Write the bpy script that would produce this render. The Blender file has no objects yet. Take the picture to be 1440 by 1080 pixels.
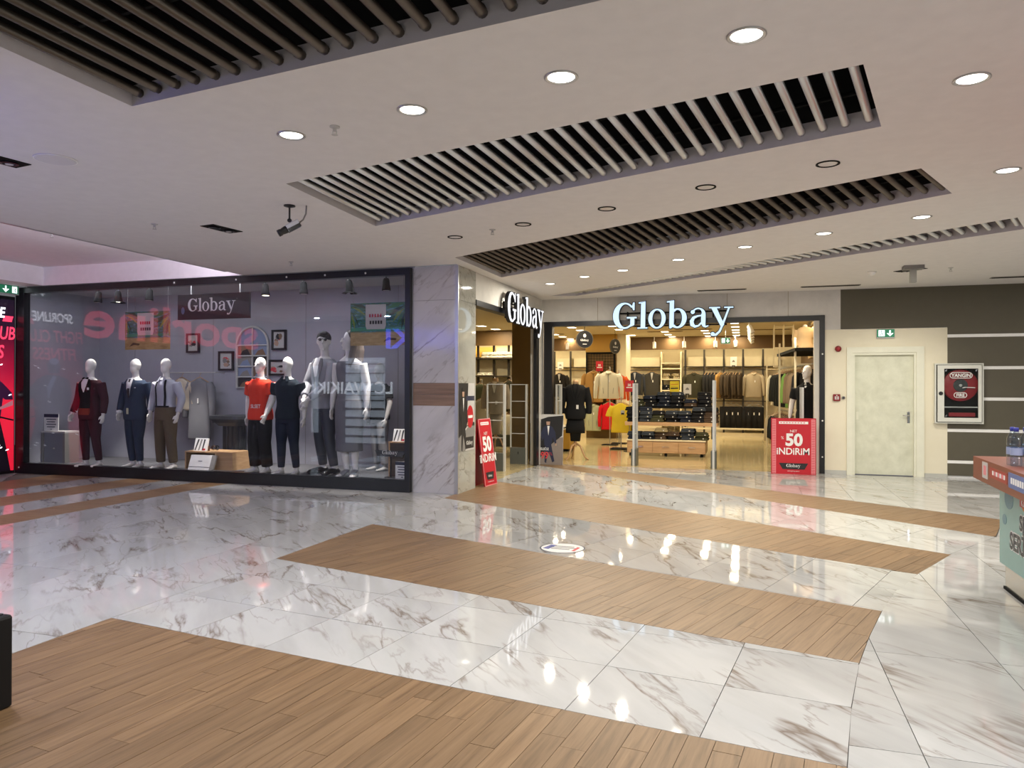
import bpy, math, random
from mathutils import Vector, Matrix
SC = bpy.context.scene
COL = SC.collection
RND = random.Random(11)
V = Vector
# ------------------------------------------------------------------ camera
FPX, EYE = 1048.84, 1.55
YAW, PITCH, ROLL = math.radians(17.859), math.radians(0.203), math.radians(0.142)
_f = V((-math.sin(YAW)*math.cos(PITCH), math.cos(YAW)*math.cos(PITCH), math.sin(PITCH)))
_r = V((math.cos(YAW), math.sin(YAW), 0)); _u = _r.cross(_f)
CR = _r*math.cos(ROLL)+_u*math.sin(ROLL); CU = -_r*math.sin(ROLL)+_u*math.cos(ROLL); CF = _f
CP = V((0, 0, EYE))
cam = bpy.data.cameras.new('camera'); cam_o = bpy.data.objects.new('camera', cam); COL.objects.link(cam_o)
cam.sensor_width = 36; cam.lens = FPX/1440*36; cam.clip_start = .05; cam.clip_end = 200
cam_o.matrix_world = Matrix(((CR.x, CU.x, -CF.x, CP.x), (CR.y, CU.y, -CF.y, CP.y), (CR.z, CU.z, -CF.z, CP.z), (0, 0, 0, 1)))
SC.camera = cam_o
def _ray(x, y): return CF+CR*((x-720)/FPX)+CU*((540-y)/FPX)
def at_y(x, y, Y):            # point seen at a photo pixel on the plane of depth Y
    d = _ray(x, y); return CP+d*(Y/d.y)
def at_z(x, y, Z=0.):
    d = _ray(x, y); return CP+d*((Z-EYE)/d.z)
# ------------------------------------------------------------------ world, exposure
w = bpy.data.worlds.new('world'); SC.world = w; w.use_nodes = True
w.node_tree.nodes['Background'].inputs[0].default_value = (.55, .55, .6, 1)
w.node_tree.nodes['Background'].inputs[1].default_value = .25
SC.view_settings.view_transform = 'Standard'; SC.view_settings.look = 'None'
SC.view_settings.exposure = 0.0; SC.view_settings.gamma = 1; SC.view_settings.use_curve_mapping = False
SC.cycles.max_bounces = 8; SC.cycles.transparent_max_bounces = 16
SC.cycles.sample_clamp_indirect = 6; SC.cycles.caustics_reflective = False; SC.cycles.caustics_refractive = False
DOWN_W = 29      # watts of one mall downlight
STORE_W = 19     # watts of one store panel light
SPOT_W = 95      # watts of one display-window spotlight
# ------------------------------------------------------------------ materials
MATS = {}
def sr(*c):
    return tuple((x/255/12.92 if x/255 <= .04045 else ((x/255+.055)/1.055)**2.4) for x in c)
def mat(name, col=(.5, .5, .5), rough=.5, metal=0, emit=0, ecol=None, spec=.5, alpha=1, bump=0, bscale=200):
    if name in MATS: return MATS[name]
    m = bpy.data.materials.new(name); m.use_nodes = True; MATS[name] = m
    b = m.node_tree.nodes['Principled BSDF']
    b.inputs['Base Color'].default_value = (*col, 1); b.inputs['Roughness'].default_value = rough
    b.inputs['Metallic'].default_value = metal; b.inputs['Specular IOR Level'].default_value = spec
    b.inputs['Alpha'].default_value = alpha
    if emit:
        b.inputs['Emission Color'].default_value = (*(ecol or col), 1); b.inputs['Emission Strength'].default_value = emit
    nt = m.node_tree
    n = nt.nodes.new('ShaderNodeTexNoise'); n.inputs['Scale'].default_value = bscale if bump else 9; n.inputs['Detail'].default_value = 3
    tc = nt.nodes.new('ShaderNodeTexCoord'); nt.links.new(tc.outputs['Object'], n.inputs['Vector'])
    if bump:
        bp = nt.nodes.new('ShaderNodeBump'); bp.inputs['Strength'].default_value = bump; bp.inputs['Distance'].default_value = .002
        nt.links.new(n.outputs['Fac'], bp.inputs['Height']); nt.links.new(bp.outputs['Normal'], b.inputs['Normal'])
    elif not emit and not metal:
        mx = nt.nodes.new('ShaderNodeMix'); mx.data_type = 'RGBA'
        nt.links.new(n.outputs['Fac'], mx.inputs['Factor'])
        mx.inputs['A'].default_value = (*[c*.94 for c in col], 1); mx.inputs['B'].default_value = (*[min(1, c*1.06) for c in col], 1)
        nt.links.new(mx.outputs['Result'], b.inputs['Base Color'])
    return m
def cloth(name, col, rough=.85): return mat(name, col, rough, spec=.2, bump=.12, bscale=180)
def ramp(nt, stops):
    r = nt.nodes.new('ShaderNodeValToRGB'); e = r.color_ramp.elements
    while len(e) < len(stops): e.new(.5)
    for i, (p, c) in enumerate(stops): e[i].position = p; e[i].color = (*c, 1)
    return r
def coords(nt, kind, scale, rot=0):
    tc = nt.nodes.new('ShaderNodeTexCoord'); mp = nt.nodes.new('ShaderNodeMapping')
    mp.inputs['Scale'].default_value = scale; mp.inputs['Rotation'].default_value = rot if isinstance(rot, tuple) else (0, 0, rot)
    nt.links.new(tc.outputs[kind], mp.inputs['Vector']); return mp.outputs['Vector']
def noise(nt, vec, scale, detail=5, dist=0., rough=.55):
    n = nt.nodes.new('ShaderNodeTexNoise'); n.inputs['Scale'].default_value = scale; n.inputs['Detail'].default_value = detail
    n.inputs['Distortion'].default_value = dist; n.inputs['Roughness'].default_value = rough
    nt.links.new(vec, n.inputs['Vector']); return n.outputs['Fac']
def mth(nt, op, a, b=None):
    n = nt.nodes.new('ShaderNodeMath'); n.operation = op
    for i, x in enumerate((a, b)):
        if x is None: continue
        if isinstance(x, (int, float)): n.inputs[i].default_value = x
        else: nt.links.new(x, n.inputs[i])
    return n.outputs[0]
def mixc(nt, fac, a, b, blend='MIX'):
    n = nt.nodes.new('ShaderNodeMix'); n.data_type = 'RGBA'; n.blend_type = blend
    for k, x in (('Factor', fac), ('A', a), ('B', b)):
        if isinstance(x, (int, float)): n.inputs[k].default_value = x
        elif isinstance(x, tuple): n.inputs[k].default_value = (*x, 1)
        else: nt.links.new(x, n.inputs[k])
    return n.outputs['Result']
def newmat(name):
    m = bpy.data.materials.new(name); m.use_nodes = True; MATS[name] = m
    return m, m.node_tree, m.node_tree.nodes['Principled BSDF']
def marble(name, base, dark, vein, kind='UV', scale=1., rough=.06, rot=.6, amount=.5):
    """pale stone with soft clouds and long thin diagonal veins"""
    m, nt, b = newmat(name)
    v0 = coords(nt, kind, (scale, scale, scale), (0, 0, rot) if kind == 'UV' else (0, rot, 0))
    mp = nt.nodes.new('ShaderNodeMapping'); mp.inputs['Scale'].default_value = (.42, 1.9, 1.) if kind == 'UV' else (.42, 1., 1.9); nt.links.new(v0, mp.inputs['Vector']); v = mp.outputs['Vector']
    cloud = noise(nt, v, 1.3, 6, .3)
    c = mixc(nt, ramp_out(nt, cloud, [(.38, (0, 0, 0)), (.72, (1, 1, 1))]), base, dark)
    gate = ramp_out(nt, noise(nt, v0, 1.3, 2), [(amount-.05, (0, 0, 0)), (amount+.13, (1, 1, 1))])
    tot = None
    for sc_, wd, st in ((.85, .011, .8), (1.9, .010, .45)):
        n1 = noise(nt, v, sc_, 6, .35, .52)
        k = ramp_out(nt, mth(nt, 'ABSOLUTE', mth(nt, 'SUBTRACT', n1, .5)), [(0, (st, st, st)), (wd*.4, (st*.6,)*3), (wd*1.6, (0, 0, 0))])
        k = mth(nt, 'MULTIPLY', k, gate); tot = k if tot is None else mth(nt, 'MAXIMUM', tot, k)
    nt.links.new(mixc(nt, tot, c, vein), b.inputs['Base Color'])
    b.inputs['Roughness'].default_value = rough; b.inputs['Specular IOR Level'].default_value = .6
    return m
def ramp_out(nt, val, stops):
    r = ramp(nt, stops); nt.links.new(val, r.inputs['Fac']); return r.outputs['Color']
def wood(name, c1, c2, c3, kind='UV', scale=(1.6, 26, 1), rough=.38, rot=0, perobj=True):
    m, nt, b = newmat(name)
    v = coords(nt, kind, scale, rot)
    g = noise(nt, v, 1.2, 6, .5, .6)
    c = ramp_out(nt, g, [(.28, c3), (.48, c1), (.72, c2)])
    if perobj:
        oi = nt.nodes.new('ShaderNodeObjectInfo')
        hs = nt.nodes.new('ShaderNodeHueSaturation'); nt.links.new(c, hs.inputs['Color'])
        nt.links.new(mth(nt, 'MULTIPLY_ADD', oi.outputs['Random'], .22), hs.inputs['Value'])
        hs.inputs['Value'].links[0].from_node.inputs[2].default_value = .89
        c = hs.outputs['Color']
    nt.links.new(c, b.inputs['Base Color']); b.inputs['Roughness'].default_value = rough
    bp = nt.nodes.new('ShaderNodeBump'); bp.inputs['Strength'].default_value = .12; bp.inputs['Distance'].default_value = .001
    nt.links.new(g, bp.inputs['Height']); nt.links.new(bp.outputs['Normal'], b.inputs['Normal'])
    return m
def concrete(name, a, b_, rough=.8, scale=1.5):
    m, nt, b = newmat(name)
    v = coords(nt, 'Object', (scale, scale, scale))
    f = noise(nt, v, 2., 8, .3, .65)
    nt.links.new(ramp_out(nt, f, [(.3, a), (.7, b_)]), b.inputs['Base Color']); b.inputs['Roughness'].default_value = rough
    return m
def glass(name, tint=(1, 1, 1), base=.04):
    m = bpy.data.materials.new(name); m.use_nodes = True; MATS[name] = m; nt = m.node_tree
    nt.nodes.remove(nt.nodes['Principled BSDF']); out = nt.nodes['Material Output']
    lw = nt.nodes.new('ShaderNodeLayerWeight'); lw.inputs['Blend'].default_value = .5
    fac = mth(nt, 'MULTIPLY_ADD', mth(nt, 'POWER', lw.outputs['Facing'], 5.), .96); fac.node.inputs[2].default_value = base
    t = nt.nodes.new('ShaderNodeBsdfTransparent'); t.inputs[0].default_value = (*tint, 1)
    g = nt.nodes.new('ShaderNodeBsdfGlossy'); g.inputs['Roughness'].default_value = 0.0
    mx = nt.nodes.new('ShaderNodeMixShader'); nt.links.new(fac, mx.inputs[0]); nt.links.new(t.outputs[0], mx.inputs[1]); nt.links.new(g.outputs[0], mx.inputs[2])
    nt.links.new(mx.outputs[0], out.inputs['Surface']); return m

M_ceil = mat('ceiling_paint', (.74, .715, .70), .75)
M_white = mat('white_paint', (.86, .85, .83), .5)
M_cofferw = mat('coffer_paint', (.90, .86, .89), .7)  # paler than the ceiling paint: some of the coffer's light put into the colour
M_black = mat('black_metal', (.008, .008, .01), .32)
M_blackm = mat('black_matt', (.006, .006, .006), .7, spec=.12)
M_void = mat('plenum_black', (.004, .004, .004), .9)
M_tube_shaded = mat('bronze_tube', (.125, .105, .085), .4, .7)  # same aluminium tubes, their shade put into a darker, browner colour
M_silver = mat('aluminium_tube', (.62, .62, .60), .33, .8)
M_alu = mat('brushed_aluminium', (.55, .55, .54), .35, .85)
M_steel = mat('stainless_steel', (.55, .56, .55), .25, .9)
M_chrome = mat('chrome', (.7, .7, .7), .15, 1)
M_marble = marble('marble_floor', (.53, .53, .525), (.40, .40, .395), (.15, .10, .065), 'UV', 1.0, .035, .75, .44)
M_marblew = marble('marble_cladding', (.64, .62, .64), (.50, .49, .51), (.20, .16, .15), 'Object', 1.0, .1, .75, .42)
M_grout = mat('grout', (.10, .095, .09), .8)
M_plank = wood('oak_planks', (.205, .124, .062), (.262, .165, .088), (.120, .068, .032), rough=.44)
M_band = wood('walnut_band', (.26, .16, .10), (.33, .21, .14), (.16, .10, .06), 'Object', (1, 9, 24), .4, 0, False)
M_box = wood('beech_board', (.46, .28, .14), (.55, .35, .19), (.36, .20, .10), 'Object', (1.5, 3, 20), .45, 0, False)
M_conc = concrete('concrete_header', (.54, .52, .495), (.67, .645, .61), .75, 1.2)
M_glass = glass('window_glass', (.97, .98, .99), .042)
M_acryl = glass('acrylic', (.93, .95, .95), .05)
M_storefl = wood('store_floor_laminate', (.50, .40, .21), (.58, .47, .27), (.42, .33, .16), 'Object', (1.2, 9, 1), .12, 0, False)
M_cream = concrete('cream_wall', (.74, .68, .52), (.80, .74, .58), .6, .6)
M_brownw = mat('brown_wall_panel', (.095, .083, .056), .6)
M_doorw = concrete('door_paint', (.58, .58, .45), (.74, .74, .60), .4, 2.2)
M_frame = mat('door_frame_paint', (.76, .75, .62), .4)
M_grey = mat('display_wall_grey', (.36, .36, .41), .8)
M_plat = mat('display_platform', (.10, .10, .11), .5)
M_skin = mat('mannequin_white', (.74, .71, .68), .4)
M_paper = mat('paper', (.78, .77, .75), .7)
M_red = mat('poster_red', (.48, .008, .02), .45)
M_redd = mat('poster_dark_red', (.40, .008, .02), .45)
M_pink = mat('poster_pink', (.75, .25, .28), .5)
M_ink = mat('print_black', (.012, .012, .014), .5)
M_tealp = mat('kiosk_teal', (.25, .42, .40), .4)
M_green = mat('exit_green', (.02, .19, .09), .5, emit=.25, ecol=(.02, .3, .14))
M_white_e = mat('lit_white', (.9, .95, 1), .4, emit=1.6)
M_ink_red = mat('print_red', (.62, .05, .06), .5)
M_navyp = mat('print_navy', (.02, .025, .06), .5)
M_greyp = mat('print_grey', (.22, .21, .20), .6)
M_lgreyp = mat('print_light_grey', (.5, .49, .48), .6)
M_skinp = mat('print_skin', (.45, .28, .2), .6)
M_sign_face = mat('sign_face_cool', (.10, .14, .16), .4, emit=1.0, ecol=(.68, .90, 1.12))
M_sign_face2 = mat('sign_face_white', (.14, .14, .14), .4, emit=1.2, ecol=(.95, .98, 1.05))
M_lens = mat('lamp_lens', (1, .98, .92), .4, emit=7, ecol=(1, .97, .9))
M_lens2 = mat('store_lamp_lens', (1, .95, .8), .4, emit=5, ecol=(1, .93, .72))
M_off = mat('lamp_lens_off', (.68, .66, .64), .3)
M_warmw = mat('store_ceiling', (.58, .51, .36), .7)
M_ochre = mat('ochre_panel', (.42, .235, .03), .55)
M_brownc = mat('brown_column', (.135, .075, .012), .5)
M_fascia = mat('brown_fascia', (.12, .065, .02), .6)
M_shelfw = mat('cream_shelf', (.72, .63, .44), .6)
M_slat = wood('slat_pine', (.60, .42, .20), (.66, .48, .25), (.5, .34, .15), 'Object', (3, 3, 1), .5, 0, False)
# ------------------------------------------------------------------ geometry helpers
ORG = {}
class G:
    def __init__(s): s.v = []; s.f = []; s.uv = None
    def add(s, vs, fs):
        n = len(s.v); s.v += [tuple(p) for p in vs]; s.f += [tuple(i+n for i in f) for f in fs]; return s
    def box(s, x0, x1, y0, y1, z0, z1):
        return s.add([(x0, y0, z0), (x1, y0, z0), (x1, y1, z0), (x0, y1, z0), (x0, y0, z1), (x1, y0, z1), (x1, y1, z1), (x0, y1, z1)],
                     [(3, 2, 1, 0), (4, 5, 6, 7), (0, 1, 5, 4), (1, 2, 6, 5), (2, 3, 7, 6), (3, 0, 4, 7)])
    def rbox(s, x0, x1, y0, y1, z0, z1, r=.02, n=3):   # box with rounded vertical corners and softened top
        pts = []
        for cx, cy, a0 in ((x1-r, y1-r, 0), (x0+r, y1-r, 90), (x0+r, y0+r, 180), (x1-r, y0+r, 270)):
            for k in range(n+1):
                a = math.radians(a0+90*k/n); pts.append((cx+r*math.cos(a), cy+r*math.sin(a)))
        cx, cy = (x0+x1)/2, (y0+y1)/2; m = len(pts); rr = min(r, (z1-z0)/2.5)
        lev = [(z0, 1-rr*.5/max(x1-cx, .01)), (z0+rr*.6, 1), (z1-rr, 1), (z1-rr*.3, 1-rr*.3/max(x1-cx, .01)), (z1, 1-rr/max(x1-cx, .01))]
        vs = [(cx+(px-cx)*k, cy+(py-cy)*k, z) for z, k in lev for px, py in pts]
        fs = [(l*m+i, l*m+(i+1) % m, (l+1)*m+(i+1) % m, (l+1)*m+i) for l in range(len(lev)-1) for i in range(m)]
        fs += [tuple(range(m))[::-1], tuple(range((len(lev)-1)*m, len(lev)*m))]
        return s.add(vs, fs)
    def prism(s, poly, o, ex, ey, d):   # polygon in the plane (o, ex, ey), extruded by vector d
        o, ex, ey, d = V(o), V(ex), V(ey), V(d); n = len(poly)
        a = [o+ex*p[0]+ey*p[1] for p in poly]; b = [p+d for p in a]
        return s.add(a+b, [tuple(range(n))[::-1], tuple(range(n, 2*n))]+[(i, (i+1) % n, n+(i+1) % n, n+i) for i in range(n)])
    def tube(s, pts, rad, n=10, flat=None, side=None, cap=True):
        pts = [V(p) for p in pts]; k = len(pts)
        rad = rad if isinstance(rad, (list, tuple)) else [rad]*k
        base = len(s.v); prev = None
        for i, p in enumerate(pts):
            t = (pts[min(i+1, k-1)]-pts[max(i-1, 0)]).normalized()
            if side is not None: x = V(side)-t*V(side).dot(t)
            elif prev is None:
                x = t.orthogonal()
            else: x = prev-t*prev.dot(t)
            x.normalize(); prev = x; y = t.cross(x); fl = flat[i] if isinstance(flat, (list, tuple)) else (flat or 1)
            for j in range(n):
                a = 2*math.pi*j/n; s.v.append(tuple(p+x*(rad[i]*math.cos(a))+y*(rad[i]*fl*math.sin(a))))
        for i in range(k-1):
            for j in range(n):
                s.f.append((base+i*n+j, base+i*n+(j+1) % n, base+(i+1)*n+(j+1) % n, base+(i+1)*n+j))
        if cap:
            s.f.append(tuple(base+j for j in range(n))[::-1]); s.f.append(tuple(base+(k-1)*n+j for j in range(n)))
        return s
    def cyl(s, p, q, r, n=16, r2=None): return s.tube([p, q], [r, r if r2 is None else r2], n)
    def rings(s, rs, n=20, cap=True, pw=2.):   # rs: (cx, cy, z, rx, ry) stacked; superellipse
        base = len(s.v)
        for cx, cy, z, rx, ry in rs:
            for j in range(n):
                a = 2*math.pi*j/n; c, q = math.cos(a), math.sin(a)
                s.v.append((cx+rx*math.copysign(abs(c)**(2/pw), c), cy+ry*math.copysign(abs(q)**(2/pw), q), z))
        for i in range(len(rs)-1):
            for j in range(n): s.f.append((base+i*n+j, base+i*n+(j+1) % n, base+(i+1)*n+(j+1) % n, base+(i+1)*n+j))
        if cap:
            s.f.append(tuple(base+j for j in range(n))[::-1]); s.f.append(tuple(base+(len(rs)-1)*n+j for j in range(n)))
        return s
    def ell(s, c, r, n=16, m=10, R=None):
        c = V(c); vs = []
        for i in range(m+1):
            th = math.pi*i/m
            for j in range(n):
                a = 2*math.pi*j/n; p = V((r[0]*math.sin(th)*math.cos(a), r[1]*math.sin(th)*math.sin(a), r[2]*math.cos(th)))
                vs.append(c+(R @ p if R else p))
        return s.add(vs, [(i*n+j, (i+1)*n+j, (i+1)*n+(j+1) % n, i*n+(j+1) % n) for i in range(m) for j in range(n)])
    def lathe(s, prof, c=(0, 0, 0), n=20):
        return s.rings([(c[0], c[1], c[2]+z, r, r) for r, z in prof], n)
    def mesh(s, name, m, smooth=False):
        me = bpy.data.meshes.new(name); me.from_pydata(s.v, [], s.f)
        if s.uv:
            u = me.uv_layers.new(name='UVMap'); li = [0]*len(me.loops); me.loops.foreach_get('vertex_index', li)
            fl = []
            for i in li: fl += s.uv[i]
            u.data.foreach_set('uv', fl)
        if m: me.materials.append(m)
        if smooth: me.polygons.foreach_set('use_smooth', [True]*len(me.polygons))
        me.update(); return me
    def mk(s, name, m, parent=None, smooth=False):
        if parent is not None:
            o = ORG.get(parent.name, V((0, 0, 0)))
            if o.length: s.v = [(x-o.x, y-o.y, z-o.z) for x, y, z in s.v]
        return link(name, s.mesh(name, m, smooth), parent)
def link(name, me, parent=None):
    ob = bpy.data.objects.new(name, me); COL.objects.link(ob)
    if parent is not None:
        ob.parent = parent; ORG[ob.name] = ORG.get(parent.name, V((0, 0, 0)))
    return ob
def tag(o, label, cat, group=None, kind=None):
    if label: o['label'] = label
    if cat: o['category'] = cat
    if group: o['group'] = group
    if kind: o['kind'] = kind
    return o
def thing(name, label, cat, loc=(0, 0, 0), group=None, rz=0):
    o = bpy.data.objects.new(name, None); COL.objects.link(o); o.empty_display_size = .1
    o.location = loc; o.rotation_euler = (0, 0, rz); ORG[o.name] = V((0, 0, 0)) if rz else V(loc)
    return tag(o, label, cat, group)
def dup(root, loc, rz=0, label=None, group=None, scale=None):
    r = root.copy(); COL.objects.link(r); r.location = loc; r.rotation_euler = (0, 0, rz)
    if scale: r.scale = scale
    if label: r['label'] = label
    if group: r['group'] = group
    for ch in list(root.children):
        c = ch.copy(); COL.objects.link(c); c.parent = r
        for g in list(ch.children):
            d = g.copy(); COL.objects.link(d); d.parent = c
    return r
def struct(o): o['kind'] = 'structure'; return o
def fuse(g, voxel, m, name, parent=None, it=4):     # one continuous skin from overlapping lofts
    me = g.mesh('tmp', None); ob = bpy.data.objects.new('tmp', me); COL.objects.link(ob)
    r = ob.modifiers.new('r', 'REMESH'); r.mode = 'VOXEL'; r.voxel_size = voxel
    if it:
        sm = ob.modifiers.new('s', 'SMOOTH'); sm.factor = .5; sm.iterations = it
    dg = bpy.context.evaluated_depsgraph_get(); me2 = bpy.data.meshes.new_from_object(ob.evaluated_get(dg))
    bpy.data.objects.remove(ob); bpy.data.meshes.remove(me)
    me2.name = name; me2.materials.clear(); me2.materials.append(m)
    me2.polygons.foreach_set('use_smooth', [True]*len(me2.polygons))
    if parent is not None:
        o = ORG.get(parent.name, V((0, 0, 0)))
        if o.length: me2.transform(Matrix.Translation(-o))
    return link(name, me2, parent)
TXT = {}
def text(name, body, size, o, ex, ey, d, m, parent=None, bold=0., align='CENTER', sx=1., shear=0.):
    """lettering standing in the plane (o, ex, ey); size is the height of a capital"""
    key = (body, bold, align, shear)
    if key not in TXT:
        cu = bpy.data.curves.new('t', 'FONT'); cu.body = body; cu.size = 1; cu.align_x = align; cu.align_y = 'BOTTOM_BASELINE'; cu.offset = bold; cu.shear = shear; cu.resolution_u = 3
        ob = bpy.data.objects.new('t', cu); COL.objects.link(ob)
        dg = bpy.context.evaluated_depsgraph_get(); me = bpy.data.meshes.new_from_object(ob.evaluated_get(dg))
        TXT[key] = ([tuple(v.co) for v in me.vertices], [tuple(p.vertices) for p in me.polygons])
        bpy.data.objects.remove(ob); bpy.data.meshes.remove(me)
    vs, fs = TXT[key]; k = size/.69; o, ex, ey, d = V(o), V(ex), V(ey), V(d)
    g = G(); g.add([o+ex*(v[0]*k*sx)+ey*(v[1]*k)+d for v in vs], fs)
    return g.mk(name, m, parent)
def lerp(a, b, t): return V(a).lerp(V(b), t)
# ------------------------------------------------------------------ serif lettering for the shop name (drawn here, stroke by stroke)
def _arc(cx, cy, rx, ry, a0, a1, n=22):
    return [(cx+rx*math.cos(math.radians(a0+(a1-a0)*i/n)), cy+ry*math.sin(math.radians(a0+(a1-a0)*i/n))) for i in range(n+1)]
def _rib(pts, ws):
    n = len(pts); L = []; R = []
    for i in range(n):
        a = pts[max(i-1, 0)]; b = pts[min(i+1, n-1)]; dx, dy = b[0]-a[0], b[1]-a[1]; l = math.hypot(dx, dy) or 1
        w = ws[i]/2 if not callable(ws) else ws(i/(n-1))/2
        L.append((pts[i][0]-dy/l*w, pts[i][1]+dx/l*w)); R.append((pts[i][0]+dy/l*w, pts[i][1]-dx/l*w))
    return [[L[i], R[i], R[i+1], L[i+1]] for i in range(n-1)]
def _ring(cx, cy, rx, ry, ix, iy, a0=0, a1=360, n=30):
    o = _arc(cx, cy, rx, ry, a0, a1, n); q = _arc(cx, cy, ix, iy, a0, a1, n)
    return [[o[i], o[i+1], q[i+1], q[i]] for i in range(n)]
def glyphs():
    g = {}
    pts = _arc(226, 140, 97, 130, 42, 322, 30)
    q = _rib(pts, [18+44*max(0, -math.cos(math.radians(42+280*i/30)))**1.3 for i in range(31)])
    g['G'] = q+[[(326, 278), (310, 278), (296, 236), (312, 196), (326, 196)], [(284, 22), (326, 40), (326, 112), (284, 112)], [(246, 110), (350, 110), (350, 126), (246, 126)]]
    g['l'] = [[(394, 0), (440, 0), (440, 286), (394, 272)], [(360, 0), (464, 0), (464, 13), (360, 13)], [(368, 264), (394, 264), (394, 276), (440, 288), (368, 277)]]
    g['o'] = _ring(562, 101, 90, 104, 48, 88)
    g['b'] = [[(690, 8), (735, 8), (735, 288), (690, 276)], [(660, 266), (690, 266), (690, 278), (735, 290), (660, 279)], [(690, 0), (706, -4), (735, 20), (735, 40), (690, 40)]]+_ring(772, 101, 94, 104, 46, 86, -130, 130)
    g['a'] = [[(1010, 30), (1054, 30), (1054, 140), (1010, 140)]]+_rib(_arc(978, 140, 56, 56, 0, 150, 14), lambda t: 40-24*min(1, t*2.2))+\
        _ring(925, 160, 21, 21, 1, 1)+_rib([(1012, 122), (975, 118), (935, 102), (916, 66), (922, 30), (950, 10), (985, 18), (1014, 48)], [14, 18, 30, 40, 42, 26, 18, 16])+\
        _rib([(1034, 44), (1040, 18), (1056, 6), (1084, 16)], [40, 34, 18, 10])
    g['y'] = [[(1106, 200), (1160, 200), (1240, 24), (1214, -10)], [(1088, 192), (1196, 192), (1196, 206), (1088, 206)], [(1236, 192), (1326, 192), (1326, 206), (1236, 206)]]+\
        _rib([(1286, 200), (1222, 20), (1196, -44), (1160, -78), (1126, -76)], [18, 20, 20, 24, 30])+_ring(1128, -70, 20, 20, 1, 1)
    return g
GL = glyphs()
def clean(ps):
    out = []
    for p in ps:
        a = sum(p[i][0]*p[(i+1) % len(p)][1]-p[(i+1) % len(p)][0]*p[i][1] for i in range(len(p)))
        out.append(p if a > 0 else p[::-1])
    return out
def serif_word(o, ex, ez, nrm, width, depth, m, parent, grow=None, mside=None, per_letter=True, flat=False):
    """the word with its left end of baseline at o; one object per letter, or one print"""
    s = width/1221.; o, ex, ez, nrm = V(o), V(ex), V(ez), V(nrm); allg = G()
    for ch in 'Globay':
        g = G(); ps = clean(GL[ch])
        for p in ps: g.prism([((x-105)*s, y*s) for x, y in p], o, ex, ez, nrm*(.004 if not flat else .0012))
        if per_letter:
            if mside is not None:
                b = G()
                for p in ps:   # dark return, a little larger than the face
                    cx = sum(x for x, y in p)/len(p); cy = sum(y for x, y in p)/len(p)
                    n = len(p); q = []
                    for i in range(n):
                        x, y = p[i]; xa, ya = p[i-1]; xb, yb = p[(i+1) % n]
                        d1 = V((x-xa, y-ya, 0)).normalized(); d2 = V((xb-x, yb-y, 0)).normalized(); nn = V((d1.y+d2.y, -d1.x-d2.x, 0))
                        nn = nn.normalized() if nn.length > 1e-6 else V((0, 0, 0)); q.append(((x+nn.x*10-105)*s, (y+nn.y*10)*s))
                    b.prism(q, o-nrm*depth, ex, ez, nrm*depth*.98)
                lo = b.mk('letter', mside, parent); g.mk('lit_face', m, lo)
            else: g.mk('letter', m, parent)
        else: allg.add(g.v, g.f)
    if not per_letter: return allg.mk('shop_name', m, parent)
# ------------------------------------------------------------------ floor: marble and oak pieces
def clip(poly, a, b):          # keep what lies left of the line a -> b
    out = []; n = len(poly)
    def sd(p): return (b[0]-a[0])*(p[1]-a[1])-(b[1]-a[1])*(p[0]-a[0])
    for i in range(n):
        p, q = poly[i], poly[(i+1) % n]; dp, dq = sd(p), sd(q)
        if dp >= 0: out.append(p)
        if dp*dq < 0:
            t = dp/(dp-dq); out.append((p[0]+(q[0]-p[0])*t, p[1]+(q[1]-p[1])*t))
    return out
def clip_poly(poly, region):
    for i in range(len(region)):
        if len(poly) < 3: return []
        poly = clip(poly, region[i], region[(i+1) % len(region)])
    return poly
def area(p): return abs(sum(p[i][0]*p[(i+1) % len(p)][1]-p[(i+1) % len(p)][0]*p[i][1] for i in range(len(p))))/2 if len(p) > 2 else 0
ARC = [(.16, 0.), (.22, 1.5), (.30, 2.6), (.37, 3.32), (.45, 3.9), (.57, 4.58), (.70, 5.13), (.86, 5.73), (1.05, 6.34), (1.33, 6.99), (1.73, 7.8), (2.19, 8.58), (2.42, 8.93), (2.80, 10.12)]
def arcx(y):
    for i in range(len(ARC)-1):
        if ARC[i][1] <= y <= ARC[i+1][1]:
            t = (y-ARC[i][1])/(ARC[i+1][1]-ARC[i][1]); return ARC[i][0]+(ARC[i+1][0]-ARC[i][0])*t
    return ARC[0][0] if y < 0 else ARC[-1][0]
floor = struct(G().box(-20, 10, -8.5, 14.6, -.15, -.008).mk('floor', M_grout))
PIECES = []
def shrink(poly, gap):
    n = len(poly); cx = sum(p[0] for p in poly)/n; cy = sum(p[1] for p in poly)/n
    for i in range(n):
        pass
    out = poly
    m = len(poly)
    for i in range(m):
        a, b = poly[i], poly[(i+1) % m]; l = math.hypot(b[0]-a[0], b[1]-a[1])
        if l < 1e-4: continue
        nx, ny = -(b[1]-a[1])/l*gap, (b[0]-a[0])/l*gap
        out = clip(out, (a[0]+nx, a[1]+ny), (b[0]+nx, b[1]+ny))
        if len(out) < 3: return []
    return out
def ccw(p): return p if sum(p[i][0]*p[(i+1) % len(p)][1]-p[(i+1) % len(p)][0]*p[i][1] for i in range(len(p))) > 0 else p[::-1]
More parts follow.
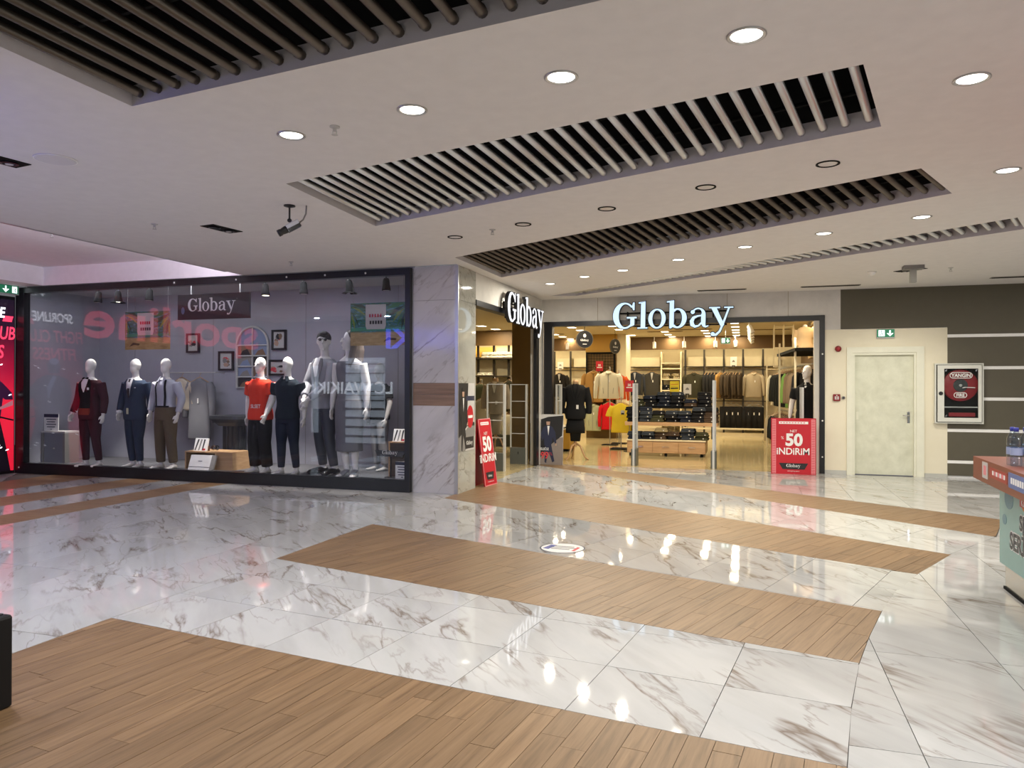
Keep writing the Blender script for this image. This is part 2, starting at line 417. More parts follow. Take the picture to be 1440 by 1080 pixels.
def lay(region, ang, org, du, dv, stagger, gap, kind, arc=False, jit=0.):
    """pieces du long (along ang) and dv wide laid over a convex region"""
    region = ccw(region); ca, sa = math.cos(ang), math.sin(ang)
    loc = [((x-org[0])*ca+(y-org[1])*sa, -(x-org[0])*sa+(y-org[1])*ca) for x, y in region]
    u0, u1 = min(p[0] for p in loc), max(p[0] for p in loc); v0, v1 = min(p[1] for p in loc), max(p[1] for p in loc)
    for j in range(math.floor(v0/dv+1e-6), math.ceil(v1/dv-1e-6)):
        off = RND.uniform(0, du) if stagger else 0
        for i in range(math.floor((u0-off)/du-1e-6), math.ceil((u1-off)/du+1e-6)):
            a, b = i*du+off, (i+1)*du+off
            q = [(a, j*dv), (b, j*dv), (b, (j+1)*dv), (a, (j+1)*dv)]
            wq = [(org[0]+x*ca-y*sa, org[1]+x*sa+y*ca) for x, y in q]
            wq = clip_poly(wq, region)
            if arc and len(wq) > 2:
                ya, yb = min(p[1] for p in wq), max(p[1] for p in wq)
                if ya < 8.93: yb = min(yb, 8.93)
                pa, pb = (arcx(ya), ya), (arcx(yb), yb)
                if yb-ya > 1e-3: wq = clip(wq, pa, pb)
            if area(wq) < .0015: continue
            wq = shrink(wq, gap)
            if area(wq) < .001: continue
            ru, rv = RND.uniform(0, 40), RND.uniform(0, 40)
            uv = [((x-org[0])*ca+(y-org[1])*sa+ru, -(x-org[0])*sa+(y-org[1])*ca+rv) for x, y in wq]
            cx = sum(p[0] for p in wq)/len(wq); cy = sum(p[1] for p in wq)/len(wq)
            PIECES.append((math.hypot(cx, cy), kind, wq, uv, RND.uniform(-.0004, .0004)))
def ext(p, q, x):       # point on the line p-q at X = x
    t = (x-p[0])/(q[0]-p[0]); return (x, p[1]+(q[1]-p[1])*t)
X0 = -4.07
s0 = [(-4.11, 3.93), (-.2, 3.40)]; s1b = [(-4.05, 5.73), (.57, 4.6)]; s1t = [(-4.0, 7.49), (.82, 5.73)]
s2b = [(-3.86, 9.47), (1.38, 6.9)]; s2t = [(-3.96, 11.54), (1.73, 7.87)]; s3b = [(.38, 10.59), (2.41, 8.93)]; s3t = [(-2.95, 14.04), (2.78, 10.13)]
XR = 3.0
def band(lo, hi, xl=X0, xr=XR): return [ext(*lo, xl), ext(*lo, xr), ext(*hi, xr), ext(*hi, xl)]
D = math.radians
low = [(-4.1, 1.0), (.3, 1.0)]
lay([(X0, 1.0), (.6, 1.0), ext(*s0, .6), ext(*s0, X0)], D(83), (-4.1, 1.), .92, .121, True, .0012, 'wood_plank', True)
lay(band(s1b, s1t, X0, 1.2), D(70), (-4.1, 5.), .92, .121, True, .0012, 'wood_plank', True)
lay(band(s2b, s2t, X0, 2.2), D(61.5), (-4.1, 9.), .92, .121, True, .0012, 'wood_plank', True)
lay([ext(*s3b, X0), (2.41, 8.93), (2.8, 10.12), (-3.615, 14.49), (X0, 14.49)], D(53), (-4.1, 13.), .92, .121, True, .0012, 'wood_plank')
lay(band(s0, s1b, X0, 1.2), D(-7.6), (-.22+.0, 3.40), .64, .635, False, .0022, 'marble_tile', True)
lay(band(s1t, s2b, X0, 1.9), D(-20), (-1.72, 6.68), .64, .64, False, .0022, 'marble_tile', True)
lay([ext(*s2t, X0), ext(*s2t, 2.6), ext(*s3b, 2.6), ext(*s3b, X0)], D(-32), (-.46, 9.16), .64, .64, False, .0022, 'marble_tile', True)
lay([(-3.615, 14.49), (2.8, 10.13), (2.8, 14.49)], 0, (.69, 3.53), .637, 1.3, False, .0022, 'marble_tile')
# right of the arc: square-laid tiles, cut to the curve
RT = []
for i in range(-1, 14):
    for j in range(-2, 9):
        x0, y0 = .052+i*.637, 3.53+j*1.3
        q = [(x0, y0), (x0+.637, y0), (x0+.637, y0+1.3), (x0, y0+1.3)]
        parts = []
        if y0 > 10: parts.append(clip(q, (2.8, 14), (2.8, 10)))
        elif y0 < 8.93 < y0+1.3 and x0 < 3.4:
            parts.append(clip(clip(q, (9, 8.93), (-9, 8.93)), (2.42, 8.93), (2.19, 8.58)) if True else q)
            up = clip(q, (-9, 8.93), (9, 8.93)); parts.append(clip(up, (2.80, 10.12), (2.42, 8.93)))
        else:
            cur = q
            for k in range(len(ARC)-2):
                if ARC[k][1] > y0+1.31 or ARC[k+1][1] < y0-.01: continue
                if len(cur) > 2: cur = clip(cur, ARC[k+1], ARC[k])
            parts.append(cur)
        for cur in parts:
            if len(cur) > 2: cur = clip(cur, (9, 14.49), (-9, 14.49))
            if area(cur) < .003: continue
            cur = shrink(ccw(cur), .0022)
            if area(cur) > .002:
                ru, rv = RND.uniform(0, 40), RND.uniform(0, 40)
                c = (sum(p[0] for p in cur)/len(cur), sum(p[1] for p in cur)/len(cur))
                if c[0] < 1.4+.62*c[1]: PIECES.append((math.hypot(*c), 'marble_tile', cur, [(x+ru, y+rv) for x, y in cur], 0.))
# left hall: marble field, then oak and marble stripes running to the window
lay([(-7.92, 2.4), (X0-.001, 2.4), (X0-.001, 9.97), (-7.92, 9.97)], 0, (X0, 3.53), .64, 1.3, False, .0022, 'marble_tile')
for xa, xb, k in ((-8.53, -7.92, 'wood_plank'), (-9.18, -8.53, 'marble_tile'), (-9.89, -9.18, 'wood_plank'), (-10.54, -9.89, 'marble_tile')):
    if k == 'wood_plank': lay([(xa, 5.), (xb, 5.), (xb, 9.97), (xa, 9.97)], 0, (xa, 5.), xb-xa+.001, .242, False, .001, k)
    else: lay([(xa, 5.), (xb, 5.), (xb, 9.97), (xa, 9.97)], 0, (xa, 5.), xb-xa+.001, 1.3, False, .002, k)
lay([(-11.4, 6.), (-10.54, 6.), (-10.54, 9.97), (-12.44, 9.97), (-11.5, 8.9)], 0, (-12.5, 6.), .92, .242, False, .001, 'wood_plank')
lay([(-12.44, 6.), (-11.4, 6.), (-11.5, 8.9), (-12.44, 9.95)], 0, (-12.5, 6.), .64, 1.3, False, .002, 'marble_tile')
PIECES.sort(key=lambda p: p[0])
cnt = {'wood_plank': 0, 'marble_tile': 0}; rest = {'wood_plank': G(), 'marble_tile': G()}
for d, kind, poly, uv, dz in PIECES:
    n = len(poly); z1 = dz
    vs = [(x, y, z1) for x, y in poly]+[(x, y, -.008) for x, y in poly]
    fs = [tuple(range(n))]+[((i+1) % n, i, n+i, n+(i+1) % n) for i in range(n)]
    cnt[kind] += 1
    mm = M_plank if kind == 'wood_plank' else M_marble
    if cnt[kind] <= 295:
        g = G().add(vs, fs); g.uv = uv+uv; g.mk(kind, mm, floor)
    else:
        g = rest[kind]; g.uv = (g.uv or [])+uv+uv; g.add(vs, fs)
for k, g in rest.items():
    if g.v:
        o = g.mk('far_'+k+'s', M_plank if k == 'wood_plank' else M_marble, floor); o['kind'] = 'stuff'
# plain marble beyond what the picture shows
def plain(x0, x1, y0, y1, name='floor_marble'):
    g = G().box(x0, x1, y0, y1, -.007, -.0015); g.uv = [(v[0], v[1]) for v in g.v]; g.mk(name, M_marble, floor)
plain(-12.44, X0-.05, -8.4, 2.38); plain(X0-.02, .16, -8.4, .98); plain(.2, 9.9, -8.4, .9); plain(-20, -12.5, -8.4, 8.6)
plain(5.4, 9.9, 1.0, 7.2); plain(8.97, 9.9, 7.2, 14.45)
# ------------------------------------------------------------------ ceiling with slots
HC = 3.30
SLOTS = [[(-3.70, 1.2), (1.2, 1.0), (1.2, 3.10), (-3.70, 3.71)],
         [(-3.84, 5.53), (.57, 4.42), (.82, 5.51), (-3.92, 7.29)],
         [(-3.84, 9.38), (1.28, 6.66), (1.71, 7.60), (-3.83, 11.31)],
         [(-3.69, 13.89), (2.59, 8.88), (2.85, 9.54), (-3.23, 14.03)]]
COFFER = [(-11.81, 3.6), (-7.66, 3.6), (-7.66, 9.90), (-11.81, 9.90)]
def sheet(name, outer, holes, z, m, parent=None):
    cu = bpy.data.curves.new('c', 'CURVE'); cu.dimensions = '2D'; cu.fill_mode = 'BOTH'
    for p in [outer]+holes:
        sp = cu.splines.new('POLY'); sp.points.add(len(p)-1); sp.use_cyclic_u = True
        for i, q in enumerate(p): sp.points[i].co = (q[0], q[1], 0, 1)
    ob = bpy.data.objects.new('c', cu); COL.objects.link(ob)
    dg = bpy.context.evaluated_depsgraph_get(); me = bpy.data.meshes.new_from_object(ob.evaluated_get(dg)); bpy.data.objects.remove(ob)
    me.transform(Matrix.Translation((0, 0, z))); me.materials.clear(); me.materials.append(m); me.name = name
    return link(name, me, parent)
ceil = struct(sheet('ceiling', [(-12.6, -8.4), (9.9, -8.4), (9.9, 14.49), (-4.03, 14.49), (-4.03, 9.9), (-12.6, 9.9)], SLOTS+[COFFER], HC, M_ceil))
g = G()
for i in range(4):
    a, b = COFFER[i], COFFER[(i+1) % 4]; g.add([(*a, HC), (*b, HC), (*b, 3.62), (*a, 3.62)], [(0, 1, 2, 3)])
g.add([(*p, 3.62) for p in COFFER], [(0, 1, 2, 3)]); g.mk('coffer', M_cofferw, ceil)
struct(G().box(-20, -12.6, -8.4, 8.6, 5.5, 5.6).mk('ceiling_hall', M_ceil))
SN = ['bronze louver above the near oak strip, cut off by the top of the photo', 'silver louver slot nearest the row of lit downlights', 'dull bronze louver slot that ends above the corner shop sign', 'thin bright louver slot just before the shop front header']
for si, (P4, N, mt) in enumerate(zip(SLOTS, (31, 34, 44, 54), (M_tube_shaded, M_silver, M_tube_shaded, M_silver))):
    A, B, Cc, Dd = P4
    cx = sum(p[0] for p in P4)/4; cy = sum(p[1] for p in P4)/4
    t = thing('ceiling_louver', SN[si], 'ceiling louver', (cx, cy, HC), 'ceiling louver slots')
    g = G(); g2 = G()
    for i in range(4):
        a, b = P4[i], P4[(i+1) % 4]
        g.add([(*a, HC), (*b, HC), (*b, HC+.13), (*a, HC+.13)], [(0, 1, 2, 3)])
        g2.add([(*a, HC+.13), (*b, HC+.13), (*b, HC+.7), (*a, HC+.7)], [(0, 1, 2, 3)])
    g2.add([(*p, HC+.7) for p in P4], [(0, 1, 2, 3)])
    g.mk('lip', mat('slot_lip', (.66, .63, .66), .6), t); g2.mk('plenum', M_void, t)
    for i in range(N):
        k = (i+.5)/N; p = lerp((*A, HC+.066), (*B, HC+.066), k); q = lerp((*Dd, HC+.066), (*Cc, HC+.066), k)
        if (q-p).length < .3: continue
        e = (q-p).normalized(); r = .027
        gg = G().tube([p+e*.003, q-e*.055, q-e*.05, q-e*.03, q-e*.025, q-e*.003], [r, r, r*1.14, r*1.14, r, r], 10); gg.mk('tube', mt, t, True)
    gx = G()      # carrier bar above the tubes
    for k in (.3, .75):
        gx.tube([lerp((*A, HC+.16), (*Dd, HC+.16), k), lerp((*B, HC+.16), (*Cc, HC+.16), k)], .015, 6)
    gx.mk('carrier', M_blackm, t)
# downlights
def lamp(parent, w, size, col, z=-.02, shape='DISK', spread=180):
    l = bpy.data.lights.new('lamp', 'AREA'); l.shape = shape; l.size = size; l.energy = w; l.color = col; l.spread = math.radians(spread)
    o = bpy.data.objects.new('lamp', l); COL.objects.link(o); o.parent = parent; o.location = (0, 0, z); return o
def downlight(label, p, on=True, r=.095):
    t = thing('downlight', label, 'downlight', (p[0], p[1], HC), 'round ceiling downlights' if on else 'unlit ceiling downlights')
    g = G(); n = 28
    prof = [(r, .004), (r+.002, -.006), (r-.006, -.010), (r-.018, -.004), (r-.020, .012)] if on else [(r, .004), (r+.002, -.007), (r-.006, -.010), (r-.014, -.006), (r-.016, .004)]
    g.rings([(p[0], p[1], HC+z, q, q) for q, z in prof], n, cap=False); g.mk('trim', M_alu if on else M_blackm, t, True)
    z = HC-.0015 if on else HC-.004
    G().rings([(p[0], p[1], z+.01, r-.018, r-.018), (p[0], p[1], z, r-.019, r-.019)], n).mk('lens', M_lens if on else M_off, t)
    if on: lamp(t, DOWN_W, .13, (1, .95, .87), -.012)
    return t
near = [(-3.06, 4.47), (-2.05, 4.29), (-1.03, 4.09), (-.03, 3.88)]
lab = ['first', 'second', 'third', 'fourth']
for i, p in enumerate(near): downlight(f'lit downlight between the two nearest louvers, {lab[i]} from the left', p)
downlight('lit downlight at the upper right, beyond the end of the silver louver', (1.18, 4.81))
downlight('lit downlight at the right edge beside the dull bronze louver', (1.95, 6.92))
back = [(1.65, 8.56), (.77, 9.14), (-.09, 9.73), (-.97, 10.44), (-1.85, 11.15), (-2.54, 11.62), (-3.27, 12.25)]
lab = ['first', 'second', 'third', 'fourth', 'fifth', 'sixth', 'seventh']
for i, p in enumerate(back):
    t = downlight(f'lit downlight between the bronze and the farthest louver, {lab[i]} from the right', p)
    for c in t.children:
        if c.type == 'LIGHT': c.data.energy = DOWN_W*1.45; c.data.color = (1, .93, .78)
off = [(-3.31, 8.09), (-2.35, 7.67), (-1.36, 7.24), (-.39, 6.72), (.56, 6.3)]
for i, p in enumerate(off): downlight(f'unlit dark-ringed downlight between silver and bronze louvers, {lab[i]} from the left', p, False, .088)
for p in [(4.2, 8.2), (3.6, 11.6), (6.5, 9.5), (6.5, 12.6), (3.4, 5.), (2.5, 2.3), (5.5, 3.), (.6, -.8), (-2.6, -.8), (-5.6, 1.), (4., -.8), (1., -4.5), (-3., -4.5), (5., -4.5), (-8.5, 1.)]:
    downlight('lit downlight outside the picture, over the hall behind the camera', p)
def fill_panel(lbl, x, y, sx, sy, watts, col, z=HC):
    t = thing('panel_lamp', lbl, 'ceiling light', (x, y, z))
    G().box(x-sx/2, x+sx/2, y-sy/2, y+sy/2, z-.008, z).mk('diffuser', M_white_e, t)
    l = bpy.data.lights.new('lamp', 'AREA'); l.shape = 'RECTANGLE'; l.size = sx; l.size_y = sy; l.energy = watts; l.color = col
    o = bpy.data.objects.new('lamp', l); COL.objects.link(o); o.parent = t; o.location = (0, 0, -.02)
for x in (-10.6, -8.6, -6.6, -4.6):
    t = downlight('lit downlight before the shop opposite, outside the picture', (x, 3.3)); [setattr(c.data, 'energy', 44) or setattr(c.data, 'color', (.88, .9, 1)) for c in t.children if c.type == 'LIGHT']
fill_panel('cool light panel in the ceiling right of the camera, outside the picture', 5.2, 1.2, 4, 1.2, 240, (.86, .93, 1))  # added lamp, standing in for cool daylight on the right-hand floor
t = thing('cove_light', 'cool strip light lying on the hidden ledge of the raised ceiling', 'strip light', (-7.72, 6.8, 3.34))  # added unseen lamp that brightens the coffer
G().box(-7.76, -7.66, 4.0, 9.6, 3.31, 3.33).mk('channel', M_alu, t)
l = bpy.data.lights.new('lamp', 'AREA'); l.shape = 'RECTANGLE'; l.size = .05; l.size_y = 5.5; l.energy = 75; l.color = (.96, .92, 1)
o = bpy.data.objects.new('lamp', l); COL.objects.link(o); o.parent = t; o.location = (0, 0, .0); o.rotation_euler = (0, D(180-25), 0)
# other ceiling fittings
def plate(name, label, cat, p, sx, sy, m, ang=0, group=None):
    t = thing(name, label, cat, (p[0], p[1], HC), group, ang)
    G().box(-sx/2, sx/2, -sy/2, sy/2, -.006, .0).mk('housing', M_blackm, t)
    return t
for p, lbl in (((-5.62, 6.9), 'black twin recessed spotlight in the ceiling beside the security camera'), ((-5.56, 4.25), 'black twin recessed spotlight near the round ceiling speaker'), ((2.23, 12.35), 'black twin recessed spotlight near the ceiling bracket by the exit door')):
    t = plate('recessed_spotlight', lbl, 'spotlight', p, .20, .42, M_blackm, D(-8) if p[0] < 0 else D(40))
    for k in (-.1, .1):
        G().rings([(0, k, -.004, .06, .06), (0, k, -.016, .066, .066), (0, k, -.016, .05, .05), (0, k, -.008, .045, .045)], 16).mk('spot_ring', M_black, t)
    if p[1] > 12:
        l = bpy.data.lights.new('lamp', 'SPOT'); l.energy = 120; l.spot_size = D(86); l.spot_blend = .8; l.shadow_soft_size = .03; l.color = (1, .97, .84)
        o = bpy.data.objects.new('lamp', l); COL.objects.link(o); o.parent = t; o.location = (0, -.1, -.03); o.rotation_euler = (Matrix.Rotation(-D(40), 3, 'Z') @ (V((2.15, 14.49, .3))-V((p[0], p[1], HC)))).to_track_quat('-Z', 'Y').to_euler()
    G().rings([(0, .1, -.018, .03, .03), (0, .1, -.02, .028, .028)], 12).mk('lamp_face', M_lgreyp, t)
t = thing('ceiling_speaker', 'flat round white speaker grille in the ceiling at far left', 'speaker', (-5.13, 4.4, HC))
G().lathe([(.145, 0), (.145, -.006), (.13, -.012), (.0, -.012)][:3], (-5.13, 4.4, HC), 28).mk('grille', mat('speaker_white', (.66, .64, .64), .6), t)
G().rings([(-5.13, 4.4, HC-.002, .152, .152), (-5.13, 4.4, HC-.008, .150, .150), (-5.13, 4.4, HC-.008, .142, .142)], 28, cap=False).mk('rim', M_white, t)
SPR = [((-2.68, 4.41), 'sprinkler head between the two left lit downlights'), ((-6.16, 6.49), 'sprinkler head on the bare ceiling left of the security camera'), ((-2.76, 7.84), 'sprinkler head among the unlit downlights'), ((2.75, 12.3), 'sprinkler head right of the ceiling bracket'), ((-9.06, 7.72), 'sprinkler head in the raised ceiling at left'), ((-6.18, 9.03), 'sprinkler head in front of the display window')]
for p, lbl in SPR:
    z = 3.62 if p[0] < -7.66 else HC
    t = thing('sprinkler', lbl, 'sprinkler', (p[0], p[1], z), 'ceiling sprinklers')
    G().lathe([(.035, 0), (.035, -.006), (.014, -.012), (.012, -.03), (.006, -.034)], (p[0], p[1], z), 14).mk('escutcheon', M_lgreyp, t)
    G().box(p[0]-.016, p[0]-.012, p[1]-.003, p[1]+.003, z-.055, z-.03).box(p[0]+.012, p[0]+.016, p[1]-.003, p[1]+.003, z-.055, z-.03).box(p[0]-.016, p[0]+.016, p[1]-.003, p[1]+.003, z-.034, z-.029).mk('frame', M_lgreyp, t)
    G().lathe([(.022, -.055), (.022, -.058)], (p[0], p[1], z), 12).mk('deflector', M_lgreyp, t)
# security camera
c0 = V((-4.27, 6.21, HC))
t = thing('security_camera', 'white and black security camera on a short ceiling stem', 'camera', c0)
G().lathe([(.055, 0), (.055, -.01), (.02, -.02), (.012, -.022)], c0, 18).mk('mount', M_black, t)
G().cyl(c0+V((0, 0, -.02)), c0+V((0, 0, -.14)), .009, 10).ell(c0+V((0, 0, -.145)), (.022, .022, .02)).mk('stem', M_black, t)
ax = (CR*-.80+CU*-.52+CF*-.3).normalized(); cc = c0+V((.045, 0, -.20)); sd = ax.cross(V((0, 0, 1))).normalized(); up = sd.cross(ax)
G().prism([(-.036, -.033), (.036, -.033), (.036, .028), (.026, .036), (-.026, .036), (-.036, .028)], cc-ax*.06, sd, up, ax*.13).mk('body', mat('camera_body', (.62, .63, .68), .35), t)
G().prism([(-.038, -.037), (.038, -.037), (.038, -.005), (-.038, -.005)], cc-ax*.062, sd, up, ax*.13).mk('underside', M_black, t)
G().tube([cc+ax*.07, cc+ax*.09, cc+ax*.13, cc+ax*.135, cc+ax*.165], [.036, .036, .030, .034, .034], 16).mk('lens_barrel', M_black, t, True)
pA = cc-ax*.06
G().tube([pA, pA+V((.04, .01, .03)), pA+V((.065, .02, .09)), pA+V((.07, .02, HC-pA.z))], .008, 8).mk('cable', M_greyp, t, True)
# smoke detector, bracket, slot diffusers
t = thing('smoke_detector', 'small white conical smoke detector left of the ceiling bracket', 'smoke detector', (1.72, 12.4, HC))
G().lathe([(.065, 0), (.06, -.02), (.028, -.05), (.02, -.055)], (1.72, 12.4, HC), 20).mk('body', M_white, t, True)
b0 = at_z(1284, 374, HC)
t = thing('ceiling_bracket', 'grey steel T-shaped bracket hanging from the ceiling near the exit door', 'bracket', b0)
G().box(b0.x-.13, b0.x+.13, b0.y-.1, b0.y+.1, HC-.05, HC).mk('plate', M_greyp, t)
G().box(b0.x-.04, b0.x+.04, b0.y-.04, b0.y+.04, HC-.24, HC-.05).mk('stem', mat('bracket_steel', (.36, .36, .33), .5), t)
for xa, xb, yy, lbl in ((-.95, -.1, 13.9, 'long dark air slot in the ceiling above the lit shop name'), (.8, 1.75, 13.9, 'long dark air slot in the ceiling above the concrete and brown wall joint'), (3.6, 5.4, 13.6, 'long dark air slot in the ceiling at the right edge')):
    t = thing('air_slot', lbl, 'air vent', (xa, yy, HC))
    G().box(xa, xb, yy-.06, yy+.06, HC-.008, HC).mk('slot_frame', mat('slot_grey', (.16, .15, .13), .6), t)
    for k in (-.025, .025): G().box(xa+.02, xb-.02, yy+k-.012, yy+k+.012, HC-.012, HC-.008).mk('blade', M_blackm, t)
# ------------------------------------------------------------------ shell behind and beside the camera
YB, XS, YW = 14.49, -4.03, 9.97
struct(G().box(9.9, 10.1, -8.5, 14.6, 0, 3.4).mk('wall_right', mat('hall_wall', (.55, .53, .5), .7)))
struct(G().box(-20, 10, -8.7, -8.4, 0, 5.6).mk('wall_south', mat('hall_wall', (.55, .53, .5), .7)))
struct(G().box(-20.2, -20, -8.5, 8.6, 0, 5.6).mk('wall_far_left', mat('hall_wall', (.55, .53, .5), .7)))
struct(G().box(-20, -12.6, 8.45, 8.6, 0, 5.6).mk('wall_north_left', mat('hall_wall', (.55, .53, .5), .7)))
struct(G().box(-12.62, -12.5, -8.4, 8.4, 3.3, 5.6).mk('trim_9', mat('hall_wall', (.55, .53, .5), .7)))
# ------------------------------------------------------------------ shop shell
wb = struct(G().box(XS, 1.5, YB, YB+.16, 2.85, HC).box(1.24, 1.5, YB, YB+.16, 2.585, 2.85).mk('wall_back', M_conc))
for xj in (-2.9, -.45, .62): G().box(xj-.004, xj+.004, YB-.002, YB, 2.85, HC).mk('panel_joint', mat('joint_ochre', (.3, .26, .17), .8), wb)
g = G().box(1.24, 1.73, YB, YB+.12, 0, 2.585).box(2.68, 3.19, YB, YB+.12, 0, 2.585).box(1.73, 2.68, YB, YB+.12, 2.13, 2.585)
struct(g.mk('wall_cream', M_cream))
G_ = G().box(1.24, 1.62, YB-.012, YB, 0, .07).box(2.84, 3.19, YB-.012, YB, 0, .07)
struct(G_.mk('baseboard_cream', mat('skirting_grey', (.5, .5, .46), .4)))
brown = struct(G().box(1.5, 9.9, YB+.02, YB+.14, 2.585, HC).box(3.19, 9.9, YB+.02, YB+.14, 0, 2.585).mk('wall_brown', M_white))
G().box(1.5, 9.9, YB, YB+.02, 2.592, HC).mk('wall_panel', M_brownw, brown)
zs = [2.592, 2.44, 1.89, 1.36, .82, .28, .015]
for i in range(6):
    z1 = zs[i]-(.027 if i else 0); z0 = zs[i+1]+(.027 if i < 5 else .03)
    G().box(3.19, 9.9, YB, YB+.02, z0, z1).mk('wall_panel', M_brownw, brown)
    if i < 5: G().box(3.19, 9.9, YB+.004, YB+.02, zs[i+1]-.026, zs[i+1]+.026).mk('groove_strip', M_white, brown)
# exit door
d1 = struct(G().box(1.735, 2.675, YB+.05, YB+.09, .012, 2.125).mk('door_1', M_doorw))
fr = G()
for a, b, e, h, pj in ((1.60, 1.699, 2.86, 2.265, .03), (1.70, 1.735, 2.76, 2.164, .015)):
    c0_, c1_, hh = (2.675, 2.71, .04) if a > 1.65 else (2.711, 2.83, .10)
    y1_ = YB+.055 if a > 1.65 else YB+.05
    fr.box(a, b, YB-pj, y1_, 0, h-hh).box(c0_, c1_, YB-pj, y1_, 0, h-hh).box(a, c1_, YB-pj, y1_, h-hh, h)
struct(fr.mk('door_1_frame', M_frame))
G().cyl((2.60, YB+.05, 1.06), (2.60, YB+.0, 1.06), .012).tube([(2.60, YB, 1.06), (2.56, YB-.005, 1.06), (2.50, YB-.005, 1.065)], .011, 10).mk('door_handle', M_chrome, d1, True)
G().rbox(2.578, 2.622, YB+.042, YB+.05, .93, 1.13, .005).mk('handle_plate', M_chrome, d1)
G().box(1.76, 1.80, YB+.046, YB+.05, .98, 1.12).mk('lock_plate', M_frame, d1)
# side entry wall
sw = struct(G().box(XS-.16, XS, 10.69, YB+.16, 2.88, HC).box(XS-.16, XS, 14.2, YB+.16, 0, 2.88).mk('wall_side', M_conc))
sf = struct(G().box(XS-.14, XS+.015, 10.69, 14.2, 2.79, 2.88).box(XS-.05, XS+.015, 14.03, 14.2, 0, 2.79).mk('trim_1', M_black))
# main entry frame
mf = struct(G().box(-3.99, 1.24, YB-.02, YB+.14, 2.755, 2.85).box(-3.99, -3.82, YB-.02, YB+.14, 0, 2.755).box(1.15, 1.24, YB-.02, YB+.14, 0, 2.755).mk('trim_2', M_black))
struct(G().box(1.06, 1.15, YB+.0, YB+.14, 0, 2.755).mk('trim_3', mat('pale_jamb', (.55, .52, .46), .5)))
for z in (.30, .95, 2.15): G().ell((1.20, YB-.022, z), (.014, .006, .014), 10, 6).mk('bolt_cap', M_white, mf)
# pillar with marble panels and a walnut band
pil = struct(G().box(-4.74, -4.045, 9.985, 10.68, 0, HC).mk('trim_4', M_lgreyp))
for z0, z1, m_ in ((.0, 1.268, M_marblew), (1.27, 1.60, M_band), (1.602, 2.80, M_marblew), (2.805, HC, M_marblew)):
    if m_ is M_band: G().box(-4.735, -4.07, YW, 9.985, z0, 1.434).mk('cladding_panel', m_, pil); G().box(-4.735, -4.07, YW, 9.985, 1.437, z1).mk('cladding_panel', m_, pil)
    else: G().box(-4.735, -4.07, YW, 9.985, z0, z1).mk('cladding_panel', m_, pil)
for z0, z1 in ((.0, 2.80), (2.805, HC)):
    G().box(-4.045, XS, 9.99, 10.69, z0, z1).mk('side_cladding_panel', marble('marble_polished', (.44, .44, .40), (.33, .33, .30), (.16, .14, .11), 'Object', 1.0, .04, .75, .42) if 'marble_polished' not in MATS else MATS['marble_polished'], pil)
G().box(-4.075, XS+.003, YW-.004, 9.99, 0, HC).mk('corner_profile', M_alu, pil)
G().box(-4.755, -4.735, YW-.004, 9.985, 0, HC).mk('corner_profile', M_alu, pil)
# ------------------------------------------------------------------ display window
wf = struct(G().box(-12.46, -4.76, 9.90, 10.02, 0, .18).box(-12.46, -4.76, 9.90, 10.02, 3.185, 3.285).box(-12.46, -12.26, 9.90, 10.02, .18, 3.185).box(-4.84, -4.76, 9.90, 10.02, .18, 3.185).mk('window_1', M_black))
XW = [-12.26, -10.02, -7.45, -4.84]
for i in range(3): G().box(XW[i]+.004, XW[i+1]-.004, 9.958, 9.968, .18, 3.185).mk('glass_pane', M_glass, wf)
for px in (245, 332, 403, 457, 514): 
    p = at_y(px, 390, 9.9); G().ell((p.x, 9.897, 3.235), (.016, .008, .016), 10, 6).mk('bolt_cap', M_white, wf)
G().ell((-12.36, 9.897, .1), (.016, .008, .016), 10, 6).mk('bolt_cap', M_white, wf)
dw = struct(G().box(-12.46, -4.76, 11.6, 11.66, 0, HC).box(-12.46, -12.36, 10.02, 11.6, 0, HC).box(-4.80, -4.745, 10.0, 11.6, 0, HC).mk('wall_display', M_grey))
for px in (190, 300, 430, 560):
    p = at_y(px, 500, 11.6); G().box(p.x-.004, p.x+.004, 11.597, 11.6, .15, HC).mk('panel_joint', M_greyp, dw)
struct(G().box(-12.36, -4.80, 10.02, 11.6, 3.29, 3.34).mk('ceiling_display', mat('display_ceiling', (.45, .45, .47), .7)))
struct(G().box(-12.36, -4.80, 10.03, 11.6, 0.002, .15).mk('floor_display', M_plat))
